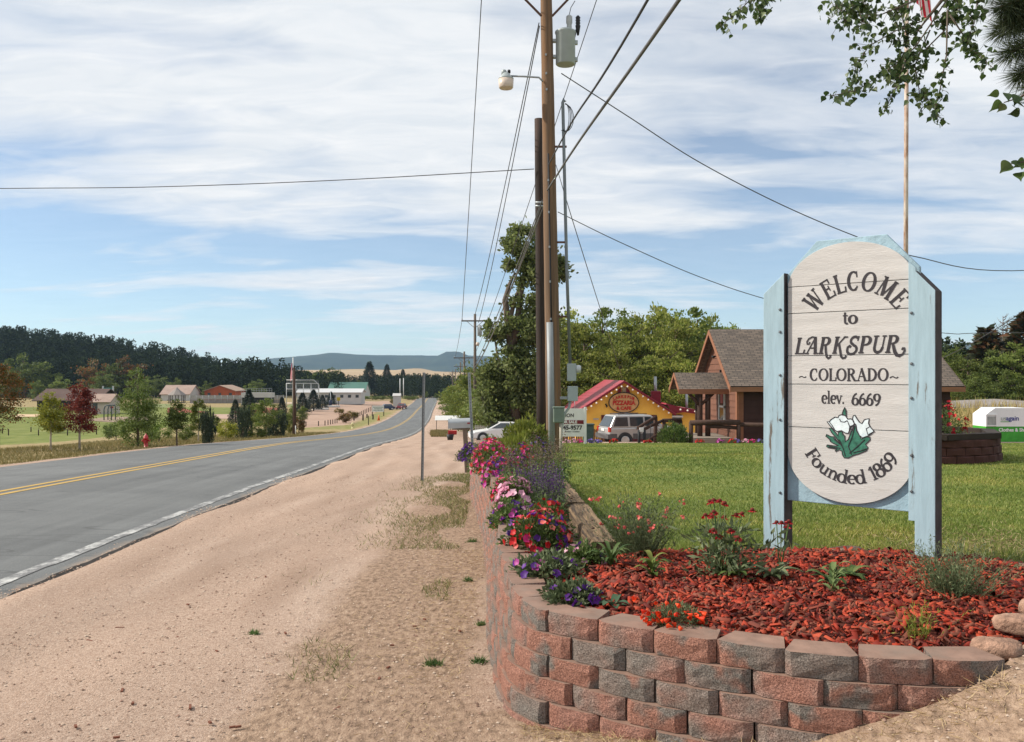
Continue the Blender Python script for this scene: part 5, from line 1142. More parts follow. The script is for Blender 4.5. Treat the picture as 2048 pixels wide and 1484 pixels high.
# ================================================================ pizzeria
def pizzeria():
    D = 60.0; k = D / F; q = lambda px, row, dy=0: P(px, row, D) + Vector((0, dy, 0))
    B = P(1247, 888, D); B.z = -3.3; r = empty('pizzeria', B, 'yellow gabled pizza cafe with dark red roof, round bulbs and oval sign', 'building'); o = lambda v: Vector(v) - B
    yel = mat('yellow_stucco', (.80, .46, .08), .8, .08, 1.5, 0, dirt=(.72, .40, .065), dscale=.9); red = mat('dark_red_trim', (.17, .012, .022), .6, .15, 3); roofr = mat('red_metal_roof', (.30, .035, .05), .5, .06, 2, spec=.5)
    apx = q(1247, 764); el = q(1152, 826); er = q(1344, 826); zb = -3.5; dep = 12.0; back = Vector((0, dep, 0))
    m = MB(); m.add([o((el.x, D, zb)), o((er.x, D, zb)), o(er), o(apx), o(el)], [(0, 1, 2, 3, 4)]); m.add([o((el.x, D, zb)), o(el), o(el + back), o((el.x, D + dep, zb))], [(0, 1, 2, 3)]); m.add([o((er.x, D, zb)), o((er.x, D + dep, zb)), o(er + back), o(er)], [(0, 1, 2, 3)]); m.add([o((el.x, D + dep, zb)), o(el + back), o(apx + back), o(er + back), o((er.x, D + dep, zb))], [(0, 1, 2, 3, 4)]); m.build('wall', yel, r)
    fr = Vector((0, -.45, .10)); sl = (el - apx) * .10; sr = (er - apx) * .06; bk = back + Vector((0, .3, .1))
    roof_plane('roof', o(el + sl + bk), o(el + sl + fr), o(apx + fr), o(apx + bk), roofr, r, .12); roof_plane('roof', o(er + sr + fr), o(er + sr + bk), o(apx + bk + Vector((.01, 0, 0))), o(apx + fr + Vector((.01, 0, 0))), roofr, r, .12)
    # scalloped verge boards and bulbs
    def verge(a, b, n, depth):
        m = MB(); d = (b - a); a = a + Vector((0, -.5, .06)); pts_t = []; pts_b = []
        for i in range(n * 4 + 1): t = i / (n * 4); p = a + d * t; pts_t.append(o(p)); pts_b.append(o(p) - Vector((0, 0, depth + .05 * abs(math.sin(math.pi * t * n)))))
        N_ = len(pts_t); m.add(pts_t + pts_b, [(i, i + 1, N_ + i + 1, N_ + i) for i in range(N_ - 1)]); w = m.build('verge_board', red, r); so = w.modifiers.new('t', 'SOLIDIFY'); so.thickness = .05
    verge(apx, el + sl, 17, .09); verge(apx, er + sr, 17, .09)
    bulb = mat('bulb_white', (.8, .74, .66), .3)
    bm = bmesh.new(); bmesh.ops.create_icosphere(bm, subdivisions=2, radius=.062); bme = bpy.data.meshes.new('bulb'); bm.to_mesh(bme); bm.free(); bme.materials.append(bulb)
    for i in range(9):
        for e in (el, er):
            t = .06 + i * .105; link('bulb', bme, r, o(apx + (e - apx) * t + Vector((0, -.6, -.17))))
    # lean-to on the right
    l0 = q(1331, 806); l1 = q(1402, 822); wl = q(1402, 828)
    m = MB(); m.add([o((er.x - .4, D + .15, zb)), o((wl.x, D + .15, zb)), o((wl.x, D + .15, wl.z)), o((er.x - .4, D + .15, l0.z - .4))], [(0, 1, 2, 3)]); m.add([o((wl.x, D + .15, zb)), o((wl.x, D + 9, zb)), o((wl.x, D + 9, wl.z)), o((wl.x, D + .15, wl.z))], [(0, 1, 2, 3)]); m.build('lean_to_wall', yel, r)
    mid = q(1362, 815.5)
    roof_plane('lean_to_roof', o(l1 + Vector((.2, -.35, 0))), o(l1 + Vector((.2, 9, 0))), o(mid + Vector((0, 9, 0))), o(mid + Vector((0, -.35, 0))), roofr, r, .1); roof_plane('lean_to_roof', o(mid + Vector((0, -.35, .005))), o(mid + Vector((0, 9, .005))), o(l0 + Vector((0, 9, 0))), o(l0 + Vector((0, -.35, 0))), roofr, r, .1)
    m = MB(); pts = [l0 + Vector((0, -.4, 0)), mid + Vector((0, -.4, .02)), l1 + Vector((.2, -.4, .02))]; low = [q(1342, 827), q(1366, 824), q(1404, 829)]
    m.add([o(p) for p in pts] + [o(p + Vector((0, -.4, 0))) for p in low], [(0, 1, 4, 3), (1, 2, 5, 4)]); m.build('verge_board', red, r)
    for px in (1358, 1372, 1387): link('bulb', bme, r, o(q(px, 818.5 + (px - 1358) * .13) + Vector((0, -.55, 0))))
    # chimney stack with flue, vents, oval sign, doors and windows
    MB().box(o(q(1322, 798)) + Vector((0, 2.2, 0)), (.62, .62, 1.0)).build('chimney', red, r, bevel=.05); m = MB(); m.tube([o(q(1322, 793)) + Vector((0, 2.2, 0)), o(q(1321, 753)) + Vector((0, 2.2, 0))], .1, 10); m.build('flue', galv, r)
    m = MB(); m.tube([o(q(1385, 825)) + Vector((0, 2, 0)), o(q(1385, 787)) + Vector((0, 2, 0))], .09, 8); m.build('flue', galv, r)
    for s in (-1, 1):
        c = q(1247 + s * 8.8, 786.5, -.06); m = MB(); m.prism([(0, 0), (s * .26, 0), (s * .24, .14), (s * .16, .28), (0, .38)], o(c - Vector((s * .13, 0, 0))), (1, 0, 0), (0, 0, 1), (0, -1, 0), .05); m.build('gable_vent', red, r)
    MB().box(o(q(1249, 779, -.04)), (.3, .06, .3)).build('louvre', mat('louvre_grey', (.38, .30, .20), .8), r)
    c = q(1247, 805, -.10); ro = MB(); ro.prism([(1.03 * math.cos(a) * .99, .70 * math.sin(a)) for a in np.linspace(0, 6.283, 40)[:-1]], o(c), (1, 0, 0), (0, 0, 1), (0, -1, 0), .06); so = ro.build('oval_sign', mat('sign_rim', (.03, .025, .02), .6), r)
    ro = MB(); ro.prism([(.955 * math.cos(a), .63 * math.sin(a)) for a in np.linspace(0, 6.283, 40)[:-1]], o(c + Vector((0, -.06, 0))), (1, 0, 0), (0, 0, 1), (0, -1, 0), .012); ro.build('oval_sign_face', mat('sign_face', (.50, .28, .12), .6), r)
    rd = mat('sign_red', (.42, .02, .015), .6); y_ = -.09
    for i, ch in enumerate('LARKSPUR'):
        a = (i - 3.5) / 3.5 * .72; lettering(ch, .25, o(c + Vector((.80 * math.sin(a) / .66 * .8, y_, .56 * math.cos(a) - .17))), r, rd, bold=.012, roty=a * .55)
    lettering('PIZZARIA', .40, o(c + Vector((0, y_, -.03))), r, rd, bold=.018, sx=.88); lettering('& CAFE', .30, o(c + Vector((0, y_, -.38))), r, rd, bold=.015)
    MB().box(o(q(1258, 860, -.03)), (3.7, .05, 2.0)).build('doorway', mat('dark_door', (.10, .018, .02), .6), r); MB().box(o(q(1192, 838, -.04)), (.36, .06, .10)).build('wall_plaque', mat('plaque', (.4, .36, .3), .6), r)
    m = MB(); m.tube([o(q(1211, 808, -.05)), o(q(1214, 812, -.1)), o(q(1212, 814, -.12))], .05, 6); m.build('wall_lamp', black, r); MB().box(o(q(1352, 843, .1)), (.8, .12, .9)).build('window', mat('cafe_glass', (.05, .05, .05), .15, spec=.7), r); MB().box(o(q(1352, 833, .08)), (.95, .14, .12)).build('window_frame', SIGNW, r)
    m = MB(); m.tube([o(q(1150, 826)), o(q(1149, 790))], .025, 6); m.build('antenna', galv, r)
pizzeria()
def sale_sign():
    D = 33.0; b = P(1140, 888, D); r = empty('for_sale_sign', b, 'white real estate sign with maroon band on white posts behind the pole', 'sign'); s = D / F; wm = mat('sign_white', (.68, .67, .64)); ink = mat('sale_ink', (.05, .045, .05), .6)
    q = lambda px, row, dy=0: P(px, row, D) + Vector((0, dy, 0)) - b; xc = 1136
    MB().box(q(xc, 845), (66 * s, .04, 56 * s)).build('board', wm, r); MB().box(q(1170.5, 852), (.09, .09, 76 * s)).build('post', wm, r, bevel=.01); MB().box(q(1101, 852), (.09, .09, 76 * s)).build('post', wm, r, bevel=.01)
    MB().box(q(xc, 844, -.025), (62 * s, .012, 7.5 * s)).build('band', mat('maroon', (.16, .012, .02), .5), r)
    lettering('VISION', 10 * s, q(1133, 831, -.026), r, ink, bold=.004, sx=.95); lettering('FOR SALE', 7.6 * s, q(1137, 844, -.036), r, wm, bold=.006, sx=1.05); lettering('45-9577', 11.5 * s, q(1145, 855.5, -.026), r, ink, bold=.008); lettering('Broker / Owner', 4.5 * s, q(1144, 863, -.026), r, ink, shear=.2)
sale_sign()
def barrel():
    b = P(1176, 886, 50); r = empty('waste_cart', b, 'dark green wheeled waste cart between the sale sign and the wagon', 'bin'); m = MB(); m.box((0, 0, .5), (.55, .6, 1.0), 0, None, 1.12); m.build('body', mat('cart_green', (.04, .08, .065), .5), r, bevel=.03); MB().box((0, -.03, 1.04), (.68, .72, .08)).build('lid', mat('cart_green', (.04, .08, .065)), r, bevel=.02)
barrel()
def railing_fence():
    b = P(1155, 888, 52); r = empty('wooden_fence', b, 'low brown slatted fence below the sale sign', 'fence')
    for k in range(26): MB().box((-1.1 + k * .13, 0, .42), (.085, .03, .9)).build('slat', mat('slat_brown', (.22, .11, .05), .8), r)
    for z_ in (.2, .75): MB().box((.5, .03, z_), (3.4, .03, .07)).build('rail', mat('slat_brown', (.22, .11, .05)), r)
railing_fence()
def picket():
    b = P(968, 872, 74); r = empty('picket_fence', b, 'short white picket fence behind the white car', 'fence')
    for k in range(15):
        m = MB(); m.prism([(-.05, 0), (.05, 0), (.05, .85), (0, .95), (-.05, .85)], (-.7 + k * .14, 0, 0), (1, 0, 0), (0, 0, 1), (0, -1, 0), .02); m.build('picket', SIGNW, r)
    for z_ in (.25, .7): MB().box((.28, .02, z_), (2.1, .03, .08)).build('rail', SIGNW, r)
picket()
def umbrella(px, col, label):
    D = 66; b = P(px, 868, D); r = empty('patio_umbrella', b, label, 'umbrella', 'folded umbrellas in front of the cottonwood'); h = 53 * D / F
    m = MB(); m.tube([(0, 0, -.3), (0, 0, h)], .03, 8); m.build('pole', mat('umb_pole', (.3, .3, .28)), r)
    m = MB(); m.lathe([(.06, h * .42), (.23, h * .50), (.20, h * .72), (.10, h * .9), (.03, h * .98)], (0, 0, 0), 10); m.build('canopy', col, r)
umbrella(1023, mat('green_canvas', (.05, .10, .08), .8), 'folded dark green patio umbrella behind the flower border'); umbrella(1033, mat('beige_canvas', (.42, .33, .25), .8), 'folded beige patio umbrella behind the flower border')
# ================================================================ cars
def tyre_parts(parent, x, y, r, w, side):
    rot = Matrix.Rotation(math.pi / 2, 3, 'X'); t = empty('wheel', (x, y, r)); t.parent = parent
    m = MB(); m.lathe([(r * .62, -w / 2), (r * .95, -w / 2), (r, -w / 3), (r, w / 3), (r * .95, w / 2), (r * .62, w / 2)], (0, 0, 0), 20, 0, rot); m.build('tyre', black, t)
    m = MB(); m.lathe([(r * .62, -.02), (r * .60, .02), (r * .5, .03)], (0, -side * w * .38, 0), 16, 0, rot); m.build('rim', mat('dark_rim', (.05, .05, .05), .5), t); m = MB()
    for k in range(5):
        a = k * 1.2566 + .3; M_ = Matrix.Rotation(a, 3, 'Y'); m.box(M_ @ Vector((0, 0, r * .33)) + Vector((0, -side * (w * .5), 0)), (r * .2, .03, r * .58), 0, M_)
    m.lathe([(r * .16, -.02), (r * .16, .02)], (0, -side * w * .5, 0), 10, 0, rot); m.lathe([(r * .52, -.012), (r * .64, -.012), (r * .64, .012), (r * .52, .012)], (0, -side * w * .5, 0), 18, 0, rot); m.build('spokes', mat('alloy', (.55, .56, .57), .3, metal=.6), t)
def car(name, b, heading, label, spec, group=None):
    """local x forward, y left"""
    r = empty(name, b, label, 'car', group, math.atan2(heading[1], heading[0])); p = spec; body = p['paint']; hw = p['hw']; glass = mat('car_glass', (.035, .045, .05), .06, spec=.9); trim = mat('car_trim', (.045, .045, .05), .6)
    def shell(low, hwl, hwt, name_, mm, bev=.05):
        n = len(low); m = MB(); zs = [q[1] for q in low]; zmin, zmax = min(zs), max(zs); V = []
        for s in (1, -1):
            for x, z_ in low: t = (z_ - zmin) / (zmax - zmin); V.append((x, s * (hwl + (hwt - hwl) * t), z_))
        m.add(V, [tuple(range(n)), tuple(range(n, 2 * n))[::-1]] + [(i, n + i, n + (i + 1) % n, (i + 1) % n) for i in range(n)]); return m.build(name_, mm, r, bevel=bev)
    shell(p['body'], hw, hw * .97, 'body', body, .07); zc0, zc1 = p['cab'][0][1], p['cab'][2][1]; hb, ht = hw * .95, hw * p.get('tumble', .78)
    shell(p['cab'], hb, ht, 'cabin', body, .05)
    def side(x, z_, s, off=.012): t = (z_ - zc0) / (zc1 - zc0); return (x, s * (hb + (ht - hb) * t + off), z_)
    for s in (1, -1):
        for q in p['win']: m = MB(); m.add([side(x, z_, s) for x, z_ in q], [tuple(range(len(q)))]); m.build('side_window', glass, r)
    for q in p['ends']:
        m = MB(); (xa, za), (xb, zb2) = q; ya = hb - (hb - ht) * (za - zc0) / (zc1 - zc0) - .1; yb = hb - (hb - ht) * (zb2 - zc0) / (zc1 - zc0) - .1; m.add([(xa, ya, za), (xa, -ya, za), (xb, -yb, zb2), (xb, yb, zb2)], [(0, 1, 2, 3)]); m.build('windscreen' if xa > 0 else 'rear_window', glass, r)
    for x in p['wx']:
        for s in (1, -1):
            m = MB(); m.lathe([(p['wr'] * 1.17, -.02), (p['wr'] * 1.17, .02)], (x, s * (hw + .002), p['wr'] * 1.02), 20, 0, Matrix.Rotation(math.pi / 2, 3, 'X')); m.build('wheel_arch', trim, r); tyre_parts(r, x, s * (hw - .08), p['wr'], .22, -s)
    xr_, xf = p['body'][0][0], max(q[0] for q in p['body'])
    for s in (1, -1):
        MB().box((xr_ + .02, s * (hw - .11), p['tail']), (.12, .2, .26)).build('tail_light', mat('tail_red', (.45, .03, .015), .25, spec=.6), r, bevel=.02); MB().box((xf - .05, s * (hw - .2), p['head']), (.12, .28, .14)).build('headlight', mat('headlight', (.65, .68, .7), .1, spec=.8), r, bevel=.02)
    return r, trim
silver = mat('silver_paint', (.47, .465, .455), .3, .04, metal=.35, spec=.6)
jp = P(1258, 891, 48.5); jp.z = float(gz(jp.x, jp.y)) - .02; a = math.radians(73)
jr, trim = car('parked_wagon', jp + Vector((math.sin(a), math.cos(a), 0)) * 1.15 + Vector((-.35, .45, 0)), (math.sin(a), math.cos(a)), 'silver boxy wagon with grey lower cladding parked before the yellow cafe',
    dict(paint=silver, hw=.88, body=[(-2.2, .48), (-2.22, 1.04), (.85, 1.08), (1.9, 1.03), (2.2, .9), (2.22, .48)], cab=[(-2.18, 1.04), (1.0, 1.07), (.28, 1.70), (-1.82, 1.70)], win=[[(-1.98, 1.12), (-1.12, 1.12), (-1.12, 1.60), (-1.78, 1.60)], [(-1.0, 1.12), (-.22, 1.12), (-.22, 1.60), (-1.0, 1.60)], [(-.12, 1.12), (.70, 1.12), (.22, 1.60), (-.12, 1.60)]], ends=[((-2.19, 1.12), (-1.86, 1.64)), ((.98, 1.13), (.36, 1.65))], wx=(-1.33, 1.36), wr=.37, tail=.95, head=.86))
cl = mat('wagon_cladding', (.10, .095, .095), .6)
for s in (1, -1):
    for x0_, x1_ in ((-2.24, -1.80), (-.86, .9), (1.82, 2.24)): MB().box(((x0_ + x1_) / 2, s * .885, .58), (x1_ - x0_, .04, .30)).build('cladding', cl, jr, bevel=.015)
    m = MB(); m.tube([(-1.6, s * .55, 1.76), (.1, s * .55, 1.76)], .025, 6); m.build('roof_rack_rail', trim, jr); MB().box((-.6, s * .905, .98), (.18, .02, .05)).build('door_handle', trim, jr)
MB().box((-2.27, 0, .58), (.12, 1.78, .26)).build('rear_bumper', cl, jr, bevel=.03); MB().box((-2.245, 0, .92), (.02, .4, .13)).build('number_plate', SIGNW, jr)
for xx in (-.75, -1.5): MB().box((xx, 0, 1.765), (.05, 1.1, .03)).build('roof_rack_bar', trim, jr)
wp = mat('white_car_paint', (.70, .70, .70), .3, .03, spec=.6)
cpos = on((972 - 1024) / F * 62, 62); 
wr_, trim = car('parked_coupe', Vector((cpos.x + 1.05, cpos.y + .6, cpos.z)), (-1, -.12), 'white coupe parked nose to the road beyond the flower border',
    dict(paint=wp, hw=.88, body=[(-2.2, .30), (-2.25, .72), (-2.0, .90), (-1.0, .93), (.75, .93), (1.9, .74), (2.25, .58), (2.25, .28)], cab=[(-1.75, .91), (1.05, .91), (.15, 1.37), (-.85, 1.37)], win=[[(-1.35, .97), (-.55, .97), (-.55, 1.31), (-.85, 1.31)], [(-.47, .97), (.78, .97), (.12, 1.32), (-.47, 1.32)]], ends=[((-1.7, .95), (-.92, 1.34)), ((1.02, .95), (.22, 1.34))], wx=(-1.38, 1.36), wr=.33, tail=.75, head=.62, tumble=.70))
def small_car(px, row, D, col, label, h=(-.9, -.4)):
    b = on((px - 1024) / F * D, D); return car('distant_car', b, h, label, dict(paint=col, hw=.85, body=[(-2.1, .35), (-2.15, .8), (-1.2, .92), (.9, .9), (2.0, .78), (2.1, .35)], cab=[(-1.7, .9), (1.0, .9), (.4, 1.45), (-1.2, 1.45)], win=[[(-1.3, .97), (.7, .97), (.35, 1.38), (-1.05, 1.38)]], ends=[((-1.66, .95), (-1.25, 1.4)), ((.98, .95), (.45, 1.4))], wx=(-1.3, 1.3), wr=.32, tail=.75, head=.65), 'cars parked near the crest of the road')
small_car(772, 806, 222, mat('blue_paint', (.03, .05, .10), .3), 'dark blue car parked at the far end of the dirt lot'); small_car(803, 806, 226, mat('maroon_paint', (.16, .02, .025), .3), 'maroon car parked beside the yellow-flowered shrubs', (-.2, -1))
# ================================================================ planter, donation bin
def planter():
    cx, cy, Rr = 6.74, 15.4, 1.44; z0 = float(ZL(14)) - .03; r = empty('raised_planter', (cx, cy, z0), 'raised round planter of dark red blocks with timber cap on the lawn', 'planter')
    bm_ = mat('planter_block', (.075, .03, .024), .9, .3, 6, .6, 30, .01); n = 28; hh = .125
    blk = MB(); w = 2 * math.pi * Rr / n * .97; blk.add([(-w / 2, 0, 0), (w / 2, 0, 0), (w * .44, .2, 0), (-w * .44, .2, 0), (-w / 2 * .98, -.0, hh - .005), (w / 2 * .98, 0, hh - .005), (w * .44, .2, hh - .005), (-w * .44, .2, hh - .005), (0, -.02, .02), (0, -.02, hh - .025)], [(0, 8, 9, 4), (8, 1, 5, 9), (0, 1, 8), (4, 9, 5), (4, 5, 6, 7), (1, 2, 6, 5), (3, 0, 4, 7)]); me = blk.mesh('planter_block', bm_)
    for k in range(3):
        for i in range(n): t = (i + .5 * (k % 2)) / n * 2 * math.pi; link('planter_block', me, r, ((Rr - .015 * k) * math.sin(t), -(Rr - .015 * k) * math.cos(t), k * hh), t + float(R.normal(0, .03)))
    for i in range(8):
        t0, t1 = i / 8 * 6.2832, (i + 1) / 8 * 6.2832 - .01; m = MB(); m.prism([(s * rr * math.sin(t) if 0 else rr * math.sin(t), -rr * math.cos(t)) for rr, t in ((Rr + .06, t0), (Rr + .06, t1), (Rr - .16, t1), (Rr - .16, t0)) for s in (1,)], (0, 0, 3 * hh), (1, 0, 0), (0, 1, 0), (0, 0, 1), .09); m.build('cap_timber', mat('dark_timber', (.035, .025, .02), .9, .2, 4), r)
    m = MB(); m.lathe([(Rr - .17, 0), (Rr - .17, 3 * hh - .02), (.02, 3 * hh)], (0, 0, 0), 24); m.build('soil', mat('soil', (.10, .06, .04)), r); zt = z0 + 3 * hh
    rg = np.random.default_rng(5)
    for k, (dx, dy, lab) in enumerate(((.25, -.95, 'bushy plant with dark red flowers at the right of the raised planter'), (-.25, -1.05, 'dark red flowering bush at the front of the raised planter'), (-.75, -.8, 'dark red flowering bush beside the flagpole in the raised planter'))):
        p = petunia((cx + dx, cy + dy, zt), .32, .52, {'gail': 1, 'red': .25}, 18, lab, 80 + k, .035, fol=G_DK, nl=1700); p['group'] = 'plants in the raised planter'
    q = empty('spike_plant', (cx - .35, cy - .5, zt), 'tall grassy blades standing among the planter flowers', 'plant'); n = 60; C = np.column_stack([rg.normal(0, .08, (n, 2)), np.zeros(n)]); link('blade_tuft', pmesh('blade_tuft', [blades(C, rg.uniform(.7, 1.05, n), .035, .22, rg)], G_MID), q)
planter()
def donation_bin():
    D = 45.0; b = P(2022, 890, D); r = empty('donation_bin', b, 'white and green clothes donation bin at the far edge of the lawn', 'bin'); s = D / F; q = lambda px, row, dy=0: P(px, row, D) + Vector((0, dy, 0)) - b
    gm = mat('bin_green', (.045, .30, .03), .5); wm = mat('bin_white', (.74, .74, .75), .45, .04); x0, x1 = 1972, 2075; dp = 1.3
    MB().box(q((x0 + x1) / 2, 871, dp / 2), ((x1 - x0) * s, dp, 36 * s)).build('lower_body', gm, r, bevel=.01)
    prof = [(x0, 853), (x1, 853), (x1, 832), (2054, 816), (1990, 816), (x0, 829)]; m = MB(); m.prism([((px - 2022) * s, (890 - row) * s) for px, row in prof], (0, 0, 0), (1, 0, 0), (0, 0, 1), (0, 1, 0), dp); m.build('upper_body', wm, r)
    MB().box((q(1982, 842, -.012)), (18 * s, .02, 17 * s)).build('chute_recess', mat('chute', (.33, .34, .33), .5), r)
    for a, c in (((1972.5, 829), (1972.5, 853)), ((1992.5, 829), (1992.5, 853)), ((1972, 851), (1993, 851)), ((1972, 829.5), (1993, 829.5))): MB().beam(q(*a, -.02), q(*c, -.02), .06, .05).build('chute_frame', wm, r)
    lb = mat('bin_blue', (.05, .06, .25), .5); lg = mat('bin_grey', (.28, .33, .28), .5)
    lettering('us', 13 * s, q(2001, 837, -.012), r, lg, align='LEFT', ext=.004); lettering('again', 13 * s, q(2012, 837, -.012), r, lb, align='LEFT', bold=.005); lettering('Clothes & Shoes', 9.5 * s, q(1997, 860, -.012), r, wm, align='LEFT', bold=.006)
    MB().beam(q(2001, 843.5, -.01), q(2019, 843.5, -.01), .012, .03).build('logo_swoosh', mat('bin_green', (.045, .3, .03)), r)
donation_bin()
# flower clumps and shrub at the far lawn edge
rgx = np.random.default_rng(44)
kinds = [('hot', 'hot pink'), ('red', 'red'), ('blue', 'violet'), ('pink', 'pale pink'), ('magenta', 'magenta')]
spots = [(1148, 3), (1160, 0), (1132, 3), (1180, 2), (1196, 2), (1228, 1), (1296, 1), (1399, 1), (1441, 4), (1465, 1), (1492, 3), (1505, 0), (1520, 2), (1473, 2)]
lab_at = ['below the sale sign', 'below the sale sign', 'behind the utility pole', 'beside the waste cart', 'behind the parked wagon', 'under the wagon bumper', 'beside the notice box', 'in front of the plank deck', 'at the corner of the brown building', 'at the log fence corner post', 'under the log fence', 'under the log fence', 'near the left sign post', 'at the brown building wall']
for (px, kd), la in zip(spots, lab_at):
    D = 35.6 + rgx.uniform(-.5, .5); X = (px - 1024) / F * D; p = petunia((X, D, float(ZL(D)) - .02), .17, .14, {kinds[kd][0]: 1}, 5, f'{kinds[kd][1]} bedding flowers at the lawn edge {la}', 200 + px, .05, nl=420); p['group'] = 'bedding flowers at the far lawn edge'; p.name = 'bedding_flower'
shrub(Vector((*P(1348, 888, 37)[:2], -1.28)), .66, .82, 3800, 0, leafmat('round_shrub', [(.035, .07, .015), (.08, .13, .03), (.15, .20, .05)], .25), 'rounded green bush at the lawn edge in front of the ramp', 91, .10, .03)
# railway bank on the right
def bank():
    X1 = np.linspace(14, 150, 60); prof = [(66, -3.6), (70, -3.0), (74, -1.2), (76, -.75), (82, -.72), (86, -2.6), (95, -4.2)]; V = []
    for y, z_ in prof:
        for x in X1: V.append((x, y + .0 * x, z_ + .12 * math.sin(x * .9 + y) - max(0, (24 - x)) * .25))
    n = len(X1); fs = [(j * n + i, j * n + i + 1, (j + 1) * n + i + 1, (j + 1) * n + i) for j in range(len(prof) - 1) for i in range(n - 1)]
    me = bpy.data.meshes.new('railway_bank'); me.from_pydata(V, [], fs); mi = [1 if j in (3,) else (1 if j == 2 and i < 22 else 0) for j in range(len(prof) - 1) for i in range(n - 1)]
    me.materials.append(mat('dry_grass_bank', (.33, .25, .10), .95, .35, .6, .8, 6, .2, coord='World')); me.materials.append(mat('ballast', (.26, .23, .21), .95, .3, 3, .8, 9, .1, coord='World')); me.polygons.foreach_set('material_index', mi); me.polygons.foreach_set('use_smooth', [True] * len(fs)); me.update(); tag(link('railway_bank', me), kind='structure')
    rg = np.random.default_rng(3); n = 9000; x = rg.uniform(22, 60, n); y = rg.uniform(66.5, 75, n); z_ = np.interp(y, [p[0] for p in prof], [p[1] for p in prof]); C = np.column_stack([x, y, z_ - .05])
    tag(link('bank_grass', pmesh('bank_grass', [blades(C, rg.uniform(.4, 1.0, n), .06, .25, rg)], leafmat('straw_grass', [(.25, .18, .06), (.40, .31, .13), (.30, .27, .09)], .2))), 'tall dry grass on the railway bank', 'grass', kind='stuff')
bank()
# ================================================================ trees
bark = mat('bark', (.13, .095, .07), .95, .35, 3, .8, 14, .02, stretch=(4, 4, .5)); palebark = mat('pale_bark', (.36, .31, .25), .9, .3, 5, .5, 20)
def crown(blobs, n, ls, lw, rg, up=.35, clump=.0, nclump=0):
    """leaves spread through ellipsoids; blobs (x,y,z,rx,ry,rz,weight); grouped into clumps with gaps between"""
    w = np.array([b[6] for b in blobs], float); w /= w.sum(); C = []; Dd = []
    for b, ww in zip(blobs, w):
        m = int(n * ww); s = np.array(b[3:6]); nc = max(6, int(nclump * ww)) if nclump else max(6, m // 70)
        cd = sphere_pts(nc, rg); cr = rg.uniform(.25, 1, nc)**.40; cc = cd * cr[:, None]
        k = rg.integers(0, nc, m); rc = clump or .46
        q = cc[k] + rg.normal(0, 1, (m, 3)) * rc * np.array([.55, .55, .42]) * rg.uniform(.5, 1.2, (nc, 1))[k]
        C.append(np.array(b[:3]) + q * s); Dd.append(unit(q) * .7 + rg.normal(0, .7, (m, 3)) + (0, 0, up))
    C = np.concatenate(C); Dd = np.concatenate(Dd); m = len(C); return leaves(C, Dd, ls * rg.uniform(.65, 1.3, m), lw * rg.uniform(.7, 1.3, m), rg)
def limbs(mb, base_r, h0, blobs, rg, per=3, trunk_top=None):
    top = trunk_top or max(b[2] for b in blobs); mb.tube([(0, 0, -.3)] + [(rg.normal(0, .02) * h0, rg.normal(0, .02) * h0, top * t) for t in (.25, .5, .75, 1)], [base_r * f for f in (1.25, 1, .8, .55, .2)], 8)
    for b in blobs:
        for _ in range(per):
            q = Vector(b[:3]) + Vector(rg.normal(0, .4, 3) * np.array(b[3:6])); z0 = min(top * .9, max(h0, q.z - b[5] * .9)); mb.tube([(0, 0, z0), (q.x * .45, q.y * .45, (z0 + q.z) / 2 + .05), q], [base_r * .32, base_r * .18, base_r * .05], 5)
def tree_proto(name, blobs, n, ls, lw, seed, base_r, h0, up=.35, per=3, nclump=0, clump=0):
    rg = np.random.default_rng(seed); V, Fc = crown(blobs, n, ls, lw, rg, up, clump, nclump); mb = MB(); limbs(mb, base_r, h0, blobs, rg, per); return (V, Fc, mb)
def plant_tree(name, proto, base, label, m, group=None, sc=1.0, rz=0, tm=None, cat='tree', cache={}):
    key = (id(proto), m.name, (tm or bark).name)
    if key not in cache: cache[key] = (proto[2].mesh('trunk', tm or bark), nmesh('crown', proto[0], [proto[1]], [m]))
    t, c = cache[key]; r = empty(name, base, label, cat, group, rz); r.scale = (sc,) * 3 if isinstance(sc, (int, float)) else sc; link('trunk', t, r); link('crown', c, r); return r
def rnd_blobs(seed, h0, h1, rad, n=9, prof=lambda u: math.sin(math.pi * min(.97, max(.05, u * .9 + .06)))**.6):
    rg = np.random.default_rng(seed); B = []
    for i in range(n):
        u = (i + .5) / n; a = i * 2.4 + rg.uniform(0, .8); rr = rad * prof(u); B.append((math.cos(a) * rr * .48, math.sin(a) * rr * .48, h0 + (h1 - h0) * u, rr * .68, rr * .68, (h1 - h0) / n * 1.25, rr * rr + .05))
    return B
def cols(*c): return list(c)
M_GROVE = leafmat('grove_leaf', cols((.11, .15, .022), (.20, .24, .04), (.29, .31, .065), (.38, .38, .11)), .5); M_GROVE2 = leafmat('grove_leaf_dark', cols((.07, .105, .022), (.14, .185, .038), (.21, .245, .06)), .5)
M_COT = leafmat('cottonwood_leaf', cols((.10, .135, .04), (.19, .235, .07), (.31, .345, .14)), .5); M_ROAD = leafmat('roadside_leaf', cols((.07, .10, .02), (.13, .165, .03), (.20, .22, .045)), .3)
M_ASP = leafmat('aspen_leaf', cols((.06, .11, .02), (.14, .21, .035), (.23, .30, .06), (.36, .43, .17)), .3); M_LIME = leafmat('lime_leaf', cols((.12, .15, .02), (.22, .24, .03), (.34, .31, .04)), .3)
M_MAR = leafmat('maroon_leaf', cols((.075, .018, .016), (.16, .03, .026), (.25, .06, .036)), .25); M_AUT = leafmat('autumn_leaf', cols((.05, .065, .016), (.09, .095, .022), (.16, .075, .02), (.30, .10, .02)), .25)
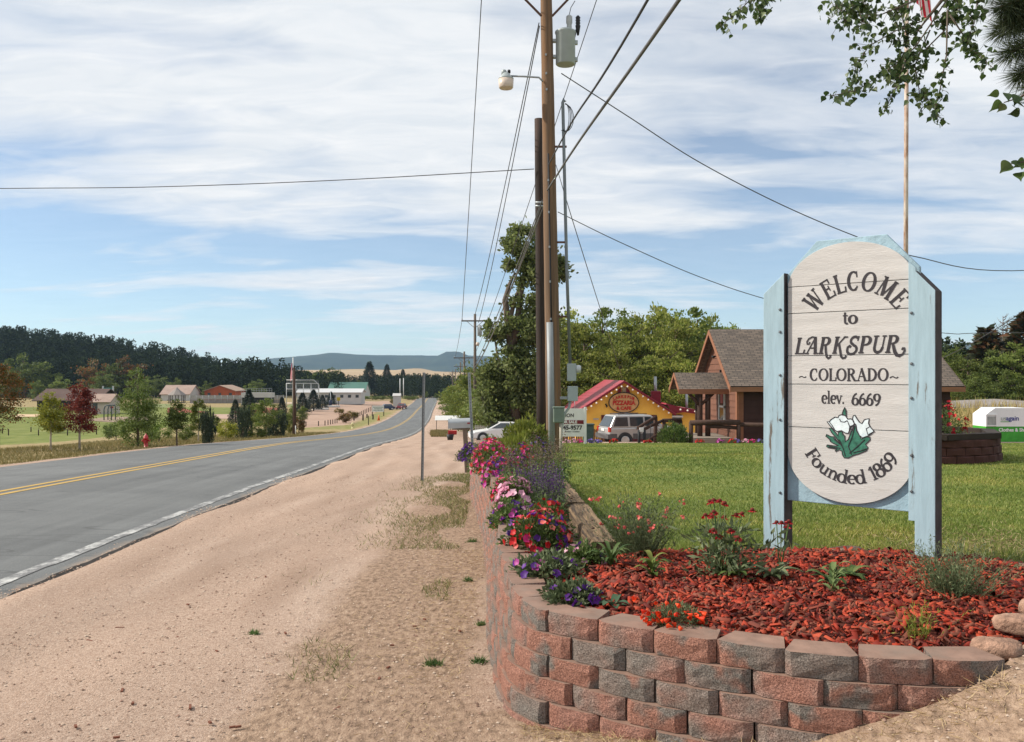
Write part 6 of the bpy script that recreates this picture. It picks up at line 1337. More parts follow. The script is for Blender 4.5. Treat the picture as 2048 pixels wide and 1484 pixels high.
M_GRN = leafmat('park_leaf', cols((.06, .095, .02), (.12, .16, .035), (.20, .235, .055)), .3); M_JUN = leafmat('juniper', cols((.02, .035, .02), (.04, .06, .035), (.075, .095, .06)), .1)
M_PINE = leafmat('pine_needle', cols((.022, .034, .018), (.032, .047, .024), (.045, .06, .032)), 0, 1, .0, 0); M_SPR = leafmat('spruce_needle', cols((.014, .027, .018), (.028, .046, .03), (.055, .075, .052)), .05, .7, .15)
# ---- grove behind the pizzeria
GP = [tree_proto('g', rnd_blobs(300 + i, 1.6, 12.0, 4.2 + .4 * (i % 3), 11), 15000, .34, .21, 310 + i, .28, 2.2, nclump=110) for i in range(4)]
rt = np.random.default_rng(12)
grove = [(1128, 628, 84, 0, 'broad green tree between the black pole and the pizza cafe roof'), (1168, 640, 80, 1, 'pale green tree behind the left slope of the red roof'), (1205, 622, 92, 2, 'tall green tree behind the ridge of the red roof'), (1262, 640, 86, 3, 'rounded green tree above the oval pizza sign'), (1310, 618, 96, 0, 'tall green tree behind the metal flue of the cafe'), (1352, 628, 92, 1, 'bright green tree right of the cafe flue'), (1395, 622, 98, 2, 'dark-topped tree behind the porch of the brown building'), (1335, 690, 76, 3, 'lower pale green tree just behind the cafe chimney'), (1425, 640, 100, 0, 'green tree behind the ridge of the brown building'), (1240, 690, 76, 1, 'lower green tree right behind the red roof peak')]
for i, (px, top, D, k, lab) in enumerate(grove):
    b = on((px - 1024) / F * D, D); h = CZ - (top - HZ) / F * D - b.z; plant_tree('grove_tree', GP[k], b, lab, M_GROVE2 if i in (2, 6) else M_GROVE, 'grove behind the pizza cafe', h / 12.4, rt.uniform(0, 6))
# ---- the big topped cottonwood
def cottonwood_big():
    D = 64.0; b = on((1030 - 1024) / F * D, D); k = D / F; z0 = b.z
    def bl(px, row, rpx, rz, w): return ((px - 1030) * k, rt.uniform(-.5, .5), CZ - (row - HZ) * k - z0, rpx * k, rpx * k, rz * k, w)
    B = [bl(1048, 485, 33, 28, 2.0), bl(1040, 520, 30, 28, 1.4), bl(1085, 530, 40, 36, 2.2), bl(1060, 585, 40, 34, 1.6), bl(1118, 540, 14, 26, .5), bl(1000, 655, 26, 26, 1.1), bl(1040, 665, 44, 40, 2.6), bl(1085, 660, 34, 50, 2), bl(1020, 740, 44, 46, 3), bl(1060, 760, 48, 52, 3), bl(982, 770, 30, 50, 1.7), bl(1000, 835, 34, 30, 1.3), bl(1060, 850, 40, 28, 1.3), bl(1030, 815, 50, 34, 2.4), bl(1085, 810, 34, 40, 1.6)]
    rg = np.random.default_rng(77); V, Fc = crown(B, 30000, .29, .18, rg, .3, 0, 260); mb = MB(); X = lambda px: (px - 1030) * k; Z = lambda row: CZ - (row - HZ) * k - z0
    for pts, rr in (([(1030, 900), (1028, 800), (1024, 700), (1016, 640), (1010, 600), (1018, 570), (1030, 545)], (.5, .42, .34, .26, .2, .14, .06)), ([(1024, 700), (1034, 650), (1040, 600), (1050, 540), (1052, 480)], (.3, .24, .2, .14, .05)), ([(1022, 690), (1020, 640), (1028, 605), (1045, 560), (1075, 530)], (.2, .18, .15, .1, .04)), ([(1028, 800), (1060, 760), (1080, 700)], (.3, .2, .06)), ([(1028, 780), (1000, 740), (990, 680)], (.2, .14, .05))):
        mb.tube([(X(p), rg.normal(0, .1), Z(r_)) for p, r_ in pts], rr, 8)
    plant_tree('cottonwood_tree', (V, Fc, mb), b, 'tall lopsided cottonwood with bare twisted upper limbs behind the black pole', M_COT)
    # grey leafless thicket at its left
    q = on((988 - 1024) / F * 64, 64); r = empty('bare_shrub', q, 'grey leafless shrub at the left foot of the cottonwood', 'shrub'); mb = MB(); rg = np.random.default_rng(5)
    for i in range(16): a = rg.normal(0, .2, 2); h = rg.uniform(3, 5.4); mb.tube([(a[0] * .3, a[1] * .3, 0), (a[0] * 1.3, a[1], h * .6), (a[0] * 2.6 + rg.normal(0, .3), a[1] * 2, h)], [.016, .011, .004], 4)
    mb.build('twig', mat('dead_twig', (.22, .19, .17), .9), r)
cottonwood_big()
RP = [tree_proto('r', rnd_blobs(340 + i, .8, 7.5, 3.3, 9), 9000, .25, .15, 350 + i, .2, 1.2, nclump=90) for i in range(3)]
for px, top, D, k, m, lab in ((962, 730, 88, 0, M_ROAD, 'olive green tree touching the roadside pole with the can'), (935, 752, 104, 1, M_ROAD, 'dense roadside tree leaning over the slim brown pole'), (918, 770, 118, 2, M_GRN, 'small roadside tree nearest the white signboard'), (908, 775, 150, 0, M_GRN, 'small roadside tree farther toward the crest'), (985, 745, 78, 1, M_GROVE2, 'dark tree behind the white picket fence'), (1000, 790, 70, 2, M_GROVE2, 'dark low tree behind the folded umbrellas'), (948, 745, 140, 1, leafmat('yellowing_leaf', cols((.08, .10, .015), (.18, .17, .02), (.40, .27, .02)), .3), 'yellowing tree behind the roadside pole'), (1090, 770, 72, 0, M_GROVE2, 'dark tree between the black pole and the red roof'), (1014, 715, 72, 0, M_COT, 'leafy lower growth at the left foot of the cottonwood'), (1054, 735, 71, 1, M_COT, 'leafy lower growth right under the cottonwood trunk'), (985, 772, 77, 2, M_ROAD, 'bright bush left of the bare grey shrub')):
    b = on((px - 1024) / F * D, D); h = CZ - (top - HZ) / F * D - b.z; plant_tree('roadside_tree', RP[k], b, lab, m, 'trees along the right side of the road', h / 7.9, rt.uniform(0, 6))
# ---- right-hand trees beyond the railway bank
for px, top, D, k, m, lab in ((1905, 700, 98, 0, M_GROVE2, 'green tree left end of the row beyond the railway bank'), (1935, 715, 92, 1, M_ROAD, 'olive bush just beyond the railway bank, behind the planter'), (1965, 690, 104, 2, M_GROVE2, 'dark green tree under the bare dead tree'), (1995, 705, 92, 3, M_GRN, 'mid green bush beyond the railway bank, left of the donation bin'), (2030, 690, 90, 0, M_GROVE2, 'dark leafy tree behind the donation bin'), (2075, 660, 96, 1, M_GROVE2, 'tall leafy tree at the end of the row behind the donation bin'), (1950, 748, 88, 2, M_GRN, 'low green bush at the foot of the trees beyond the bank'), (2015, 745, 88, 3, M_GRN, 'low spreading bush behind the donation bin')):
    b = on((px - 1024) / F * D, D); b.z = -3.6; h = CZ - (top - HZ) / F * D - b.z; plant_tree('bank_tree', GP[k], b, lab, m, 'trees beyond the railway bank', (h / 12.4 * 1.0), rt.uniform(0, 6))
def conifer_proto(h, r, n, seed, ls, lw, droop=-.1, ragged=.25, bare=.12):
    rg = np.random.default_rng(seed); lev = int(h / (h / 26)); C = []; Dd = []
    for i in range(n):
        u = rg.uniform(0, 1)**1.35; zt = bare * h + (h * (1 - bare)) * u; rr = r * (1 - u)**.85 * (1 + ragged * math.sin(int(u * 15) * 2.7 + int(rg.uniform(0, 7)) * 1.7)) + .05; a = int(rg.uniform(0, 7 + 5 * (1 - u))) * 6.283 / (7 + 5 * (1 - u)) + int(u * 15) * 1.1 + rg.normal(0, .16); q = rg.uniform(.15, 1)**.6
        d = np.array([math.cos(a), math.sin(a), 0]); C.append(d * rr * q + (0, 0, zt + droop * rr * q + rg.normal(0, .012 * h))); Dd.append(d + rg.normal(0, .45, 3) + (0, 0, droop))
    C = np.array(C); V, Fc = leaves(C, np.array(Dd), ls * rg.uniform(.7, 1.3, n), lw, rg); mb = MB(); mb.tube([(0, 0, -.3), (0, 0, h * .5), (0, 0, h * .98)], [h * .018, h * .011, h * .002], 7)
    for i in range(26): u = i / 26; a = i * 2.4; rr = r * (1 - u)**.85 * .8; zt = bare * h + h * (1 - bare) * u; mb.tube([(0, 0, zt), (math.cos(a) * rr, math.sin(a) * rr, zt + droop * rr)], [h * .004, h * .001], 4)
    return (V, Fc, mb)
SPR = conifer_proto(12, 2.9, 4200, 41, .55, .22); SPR2 = conifer_proto(12, 2.4, 3800, 42, .5, .2); PINE = conifer_proto(12, 2.6, 1800, 43, .75, .4, .12, .5, .2)
def at_row(px, base, top): b = G(px, base); return b, (base - top) / F * b.y
def conifer(px, base, top, lab, proto=SPR, m=M_SPR, name='spruce_tree', group='spruces in the park', D=None, wide=1.35):
    if D: b = on((px - 1024) / F * D, D); h = CZ - (top - HZ) / F * D - b.z
    else: b, h = at_row(px, base, top)
    return plant_tree(name, proto, b, lab, m, group, (h / 12 * wide, h / 12 * wide, h / 12), rt.uniform(0, 6))
conifer(739, 792, 724, 'tall dark spruce, left of the pair beside the road crest'); conifer(774, 792, 730, 'tall dark spruce, right of the pair beside the road crest', SPR2); conifer(806, 790, 740, 'narrow spruce behind the two white masts', SPR2)
conifer(1975, 0, 660, 'rust-tipped pine beside the bare dead tree', PINE, leafmat('rust_pine', cols((.02, .03, .012), (.045, .05, .02), (.12, .05, .018)), .1), 'pine_tree', None, 96); conifer(2052, 0, 630, 'tall pine with rusty top at the end of the bank trees', PINE, leafmat('rust_pine', [(.02, .03, .012)]), 'pine_tree', None, 92)
def dead_tree():
    D = 97; b = on((2006 - 1024) / F * D, D); r = empty('dead_tree', b, 'bare dead tree with two thin trunks above the bank trees', 'tree'); rg = np.random.default_rng(9); mb = MB(); k = D / F
    for dx, top in ((0, 632), (7, 640)):
        h = CZ - (top - HZ) / F * D - b.z; mb.tube([(dx * k, 0, 0), (dx * k * 1.1, 0, h * .6), (dx * k * 1.15, 0, h)], [.22, .13, .03], 6)
        for i in range(30): z_ = h * rg.uniform(.6, .99); a = rg.uniform(0, 6.28); L = (h - z_) * .45 + .5; mb.tube([(dx * k * 1.1, 0, z_), (dx * k * 1.1 + math.cos(a) * L * .6, math.sin(a) * L * .6, z_ + L * .25), (dx * k * 1.1 + math.cos(a) * L, math.sin(a) * L, z_ + L * .8)], [.045, .03, .01], 4)
    mb.build('trunk', mat('dead_wood', (.16, .12, .10), .9), r)
dead_tree()
# ---- left roadside trees
YP = tree_proto('y', [(0, 0, 1.55, .62, .6, .5, 2), (.1, .05, 2.05, .55, .5, .45, 1.6), (-.05, 0, 2.5, .36, .36, .4, .9), (-.2, .1, 1.25, .45, .45, .3, .8)], 5200, .085, .055, 61, .045, .8, nclump=60)
YP2 = tree_proto('y2', [(0, 0, 1.15, .60, .6, .42, 1.6), (0, .05, 1.7, .78, .7, .5, 2.2), (.1, 0, 2.3, .60, .55, .45, 1.6), (.0, 0, 2.75, .36, .36, .3, .7)], 6200, .085, .055, 62, .05, .75, nclump=70)
BIGR = tree_proto('b', [(0, 0, 1.5, .9, .9, .6, 1.6), (.2, 0, 2.3, 1.15, 1.0, .7, 2.4), (-.1, 0, 3.1, .95, .9, .7, 2), (.0, 0, 3.8, .6, .6, .5, 1)], 9000, .09, .06, 63, .06, .9, nclump=90)
ASP = tree_proto('a', [(0, 0, .6, .75, .7, .6, 1.4), (.55, .1, .8, .5, .5, .55, .8), (-.55, 0, .9, .5, .5, .6, .8), (0, .1, 1.5, 1.0, .9, .7, 2.4), (.25, 0, 2.1, .8, .7, .6, 1.6), (-.3, 0, 2.2, .7, .6, .6, 1.4), (-.1, 0, 2.9, .5, .5, .55, .9), (-.1, 0, 3.45, .3, .3, .45, .4)], 13000, .075, .05, 64, .05, .2, nclump=150)
BSH = tree_proto('s', [(0, 0, .55, .6, .55, .5, 1.5), (.3, 0, .75, .45, .4, .4, 1), (-.3, .1, .7, .4, .4, .45, 1)], 3200, .08, .045, 65, .03, .1, nclump=40)
JUN = tree_proto('j', [((i % 4 - 1.5) * .32, (i // 4) * .3 - .15, .75, .17, .17, .8 + .1 * (i % 3), 1) for i in range(8)], 6000, .12, .035, 66, .03, .1, up=2.2)
def lt(px, base, top, proto, ph, m, lab, name='young_tree', tm=None, group='young trees along the left side of the road', wide=1.0, dD=0):
    b, h = at_row(px, base, top)
    if dD: b2 = on(b.x * (b.y + dD) / b.y, b.y + dD); h = h * (b.y + dD) / b.y; b = b2
    s = h / ph; return plant_tree(name, proto, b, lab, m, group, (s * wide, s * wide, s), rt.uniform(0, 6), tm)
lt(-4, 904, 722, BIGR, 4.3, M_AUT, 'dark tree with reddening top at the left end of the roadside row'); lt(102, 903, 784, YP, 2.95, M_LIME, 'slender yellow-green young tree on a pale trunk', tm=palebark); lt(159, 901, 766, YP2, 3.1, M_MAR, 'maroon-leaved young tree on a pale trunk', tm=palebark, wide=.95)
lt(276, 896, 736, ASP, 3.95, M_ASP, 'tall bushy aspen behind the red hydrant', wide=1.05); lt(354, 891, 798, YP, 2.95, M_GRN, 'small green tree right of the bushy aspen', wide=1.05); lt(397, 886, 796, YP2, 3.1, leafmat('mixed_leaf', cols((.05, .08, .015), (.11, .15, .025), (.24, .25, .04)), .3), 'green young tree with white trunk guard', tm=palebark, wide=.8)
lt(115, 866, 838, BSH, 1.3, M_AUT, 'low dark bush behind the slender yellow-green tree', 'park_shrub', group='shrubs along the left side of the road', wide=1.3)
lt(452, 880, 838, BSH, 1.3, M_LIME, 'low yellow-green bush between two junipers', 'park_shrub', group='shrubs along the left side of the road', wide=1.05)
lt(415, 886, 826, JUN, 1.6, M_JUN, 'dark upright juniper behind the tree with the white guard', 'juniper', group='junipers along the left side of the road', wide=.75); lt(487, 878, 818, JUN, 1.6, M_JUN, 'dark upright juniper between the yellow-green bush and the bright tree', 'juniper', group='junipers along the left side of the road', wide=.72); lt(552, 874, 826, JUN, 1.6, M_JUN, 'dark upright juniper at the foot of the bright green tree', 'juniper', group='junipers along the left side of the road', wide=1.1)
lt(532, 876, 795, YP2, 3.1, M_GRN, 'full bright green tree among the junipers', wide=1.15); lt(585, 868, 812, YP, 2.95, M_GROVE2, 'dark small tree beside the brown roadside pole', wide=.9); lt(577, 868, 838, BSH, 1.3, M_LIME, 'small lime green bush beside the brown roadside pole', 'park_shrub', group='shrubs along the left side of the road', wide=.7); lt(598, 868, 830, BSH, 1.3, M_AUT, 'dark reddish bush just right of the brown roadside pole', 'park_shrub', group='shrubs along the left side of the road', wide=.6)
for px, base, top, lab in ((471, 860, 800, 'narrow young spruce left of the taller one in the park'), (498, 850, 780, 'tall young spruce in front of the white grandstand'), (564, 845, 795, 'dark young spruce between grandstand and flagpole'), (605, 828, 786, 'dark pine at the left end of the row beside the dirt lot'), (627, 822, 780, 'taller dark pine second in the row beside the dirt lot'), (645, 818, 790, 'dark pine third in the row beside the dirt lot'), (700, 806, 786, 'small dark pine beside the long white building'), (712, 805, 788, 'small dark pine nearest the pair of tall spruces'), (662, 812, 784, 'dark pine fourth in the row beside the dirt lot')):
    conifer(px, base, top, lab, SPR2, M_SPR, 'young_spruce', 'young conifers in the park', wide=2.0 if px > 600 else 1.45)
for px, base, top, pr, ph, m, lab, wd in ((372, 884, 846, BSH, 1.3, M_GRN, 'low green bush between the aspen and the guarded tree', 1.0), (430, 878, 830, YP2, 3.1, M_GRN, 'green young tree behind the dark juniper pair', 1.1), (505, 870, 806, YP2, 3.1, M_GROVE2, 'dark green young tree crowding the bright one', 1.1), (515, 878, 850, BSH, 1.3, M_GRN, 'low green bush in front of the junipers', 1.2), (562, 872, 820, YP, 2.95, M_GRN, 'green young tree between the junipers and the brown pole', 1.2), (232, 880, 838, BSH, 1.3, M_ASP, 'low bush at the left foot of the aspen', 1.1), (318, 886, 836, BSH, 1.3, M_ASP, 'low bush at the right foot of the aspen', 1.1), (605, 850, 812, YP2, 3.1, M_GROVE2, 'dark young tree beyond the brown pole', 1.2)):
    lt(px, base, top, pr, ph, m, lab, 'roadside_shrub', group='filler growth along the left side of the road', wide=wd)
for px, base, top, m, lab in ((678, 828, 815, leafmat('gold_flower', cols((.05, .06, .015), (.10, .10, .02), (.45, .26, .02)), .2), 'dark shrub with gold flowers at the corner of the dirt lot'), (692, 846, 824, leafmat('gold_flower', []) if 0 else M_AUT, 'reddish brown shrub below the gold flowers'), (704, 838, 820, leafmat('gold_flower', [(0, 0, 0)]), 'gold-topped shrub beside the lot posts'), (790, 808, 796, leafmat('gold_flower', [(0, 0, 0)]), 'gold-topped shrub between the two parked cars')):
    lt(px, base, top, BSH, 1.3, m, lab, 'flowering_shrub', group='shrubs at the dirt lot', wide=1.5)
for px, w_, lab in ((728, 2.6, 'clipped dark hedge bush left of the spruce pair'), (745, 2.6, 'dark hedge bush between the two tall spruces'), (762, 2.4, 'dark hedge bush right of the spruce pair'), (782, 2.2, 'dark hedge bush beside the white kiosk'), (816, 2.4, 'dark bush beyond the white masts'), (830, 2.0, 'dark bush at the left shoulder of the road crest'), (686, 2.2, 'dark bush at the right end of the long white building')):
    lt(px, 800, 791, BSH, 1.3, M_GROVE2, lab, 'hedge_bush', group='hedge bushes at the back of the dirt lot', wide=w_)
# ---- deciduous trees at the foot of the wooded hill and around the park
DP = [tree_proto('d', rnd_blobs(380 + i, 1.2, 9, 4.0, 8), 4200, .5, .32, 390 + i, .25, 1.5, nclump=60) for i in range(3)]
mid = [(48, 712, 300, 0, M_GRN), (92, 728, 305, 1, M_GROVE2), (75, 762, 262, 2, M_GRN), (20, 745, 290, 1, M_GROVE2), (185, 722, 300, 0, M_AUT), (205, 745, 285, 2, M_GRN), (230, 730, 300, 1, M_GRN), (120, 755, 275, 0, M_GROVE2), (318, 752, 300, 2, M_GRN), (350, 758, 290, 0, M_GROVE2), (415, 764, 300, 1, M_GRN), (516, 760, 300, 2, M_GRN), (500, 768, 290, 0, M_GROVE2), (290, 755, 290, 1, M_GROVE2), (258, 716, 305, 0, M_AUT), (645, 742, 360, 0, M_ROAD), (620, 745, 350, 1, M_GRN), (665, 738, 380, 2, M_ROAD), (160, 768, 262, 1, M_GRN), (600, 762, 340, 2, M_GROVE2), (390, 772, 280, 2, M_GRN), (720, 762, 420, 1, M_GRN), (560, 752, 330, 0, M_GROVE2), (852, 783, 350, 0, M_GRN), (872, 786, 352, 1, M_GRN), (893, 776, 345, 2, M_GRN), (700, 778, 345, 1, M_GRN)]
words = {M_GRN.name: 'mid green', M_GROVE2.name: 'dark green', M_AUT.name: 'russet', M_ROAD.name: 'olive green'}
where = ['left of the taller dark one at the hill foot', 'above the brown pavilion roof', 'behind the left end of the pavilion', 'behind the reddening roadside tree', 'above the teal scoreboard', 'right behind the teal scoreboard', 'between scoreboard and bushy aspen', 'behind the pavilion ridge', 'behind the house with the pinkish roof', 'between the pinkish house and the orange house', 'left behind the orange house', 'above the white grandstand', 'behind the left of the grandstand', 'behind the top of the bushy aspen', 'high on the hill left of the bushy aspen', 'above the long white building', 'left of the green roofed hall', 'right above the long white building', 'left of the shed', 'behind the flag and the backstop', 'right behind the gazebo', 'behind the green roofed hall', 'behind the backstop left side', 'just beyond the road crest, left side', 'just beyond the middle of the road crest', 'just beyond the road crest, beside the last pole', 'between the green roofed hall and the tall spruces']
for (px, top, D, k, m), wv in zip(mid, where):
    X = (px - 1024) / F * D; z0 = float(forest_z(X, D)) if D > 296 and px < 640 else float(gz(X, D)); h = CZ - (top - HZ) / F * D - z0; plant_tree('park_tree', DP[k], Vector((X, D, z0 - .1)), f'{words[m.name]} broadleaf tree {wv}', m, 'broadleaf trees around the park', h / 9.4, rt.uniform(0, 6))
# ---- pine forest on the hill, one mass
def forest():
    rg = np.random.default_rng(21); protos = []
    for s in range(8):
        n = 210; u = rg.uniform(0, 1, n)**1.2; h = 1.0; rr = (.17 + .05 * rg.random()) * (1 - u)**.6 * (.75 + .5 * (np.sin(u * 21 + s) > 0)); a = rg.uniform(0, 6.28, n); q = rg.uniform(.2, 1, n)**.5; z_ = .14 + .86 * u
        C = np.stack([np.cos(a) * rr * q, np.sin(a) * rr * q, z_], -1); Dd = np.stack([np.cos(a), np.sin(a), np.full(n, .25)], -1) + rg.normal(0, .5, (n, 3)); V, Fc = leaves(C, Dd, .062 * rg.uniform(.7, 1.4, n), .045, rg); protos.append((V, Fc))
        t = np.array([[-.012, 0, -.05], [.012, 0, -.05], [.004, 0, .8], [-.004, 0, .8], [0, -.012, -.05], [0, .012, -.05], [0, .004, .8], [0, -.004, .8]]); protos[-1] = (np.concatenate([V, t]), np.concatenate([Fc, [[len(V), len(V) + 1, len(V) + 2, len(V) + 3], [len(V) + 4, len(V) + 5, len(V) + 6, len(V) + 7]]]))
    parts = []; pts = []
    for _ in range(1750):
        Y = rg.uniform(306, 455); px = rg.uniform(-70, 640); X = (px - 1024) / F * HD * (Y / HD)**.5; pts.append((X, Y, float(forest_z(X, min(Y, 431))), rg.uniform(8.5, 14)))
    for _ in range(260): Y = rg.uniform(330, 420); px = rg.uniform(470, 690); pts.append(((px - 1024) / F * Y, Y, -6.5, rg.uniform(6, 9.5) + max(0, (570 - px) / 100) * rg.uniform(2, 5)))
    for _ in range(560): Y = rg.uniform(385, 600); px = rg.uniform(600, 1000); pts.append(((px - 1024) / F * Y, Y, -9.3, rg.uniform(7.4, 11.0) + (px > 790) * rg.uniform(0, .8)))
    for _ in range(220): Y = rg.uniform(120, 260); px = rg.uniform(1880, 2150); pts.append(((px - 1024) / F * Y, Y, -4, rg.uniform(5, 9) + Y * .018))
    for i, (X, Y, z_, h) in enumerate(pts):
        V, Fc = protos[i % 8]; c, s = math.cos(i * 1.7), math.sin(i * 1.7); W_ = np.stack([V[:, 0] * c - V[:, 1] * s, V[:, 0] * s + V[:, 1] * c, V[:, 2]], -1) * np.array([h * 1.05, h * 1.05, h]) + (X, Y, z_); parts.append((W_, Fc))
    V, Fs = merge(parts); tag(link('pine_forest', nmesh('pine_forest', V, Fs, [M_PINE])), 'dark pine forest covering the hills beyond the park', 'forest', kind='stuff')
forest()
# ================================================================ the park on the left
def hydrant(px, base, top, col, label):
    b = G(px, base); h = (base - top) / F * b.y; r = empty('fire_hydrant', b, label, 'hydrant'); s = h / .78
    m = MB(); m.lathe([(.13, -.1), (.13, .04), (.10, .05), (.10, .48), (.135, .49), (.135, .54), (.12, .56), (.10, .66), (.05, .72), (.035, .73), (.035, .78)], (0, 0, 0), 14); o = m.build('barrel', col, r); 
    for a in (0, math.pi): m = MB(); m.lathe([(.05, 0), (.05, .07), (.06, .07), (.06, .12)], (math.cos(a) * .09, 0, .40), 10, 0, Matrix.Rotation(math.pi / 2 * math.cos(a), 3, 'Y')); m.build('outlet', col, r)
    m = MB(); m.lathe([(.07, 0), (.07, .08), (.08, .08), (.08, .13)], (0, -.09, .36), 12, 0, Matrix.Rotation(math.pi / 2, 3, 'X')); m.build('pumper_outlet', col, r); r.scale = (s,) * 3
hydrant(292, 896, 867, mat('hydrant_red', (.38, .02, .025), .45, spec=.5), 'red fire hydrant at the foot of the bushy aspen'); hydrant(705, 857, 844, mat('hydrant_yellow', (.62, .55, .30), .5), 'pale yellow fire hydrant on the verge by the dirt lot')
dkpost = mat('fence_post_wood', (.05, .032, .024), .9)
def posts(lst, label, group, w=.14):
    for px, base, top in lst:
        b, h = at_row(px, base, top); m = MB(); m.lathe([(w / 2, -.2), (w / 2, h * .97), (w * .4, h)], (0, 0, 0), 8); o = m.build('fence_post', dkpost, None, b); tag(o, label, 'post', group)
posts([(5, 867, 856), (17, 871, 858), (62, 864, 854), (77, 871, 859), (135, 871, 858), (174, 864, 853), (193, 869, 857), (213, 863, 851), (222, 863, 852), (227, 863, 853)], 'short dark wooden post at the edge of the park lawn', 'posts along the park lawn')
posts([(612, 853, 843), (637, 852, 842), (650, 851, 841), (656, 850, 840), (661, 849, 839.5), (665.5, 848, 839), (670, 847, 838.5), (674, 846, 838)], 'short dark post edging the near side of the dirt lot', 'posts along the near side of the dirt lot')
posts([(720 + i * 3.4, 832 - i * 1.5, 823.5 - i * 1.6) for i in range(8)], 'short dark post in the close row running to the white signboard', 'posts running to the white signboard', .16)
posts([(708, 841, 832), (726, 841, 829), (734, 836, 828), (746, 839, 829), (752, 824, 812)], 'stout dark post beside the orange cone', 'stout posts by the orange cone', .26)
posts([(737, 850, 831)], 'thin dark post alone on the green verge', 'lone verge post', .12)
def cone():
    b = G(757.5, 841); h = 11 / F * b.y; r = empty('traffic_cone', b, 'orange traffic cone beside the stout posts', 'cone'); om = mat('cone_orange', (.62, .13, .03), .5); MB().box((0, 0, .02), (h * .6, h * .6, .05)).build('base', om, r); m = MB(); m.lathe([(h * .24, .04), (h * .06, h), (0, h)], (0, 0, 0), 12); m.build('body', om, r)
cone()
def park_sign():
    b = G(756, 832); s = b.y / F; r = empty('white_park_sign', b, 'white signboard on dark posts at the corner of the dirt lot', 'sign'); MB().box((0, 0, 14.5 * s), (24 * s, .08, 12 * s)).build('board', mat('sign_white', (.68, .67, .64)), r)
    for dx in (-11.5, 11.5): MB().box((dx * s, .05, 10 * s), (.16, .12, 22 * s)).build('post', dkpost, r)
    for row, w in ((17.5, 18), (14.5, 14), (11.5, 19)):
        m = MB(); rg = np.random.default_rng(int(row)); x = -w / 2
        while x < w / 2: ww = rg.uniform(.8, 2.4); m.box(((x + ww / 2) * s, -.05, row * s), (ww * s, .01, 1.3 * s)); x += ww + .7
        m.build('lettering', mat('sign_green_ink', (.08, .18, .12), .6), r)
park_sign()
def brown_pole():
    b = G(589, 870); h = (870 - 735) / F * b.y; r = empty('plain_pole', b, 'plain dark brown pole at the left roadside', 'utility pole'); m = MB(); m.tube([(0, 0, -.4), (-.0, 0, h * .5), (-.012 * h, 0, h)], [.16, .145, .11], 10); m.build('shaft', mat('brown_pole', (.075, .045, .032), .9, .3, 4), r)
    m = MB(); m.tube([(.13, -.15, -.1), (.13, -.15, h * .14)], .04, 6); m.build('marker', SIGNW, r)
brown_pole()
def flag_far():
    b = G(586, 812); k = b.y / F; r = empty('park_flagpole', b, 'tall white flagpole in the park', 'flagpole'); h = 97 * k; m = MB(); m.tube([(0, 0, -.2), (0, 0, h)], [.22, .13], 10); m.build('shaft', mat('white_mast', (.62, .62, .62), .4), r)
    f = empty('park_flag', b + Vector((0, 0, h * .55)), 'limp striped flag hanging on the park flagpole', 'flag'); V = []; nx, ny = 10, 12
    for j in range(ny):
        for i in range(nx): u, v = i / 9, j / 11; V.append((-.15 - .55 * u * (.4 + .6 * v), .2 * math.sin(u * 9 + v * 3), h * .34 * (1 - v) - u * v * .6))
    fs = [(j * nx + i, j * nx + i + 1, (j + 1) * nx + i + 1, (j + 1) * nx + i) for j in range(ny - 1) for i in range(nx - 1)]; me = bpy.data.meshes.new('cloth'); me.from_pydata(V, [], fs)
    for mm in (MATS['flag_red'], MATS['flag_white'], mat('flag_blue', (.03, .04, .14), .8)): me.materials.append(mm)
    me.polygons.foreach_set('material_index', [2 if (j < 5 and i < 4) else i % 2 for j in range(ny - 1) for i in range(nx - 1)]); me.update(); link('cloth', me, f)
flag_far()
def masts():
    for px, top in ((800, 757), (807, 756)): b = G(px, 797); k = b.y / F; m = MB(); m.tube([(0, 0, -.3), (0, 0, (797 - top) * k)], .16, 8); o = m.build('mast', mat('white_mast', (.62, .62, .62)), None, b); tag(o, 'slender white mast beside the road crest', 'mast', 'pair of masts at the road crest')
masts()
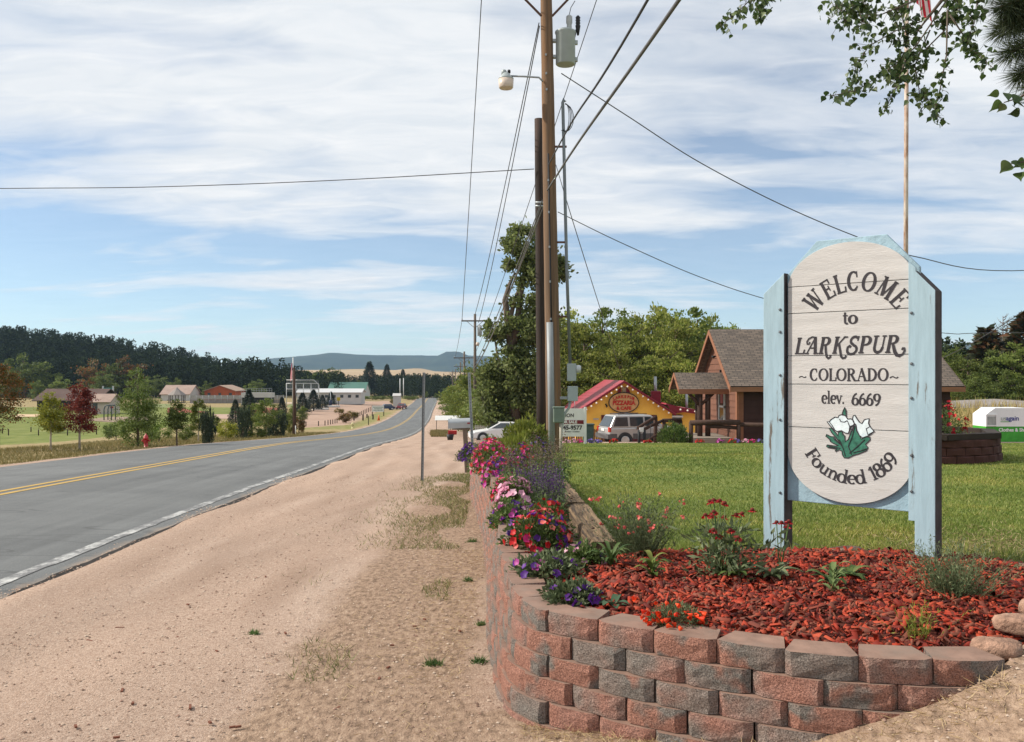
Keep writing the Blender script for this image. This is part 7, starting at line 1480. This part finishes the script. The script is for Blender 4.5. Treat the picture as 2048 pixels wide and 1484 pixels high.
def quad_building(name, px0, px1, D, zb, ze, zr_, dep, wallm, roofm, label, ridge_along=True, wins=(), ov=.4):
    x0, x1 = (px0 - 1024) / F * D, (px1 - 1024) / F * D; B = Vector(((x0 + x1) / 2, D, zb)); r = empty(name, B, label, 'building'); h, hr, w = ze - zb, zr_ - zb, x1 - x0; a = -w / 2; b = w / 2
    if ridge_along:
        m = MB(); m.add([(a, 0, -.5), (b, 0, -.5), (b, 0, h), (a, 0, h), (a, dep, -.5), (b, dep, -.5), (b, dep, h), (a, dep, h), (a, dep / 2, hr), (b, dep / 2, hr)], [(0, 1, 2, 3), (5, 4, 7, 6), (4, 0, 3, 8, 7), (1, 5, 6, 9, 2)]); m.build('wall', wallm, r)
        roof_plane('roof', (a - ov, -ov, h - .1), (b + ov, -ov, h - .1), (b + ov, dep / 2, hr + .1), (a - ov, dep / 2, hr + .1), roofm, r, .15); roof_plane('roof', (b + ov, dep + ov, h - .1), (a - ov, dep + ov, h - .1), (a - ov, dep / 2 + .02, hr + .1), (b + ov, dep / 2 + .02, hr + .1), roofm, r, .15)
    else:
        m = MB(); m.add([(a, 0, -.5), (b, 0, -.5), (b, 0, h), (0, 0, hr), (a, 0, h), (a, dep, -.5), (b, dep, -.5), (b, dep, h), (0, dep, hr), (a, dep, h)], [(0, 1, 2, 3, 4), (6, 5, 9, 8, 7), (5, 0, 4, 9), (1, 6, 7, 2)]); m.build('wall', wallm, r)
        roof_plane('roof', (a - ov, dep + ov, h - .1), (a - ov, -ov, h - .1), (0, -ov, hr + .1), (0, dep + ov, hr + .1), roofm, r, .15); roof_plane('roof', (b + ov, -ov, h - .1), (b + ov, dep + ov, h - .1), (.02, dep + ov, hr + .1), (.02, -ov, hr + .1), roofm, r, .15)
    for (u, v, ww, hh, mm) in wins: MB().box((a + w * u, -.03, h * v), (ww, .08, hh)).build('window' if hh < 1.6 else 'door', mm, r)
    return r
gl = mat('far_glass', (.04, .045, .05), .2, spec=.6); wh = mat('white_siding', (.48, .47, .45), .7, .08, .5); gr_roof = mat('green_metal_roof', (.07, .16, .125), .5, .1, .3); pk = mat('pinkish_shingle', (.32, .23, .19), .9, .15, .6); og = mat('orange_siding', (.36, .085, .03), .8, .12, .5); br_roof = mat('brown_shingle', (.09, .055, .045), .9, .2, .6); pale = mat('pale_wall', (.48, .40, .36), .8, .1, .6)
zq = lambda row, D: CZ - (row - HZ) / F * D
quad_building('park_pavilion', 74, 192, 196, -6.3, zq(800, 196), zq(779, 196), 11, mat('pavilion_dark', (.05, .04, .035), .9), br_roof, 'long park pavilion with brown shingled roof behind the maroon tree', True, ov=.8)
quad_building('park_shed', 183, 218, 178, -6.3, zq(803, 178), zq(789, 178), 5, pale, pk, 'small pale shed with dark doorway in the park', True, ((.2, .45, 1.0, 2.2, gl),), ov=.5)
quad_building('park_house', 322, 378, 270, -6.3, zq(788, 270), zq(771, 270), 10, wh, pk, 'house with pinkish hipped roof behind the gazebo', True)
quad_building('orange_house', 409, 470, 278, -6.3, zq(781, 278), zq(771, 278), 12, og, mat('tan_roof', (.34, .24, .18), .9), 'orange house with low tan gable beyond the ball field', False, ((.15, .62, .9, .9, gl), (.5, .62, .8, .9, gl), (.85, .62, .9, .9, gl)))
quad_building('long_white_building', 594, 722, 262, -6.5, zq(784, 262), zq(778, 262), 7, wh, mat('white_roof', (.50, .50, .50), .5, .06), 'long low white building behind the row of dark pines', True, tuple((.1 + .12 * i, .6, .9, .8, gl) for i in range(8)))
quad_building('green_roofed_hall', 655, 728, 330, -7.0, zq(784, 330), zq(765, 330), 14, wh, gr_roof, 'hall with green metal roof behind the long white building', True, ((.75, .55, 1.2, 1.0, gl),))
quad_building('white_kiosk', 786, 800, 228, -7.0, zq(791, 228), zq(787.5, 228), 2, wh, wh, 'small white kiosk beside the road crest', True, ov=.15)
def gazebo():
    D = 252; b = on((354 - 1024) / F * D, D); b.z = -6.3; r = empty('gazebo', b, 'open eight-sided gazebo with pointed grey roof', 'gazebo'); k = D / F; R_ = 17 * k; h = zq(790, D) + 6.3; hp = zq(774, D) + 6.3
    for i in range(8): a = i * math.pi / 4 + .2; m = MB(); m.tube([(R_ * .9 * math.cos(a), R_ * .9 * math.sin(a), -.3), (R_ * .9 * math.cos(a), R_ * .9 * math.sin(a), h)], .13, 6); m.build('post', mat('gazebo_post', (.09, .07, .06)), r)
    m = MB(); m.lathe([(R_ * 1.1, h - .05), (R_ * 1.08, h + .1), (R_ * .35, h + (hp - h) * .62), (0.02, hp)], (0, 0, 0), 8, smooth=False); m.build('roof', mat('grey_shingle', (.24, .21, .19), .9, .15), r); m = MB(); m.lathe([(R_, -.3), (R_, .25)], (0, 0, 0), 8, smooth=False); m.build('floor', mat('gazebo_post', (.09, .07, .06)), r)
gazebo()
def scoreboard():
    D = 232; b = on((216 - 1024) / F * D, D); k = D / F; r = empty('scoreboard', b, 'teal scoreboard on two pale posts in the park', 'scoreboard'); z_ = lambda row: zq(row, D) - b.z
    for px in (206, 226): MB().box(((px - 216) * k, 0, z_(772) / 2), (.35, .3, z_(772))).build('post', mat('pale_post', (.45, .47, .48), .5), r)
    MB().box((0, -.1, z_(782)), (17 * k, .3, 13 * k)).build('board', mat('teal_board', (.02, .16, .15), .5), r); MB().box((2.5 * k, -.27, z_(780)), (6 * k, .02, 2 * k)).build('panel', mat('pale_post', (.45, .47, .48)), r)
    MB().box((-26 * k, 0, z_(781)), (36 * k, .2, .25)).build('beam', mat('pale_post', (.45, .47, .48)), r)
scoreboard()
def swing():
    D = G(212, 841).y; b = on((215 - 1024) / F * D, D); k = D / F; r = empty('swing_set', b, 'arched dark swing frame in the play area', 'swing'); m = MB()
    for dy in (0, 1.5): m.tube([(-7 * k, dy, -.1), (-7 * k, dy, 22 * k), (-5 * k, dy, 28 * k), (-2 * k, dy, 30 * k), (7 * k, dy, 30 * k), (8 * k, dy, 26 * k), (8 * k, dy, -.1)], .1, 6)
    m.build('frame', mat('swing_blue', (.05, .07, .08), .4), r); MB().box((5 * k, .7, 26 * k), (5 * k, .3, 4 * k)).build('panel', mat('dull_red', (.3, .02, .02)), r)
swing()
def sheet(name, pts, m, lift=.05):
    w = [G(*p) for p in pts]; me = bpy.data.meshes.new(name); me.from_pydata([(p.x, p.y, float(gz(p.x, p.y)) + lift) for p in w], [], [tuple(range(len(w)))]); me.materials.append(m); me.update(); tag(link(name, me), kind='structure')
sheet('play_area', [(165, 841), (240, 846), (300, 842), (300, 834), (215, 834)], mat('wood_chips', (.24, .17, .12), .95, .2, 1)); sheet('sand_path', [(30, 834), (86, 834), (92, 829), (36, 829)], mat('sand', (.50, .36, .22), .95, .1, 1)); sheet('infield', [(335, 826), (560, 826), (560, 816), (335, 816)], mat('red_infield', (.24, .055, .035), .95, .25, .4)); sheet('outfield_grass', [(300, 815.5), (600, 815.5), (600, 808), (300, 808)], mat('outfield', (.17, .19, .07), .95, .2, .4)); sheet('warning_track', [(380, 807.5), (590, 807.5), (590, 805), (380, 805)], mat('track_pale', (.45, .36, .28), .95, .1, .4)); sheet('plaza', [(425, 838), (485, 838), (485, 829), (425, 829)], mat('plaza_pink', (.38, .26, .2), .95, .1, .6))
def field_fence():
    D = 246; b = on((470 - 1024) / F * D, D); k = D / F; r = empty('ball_field_fence', b, 'grey mesh outfield fence in front of the orange house', 'fence'); 
    for i in range(16): m = MB(); m.tube([((380 + i * 12.5 - 470) * k, 0, -.2), ((380 + i * 12.5 - 470) * k, 0, 2.2)], .05, 6); m.build('post', galv, r)
    MB().box(((474 - 470) * k, .03, .55), (188 * k, .03, 1.1)).build('windscreen', mat('grey_mesh', (.22, .20, .19), .9, .15, 1), r); MB().box(((474 - 470) * k, .03, 2.2), (188 * k, .05, .06)).build('top_rail', galv, r); MB().box(((474 - 470) * k, .06, 1.65), (188 * k, .01, 1.0)).build('mesh', mat('pale_mesh', (.30, .29, .27), .9), r)
field_fence()
def grandstand():
    D = 240; b = on((516 - 1024) / F * D, D); k = D / F; r = empty('grandstand', b, 'white-fronted dugout with a railed deck beside the ball field', 'grandstand'); z_ = lambda row: zq(row, D) - b.z; w = 61 * k
    MB().box((0, 0, z_(790)), (w, 3, 9.5 * k)).build('front_panel', wh, r); MB().box((0, .3, z_(800)), (w * .96, 2.6, 10 * k)).build('dugout', mat('dugout_dark', (.03, .03, .03), .9), r)
    for i in range(13): m = MB(); x = -w / 2 + w * i / 12; m.tube([(x, -1.4, z_(786)), (x, -1.4, z_(777))], .05, 5); m.build('baluster', galv, r)
    for row in (777, 781): MB().box((0, -1.4, z_(row)), (w, .07, .07)).build('handrail', galv, r)
    for px in (486, 545): MB().box(((px - 516) * k, -1.2, z_(790) / 2), (.2, .2, z_(783))).build('post', galv, r)
grandstand()
def backstop():
    D = 236; b = on((605 - 1024) / F * D, D); k = D / F; r = empty('backstop', b, 'tall pipe-framed ball field backstop beside the flagpole', 'backstop'); z_ = lambda row: zq(row, D) - b.z; X = lambda px: (px - 605) * k
    for px in (573, 592, 607, 622, 637): m = MB(); m.tube([(X(px), 0, -.2), (X(px), 0, z_(766 if px < 637 else 770))], .10, 6); m.build('pipe_post', mat('pale_pipe', (.50, .51, .51), .4), r)
    for pts in ([(573, 760), (628, 760), (638, 770), (638, 796)], [(573, 767), (637, 767)], [(573, 778), (638, 778)]): m = MB(); m.tube([(X(p), -.05, z_(q)) for p, q in pts], .10, 6); m.build('pipe_rail', mat('pale_pipe', (.50, .51, .51)), r)
    m = MB()
    for i in range(33): m.box((X(573 + i * 2), .05, z_(772)), (.03, .03, 22 * k))
    for i in range(12): m.box((X(605), .06, z_(761 + i * 2)), (64 * k, .03, .03))
    o = m.build('wire_mesh', galv, r); o['kind'] = 'stuff'
backstop()
for px, base, lab in ((640, 820, 'long pale log kerb, near piece at the dirt lot edge'), (663, 814.5, 'long pale log kerb, far piece at the dirt lot edge')):
    b = G(px, base); k = b.y / F; m = MB(); m.tube([(-13 * k, -1.5, .15), (0, 0, .2), (12 * k, 2.5, .15)], .28, 8); tag(m.build('log_kerb', mat('pale_log', (.58, .55, .50), .8), None, b), lab, 'kerb', 'log kerbs at the dirt lot')
def yellow_notice():
    b = G(677, 812); k = b.y / F; r = empty('yellow_notice', b, 'small yellow notice board in front of the white building', 'sign'); MB().box((0, 0, 14 * k), (7 * k, .1, 7 * k)).build('board', mat('yellow_board', (.55, .42, .03), .5), r); m = MB(); m.tube([(0, .1, -.2), (0, .1, 12 * k)], .1, 6); m.build('post', dkpost, r)
yellow_notice()
def info_stand():
    b = G(661, 814); k = b.y / F; r = empty('trash_can_stand', b, 'dark blue bin on a post beside the dirt lot', 'bin'); m = MB(); m.lathe([(3 * k, 1 * k), (3.4 * k, 12 * k), (2 * k, 14 * k)], (0, 0, 0), 10); m.build('body', mat('dark_blue_bin', (.02, .03, .06), .5), r); m = MB(); m.tube([(0, 0, -.2), (0, 0, 30 * k)], .08, 6); m.build('post', galv, r)
info_stand()
# ================================================================ overhead branches of trees standing just outside the picture
def deltoid(C, D, Nn, s):
    n = len(C); D = unit(D); S = unit(np.cross(D, Nn)); Nn = np.cross(S, D); s = np.broadcast_to(s, (n,))[:, None]
    pts = [(0, 0, 0), (.03, .22, .04), (.14, .40, .09), (.28, .46, .11), (.44, .40, .09), (.62, .25, .04), (.80, .10, -.01), (1.06, 0, -.10), (.80, -.10, -.01), (.62, -.25, .04), (.44, -.40, .09), (.28, -.46, .11), (.14, -.40, .09), (.03, -.22, .04), (.40, 0, 0)]
    k = len(pts) - 1; V = np.stack([C + D * s * a + S * s * b + Nn * s * c for a, b, c in pts], 1).reshape(-1, 3); o = np.arange(n)[:, None] * (k + 1)
    return V, np.concatenate([np.concatenate([o + i, o + (i + 1) % k, o + k], 1) for i in range(k)])
def overhead_cottonwood():
    rg = np.random.default_rng(31); root_p = Vector((8.3, 10.2, .2)); r = empty('overhanging_cottonwood', root_p, 'cottonwood whose leafy branches hang into the top right above the sign', 'tree'); o = lambda v: Vector(v) - root_p; D = 10.5
    m = MB(); m.tube([o((8.3, 10.2, -.3)), o((8.2, 10.2, 2)), o((8.0, 10.3, 4.5)), o((7.6, 10.4, 7)), o((7.0, 10.4, 9))], [.32, .26, .22, .17, .1], 12); m.build('trunk', bark, r)
    limb = [P(1930, -190, 10.4), P(1890, -60, 10.4)]
    mb = MB(); mb.tube([o((7.9, 10.3, 5.2)), o((7.0, 10.4, 6.6)), o((6.2, 10.4, 6.9)), o(P(1990, -120, D)), o(P(1900, -20, D)), o(P(1835, 62, D))], [.12, .09, .07, .05, .025, .008], 8)
    mb.tube([o((7.6, 10.4, 7)), o(P(1900, -300, D)), o(P(1700, -190, D)), o(P(1590, -90, D))], [.12, .08, .05, .015], 8)
    tw = [([(1930, -60), (1850, 40), (1790, 62), (1738, 92), (1712, 130), (1706, 165)], 58, 20), ([(1880, -20), (1760, 30), (1700, 30), (1664, 10)], 85, 26), ([(1900, -10), (1830, 95), (1775, 140), (1715, 180), (1662, 192)], 60, 15), ([(1895, 20), (1893, 110), (1880, 180), (1868, 226), (1886, 240)], 40, 13),
          ([(1810, 120), (1795, 170), (1768, 222)], 34, 13), ([(1900, 30), (1930, 75), (1945, 100), (1985, 135)], 44, 14), ([(1590, -90), (1520, -20), (1475, 25), (1440, 52)], 40, 14), ([(1590, -90), (1560, -30), (1530, 5), (1512, 38)], 42, 15), ([(1860, 60), (1830, 130), (1840, 190), (1862, 205)], 60, 20), ([(1850, -40), (1800, 20), (1820, 90)], 90, 30), ([(1900, -40), (1920, 20), (1880, 50)], 70, 28), ([(1930, -90), (1960, -30), (1950, 40), (1935, 80)], 40, 18), ([(1850, -60), (1740, -30), (1690, 40)], 60, 24), ([(1890, 60), (1850, 100), (1800, 130), (1780, 150)], 70, 22), ([(1640, -140), (1560, -50), (1500, -10)], 50, 22), ([(1760, -70), (1720, 20), (1725, 60)], 40, 20)]
    C = []; Dd = []; Nn = []
    for pts, n, spread in tw:
        n = int(n * 1.9); dd = D + rg.uniform(-.7, .7); q = [P(px, py, dd + .12 * i * rg.normal()) for i, (px, py) in enumerate(pts)]; mb.tube([o(v) for v in q], list(np.linspace(.010, .0035, len(q))), 5)
        kq = np.array([tuple(v) for v in q]); t = rg.uniform(.25, 1, n) * (len(q) - 1); i = np.minimum(t.astype(int), len(q) - 2); base = kq[i] + (kq[i + 1] - kq[i]) * (t - i)[:, None]; off = rg.normal(0, 1, (n, 3)) * spread * D / F * .55
        C.append(base + off); Dd.append(rg.normal(0, .6, (n, 3)) + (0, 0, -.9)); Nn.append(rg.normal(0, 1, (n, 3)) + (0, -.5, .2))
        for b_, f_ in list(zip(base, base + off))[::2]: mb.tube([o(b_), o(f_)], .0022, 4)
    C, Dd, Nn = map(np.concatenate, (C, Dd, Nn)); V, Fc = deltoid(C - np.array(root_p), Dd, Nn, rg.uniform(.055, .085, len(C))); mb.build('branch', mat('twig_bark', (.11, .085, .065), .9), r)
    link('leaves', nmesh('leaves', V, [Fc], [leafmat('overhead_leaf', cols((.022, .045, .012), (.045, .085, .022), (.085, .13, .035), (.16, .20, .08)), .35, .45, 0, .4)]), r)
    # sprigs close to the camera, from a low limb of the same kind of tree
    rp = Vector((5.1, 4.6, .3)); s = empty('low_cottonwood_sapling', rp, 'cottonwood sapling leaning in with a few large leaves at the right edge', 'tree'); mb = MB(); o2 = lambda v: Vector(v) - rp
    mb.tube([o2((5.1, 4.6, -.2)), o2((5.0, 4.9, 1.8)), o2((4.4, 5.2, 2.9)), o2(P(2130, 130, 5.4)), o2(P(2040, 195, 5.4)), o2(P(2008, 205, 5.4))], [.05, .04, .03, .012, .006, .003], 7); mb.tube([o2((4.6, 5.1, 2.6)), o2(P(2130, 300, 5.4)), o2(P(2040, 325, 5.4)), o2(P(2020, 328, 5.4))], [.02, .010, .005, .003], 6); mb.build('stem', mat('twig_bark', (.11, .085, .065)), s)
    c = np.array([tuple(P(px, py, 5.4) - rp) for px, py in ((1998, 183), (2012, 186), (2000, 200), (2010, 208), (2028, 214), (2025, 203), (2040, 222), (2046, 205), (2034, 190), (2016, 322), (2032, 320), (2026, 332), (2042, 330), (2038, 345), (2048, 318), (2060, 340), (2062, 200))]); n = len(c)
    V, Fc = deltoid(c, rg.normal(0, .4, (n, 3)) + (-.3, 0, -.6), rg.normal(0, .5, (n, 3)) + (.2, -1, .2), rg.uniform(.06, .085, n)); link('leaves', nmesh('leaves', V, [Fc], [MATS['overhead_leaf']]), s)
overhead_cottonwood()
def pine_bough():
    rg = np.random.default_rng(8); rp = Vector((4.9, 6.2, .3)); r = empty('overhanging_pine', rp, 'long-needled pine bough hanging into the top right corner', 'tree'); o = lambda v: Vector(v) - rp; D = 5.8; mb = MB()
    MB().tube([(0, 0, -.4), (0, 0, 2.5), (.1, 0, 5.5)], [.2, .17, .12], 12).build('trunk', bark, r)
    mb.tube([o((4.95, 6.2, 4.6)), o(P(2230, -120, D)), o(P(2150, -40, D)), o(P(2060, 20, D))], [.05, .03, .02, .012], 8); axes = []
    for a, b in (((2150, -40), (2000, 15)), ((2140, 0), (2005, 60)), ((2160, 40), (2020, 105)), ((2170, 60), (2040, 150)), ((2100, -80), (1990, -30)), ((2180, 0), (2040, 40)), ((2190, 90), (2065, 175)), ((2120, -20), (2020, 30))):
        A, B = P(*a, D), P(*b, D + rg.uniform(-.3, .3)); mb.tube([o(P(2180, 0, D)), o(A), o(B)], [.015, .010, .005], 6); axes.append((A, B))
    mb.build('branch', bark, r); C = []; Dd = []
    for A, B in axes:
        n = 1500; t = rg.uniform(.1, 1, n); A, B = np.array(A), np.array(B); C.append(A + (B - A) * t[:, None] + rg.normal(0, .004, (n, 3))); Dd.append(unit(B - A) * rg.uniform(.25, 1.0, (n, 1)) + unit(rg.normal(0, 1, (n, 3))) * .75 + (0, 0, -.12))
    C = np.concatenate(C) - np.array(rp); Dd = unit(np.concatenate(Dd)); n = len(C); V, Fc = leaves(C, Dd, rg.uniform(.12, .18, n), .0036, rg); link('needles', nmesh('needles', V, [Fc], [leafmat('long_needle', cols((.02, .035, .014), (.04, .06, .022), (.10, .12, .06)), .1, .5, 0)]), r)
pine_bough()

# ================================================================ loose stuff
def mulch_chips():
    rg = np.random.default_rng(2); n = 24000; x = rg.uniform(-.1, 3.4, n); y = rg.uniform(3.6, 6.1, n); k = inpoly(x, y, BED); x, y = x[k], y[k]; n = len(x); z_ = bed_z(x, y) + rg.uniform(-.004, .022, n)
    L = rg.gamma(1.9, .0165, n).clip(.007, .095); w = L * rg.uniform(.10, .28, n) + .003; t = rg.uniform(.002, .006, n); a = rg.uniform(0, 6.28, n); p = rg.normal(0, .38, n); ro = rg.normal(0, .7, n)
    d = np.stack([np.cos(a) * np.cos(p), np.sin(a) * np.cos(p), np.sin(p)], -1); s0 = unit(np.cross(d, [0, 0, 1.0])); u0 = np.cross(s0, d); s = s0 * np.cos(ro)[:, None] + u0 * np.sin(ro)[:, None]; u = np.cross(s, d); C = np.stack([x, y, z_], -1)
    V = []
    for e, q, h in ((-1, -.6, 0), (-1, .5, 0), (1, .7, 0), (1, -.4, 0), (-.9, -.5, 1), (-.9, .35, 1), (.85, .5, 1), (.9, -.3, 1)): V.append(C + d * (L * e / 2)[:, None] + s * (w * q)[:, None] + u * (t * (h * 2 - 1))[:, None])
    V = np.stack(V, 1).reshape(-1, 3); o = np.arange(n)[:, None] * 8; Q = np.concatenate([o + np.array(f) for f in ((4, 5, 6, 7), (0, 1, 5, 4), (1, 2, 6, 5), (2, 3, 7, 6), (3, 0, 4, 7))])
    tag(link('mulch_chips', nmesh('mulch_chips', V, [Q], [leafmat('mulch_chip', cols((.035, .004, .004), (.14, .014, .007), (.29, .028, .011), (.38, .058, .024), (.10, .03, .02), (.22, .07, .04)), 0, .7, 0)])), 'red dyed wood chips filling the bed under the sign', 'mulch', kind='stuff')
mulch_chips()
def lawn_grass():
    rg = np.random.default_rng(4); n = 330000; Y = 5.4 + (36 - 5.4) * rg.random(n)**2.3; X = rg.uniform(-.02, .62, n) * Y * 1.0; k = inpoly(X, Y, LAWN) & ~inpoly(X, Y, BED) & ~inpoly(X, Y, SOIL); X, Y = X[k], Y[k]; n = len(X)
    C = np.stack([X, Y, lawn_z(X, Y) - .003], -1); dens = np.sin(X * .9 + 2) * np.sin(Y * .7) ; h = rg.uniform(.014, .036, n) * (1 + .3 * dens) ; w = .0035 + .0008 * Y
    tag(link('lawn_grass', pmesh('lawn_grass', [blades(C, h, w, .55, rg)], leafmat('grass_blade', cols((.09, .14, .022), (.165, .225, .04), (.235, .28, .065), (.35, .34, .12)), .35, .55, 0, patch=(.55, [(.52, .66, .55), (1, 1, 1), (1.6, 1.28, 1.3)])))), 'mown green lawn grass behind the sign', 'grass', kind='stuff')
    n = 2600; Y = rg.uniform(5.7, 6.3, n); X = rg.uniform(.7, 3.6, n); k = inpoly(X, Y, LAWN) | (rg.random(n) < .12); X, Y = X[k], Y[k]; n = len(X); C = np.stack([X, Y, lawn_z(X, Y)], -1)
    tag(link('uncut_grass', pmesh('uncut_grass', [blades(C, rg.uniform(.06, .14, n), .006, .35, rg)], leafmat('grass_blade', [(0, 0, 0)]))), 'taller uncut grass at the back edge of the mulch bed', 'grass', kind='stuff')
lawn_grass()
def trodden_straw():
    rg = np.random.default_rng(66); n = 9000; X = rg.normal(3.6, .55, n); Y = rg.normal(6.1, .55, n); k = inpoly(X, Y, LAWN) & ~inpoly(X, Y, BED); X, Y = X[k], Y[k]; n = len(X); C = np.stack([X, Y, lawn_z(X, Y) + .012], -1)
    V, Fc = leaves(C, rg.normal(0, 1, (n, 3)) * (1, 1, .3) + (0, 0, .15), rg.uniform(.03, .09, n), .005, rg); tag(link('trodden_straw', nmesh('trodden_straw', V, [Fc], [leafmat('straw_dull', cols((.16, .11, .055), (.30, .22, .12), (.40, .32, .19)), .1, .8, 0)])), 'dry trodden straw on the lawn beside the right sign post', 'straw', kind='stuff')
trodden_straw()
def shoulder_stuff():
    rg = np.random.default_rng(6)
    # pebbles of crushed granite
    n = 45000; Y = 2.6 + 16 * rg.random(n)**2.0; xr = XR(Y); X = np.where(rg.random(n) < .07, xr - .3 * rg.random(n)**2, xr + .02 + rg.random(n) * (2.6 - xr)); k = ~inpoly(X, Y, TERR) & (np.abs(X) < Y * .75 + .6); X, Y = X[k], Y[k]; n = len(X); s = rg.gamma(2.2, .0021, n).clip(.002, .011) * (.8 + Y * .04)
    oct_ = np.array([(1, 0, 0), (0, 1, 0), (-1, 0, 0), (0, -1, 0), (0, 0, .7), (.2, .1, -.5)]); rot = rg.uniform(0, 6.28, n); V = oct_[None] * s[:, None, None] * rg.uniform(.7, 1.3, (n, 6, 1)); c, sn = np.cos(rot)[:, None], np.sin(rot)[:, None]
    V = np.stack([V[..., 0] * c - V[..., 1] * sn, V[..., 0] * sn + V[..., 1] * c, V[..., 2]], -1) + np.stack([X, Y, gz(X, Y) + .012 * np.sin(X * 2.1 + Y * .6) * np.sin(Y * 1.7 - X * .8) + s * .25], -1)[:, None]; o = np.arange(n)[:, None] * 6
    T = np.concatenate([o + np.array(f) for f in ((0, 1, 4), (1, 2, 4), (2, 3, 4), (3, 0, 4))])
    tag(link('gravel', nmesh('gravel', V.reshape(-1, 3), [T], [leafmat('granite_pebble', cols((.15, .09, .065), (.32, .215, .155), (.42, .31, .235), (.47, .37, .29), (.26, .15, .11)), 0, .9, 0)])), 'loose pink granite gravel on the road shoulder', 'gravel', kind='stuff')
    # weeds and straw along the wall
    n = 16000; Y = rg.uniform(4.6, 19, n); X = -.35 - np.abs(rg.normal(0, .55, n)) - .02 * Y; patch = np.sin(X * 5 + 1) * np.sin(Y * 1.4 + .5) + .5 * np.sin(Y * 3.1 + X * 2); far = (Y > 9) * (X > -2.2); k = (patch > .95 - 1.4 * far) & ~inpoly(X + .1, Y, TERR); X, Y = X[k], Y[k]; C = np.stack([X, Y, gz(X, Y)], -1); n = len(X)
    tag(link('shoulder_weeds', pmesh('shoulder_weeds', [blades(C, rg.uniform(.015, .06, n), .004 + .0004 * Y, .8, rg)], leafmat('weed', cols((.06, .09, .018), (.12, .15, .04), (.25, .22, .09), (.38, .30, .16)), .2, .7, 0))), 'sparse weeds along the foot of the block wall', 'weeds', kind='stuff')
    n = 5200; t = rg.random(n); X = np.where(t < .5, rg.uniform(.05, 1.9, n), -.25 - np.abs(rg.normal(0, .35, n))); Y = np.where(t < .5, 4.35 - .62 * np.clip(X, 0, 1.3) - np.abs(rg.normal(0, .16, n)) - .06, rg.uniform(3.2, 9, n)); k = ~inpoly(X, Y, TERR); X, Y = X[k], Y[k]; n = len(X); C = np.stack([X, Y, gz(X, Y) + .006], -1)
    d = rg.normal(0, 1, (n, 3)) * (1, 1, .28) + (0, 0, .12); V, Fc = leaves(C, d, rg.uniform(.02, .085, n), .0026, rg); tag(link('dry_straw', nmesh('dry_straw', V, [Fc], [leafmat('straw', cols((.22, .13, .06), (.42, .30, .15), (.55, .43, .25)), .1, .8, 0)])), 'dry straw and needles at the foot of the wall', 'straw', kind='stuff')
    # individual green tufts
    for i, (px, py, sz, lab) in enumerate(((866, 1330, .045, 'green weed tuft in the gravel nearest the wall bend'), (508, 1268, .03, 'tiny green tuft alone in the middle of the gravel'), (935, 1162, .035, 'green weed beside the wall, halfway along'), (958, 1325, .04, 'green weed hugging the foot of the wall'), (962, 1250, .03, 'small weed at the foot of the wall, second from the bend'), (945, 1085, .05, 'low green weed in the straw beside the wall'))):
        g = G(px, py); m = 90; C = np.column_stack([rg.normal(0, sz * .5, (m, 2)), np.zeros(m)]); o = link('weed_tuft', pmesh('weed_tuft', [blades(C, rg.uniform(.5, 1.2, m) * sz, .006, .7, rg), leaves(C, rg.normal(0, 1, (m, 3)) + (0, 0, .4), sz * .6, sz * .22, rg)], G_MID), None, g); tag(o, lab, 'weed', 'weed tufts in the gravel')
    for i in range(26):
        px, py = rg.uniform(60, 950), rg.uniform(1120, 1480)
        if px < 500 and py < 1160 + (500 - px) * .2: continue
        g = G(px, py); m = MB(); m.box((0, 0, .006), (rg.uniform(.02, .06), .012, .008), 0, Matrix.Rotation(rg.uniform(0, 6), 3, 'Z')); tag(m.build('bark_scrap', mat('bark_scrap', (.16, .06, .035), .9), None, g), 'loose reddish bark scrap lying on the gravel shoulder', 'wood chip', 'bark scraps on the gravel')
shoulder_stuff()
def verge_grass():
    rg = np.random.default_rng(16); n = 90000; Y = 17 + 75 * rg.random(n)**1.7; dl = .5 + rg.random(n)**1.5 * 26; X = XR(Y) - RW - dl; k = X > -.66 * Y; X, Y, dl = X[k], Y[k], dl[k]; n = len(X); C = np.stack([X, Y, gz(X, Y) - .02], -1)
    tag(link('verge_grass', pmesh('verge_grass', [blades(C, rg.uniform(.06, .2, n) * sstep(dl / 1.5), .012 + .0006 * Y, .5, rg)], leafmat('dry_blade', cols((.09, .095, .025), (.20, .16, .06), (.31, .24, .11), (.13, .13, .035)), .2, .7, 0))), 'dry tan roadside grass on the left verge', 'grass', kind='stuff')
    n = 7000; Y = rg.uniform(62, 95, n); X = (rg.uniform(862, 905, n) - 1024) / F * Y; C = np.stack([X, Y, gz(X, Y)], -1); tag(link('driveway_grass', pmesh('driveway_grass', [blades(C, rg.uniform(.1, .3, n), .06, .4, rg)], leafmat('dry_blade', [(0, 0, 0)]))), 'strip of rough grass beside the mailbox lane', 'grass', kind='stuff')
verge_grass()
# ================================================================ the air: thin blue haze over the whole valley
def haze():
    m = MB(); m.box((0, 3360, 65), (13400, 6900, 178)); me = m.mesh('haze', []) if 0 else None
    bm = bmesh.new(); bmesh.ops.create_cube(bm, size=1); me = bpy.data.meshes.new('haze'); bm.to_mesh(me); bm.free(); ob = link('haze', me, None, (0, 3400, 66)); ob.scale = (13600, 7000, 176); tag(ob, 'pale blue haze lying over the valley', 'haze', kind='stuff')
    mt = bpy.data.materials.new('haze_air'); mt.use_nodes = True; nt = mt.node_tree; nt.nodes.clear(); out = nt.nodes.new('ShaderNodeOutputMaterial'); v = nt.nodes.new('ShaderNodeVolumePrincipled')
    v.inputs['Color'].default_value = (.50, .70, .98, 1); v.inputs['Density'].default_value = .000085; v.inputs['Anisotropy'].default_value = .2; nt.links.new(v.outputs[0], out.inputs['Volume']); me.materials.append(mt)
haze()
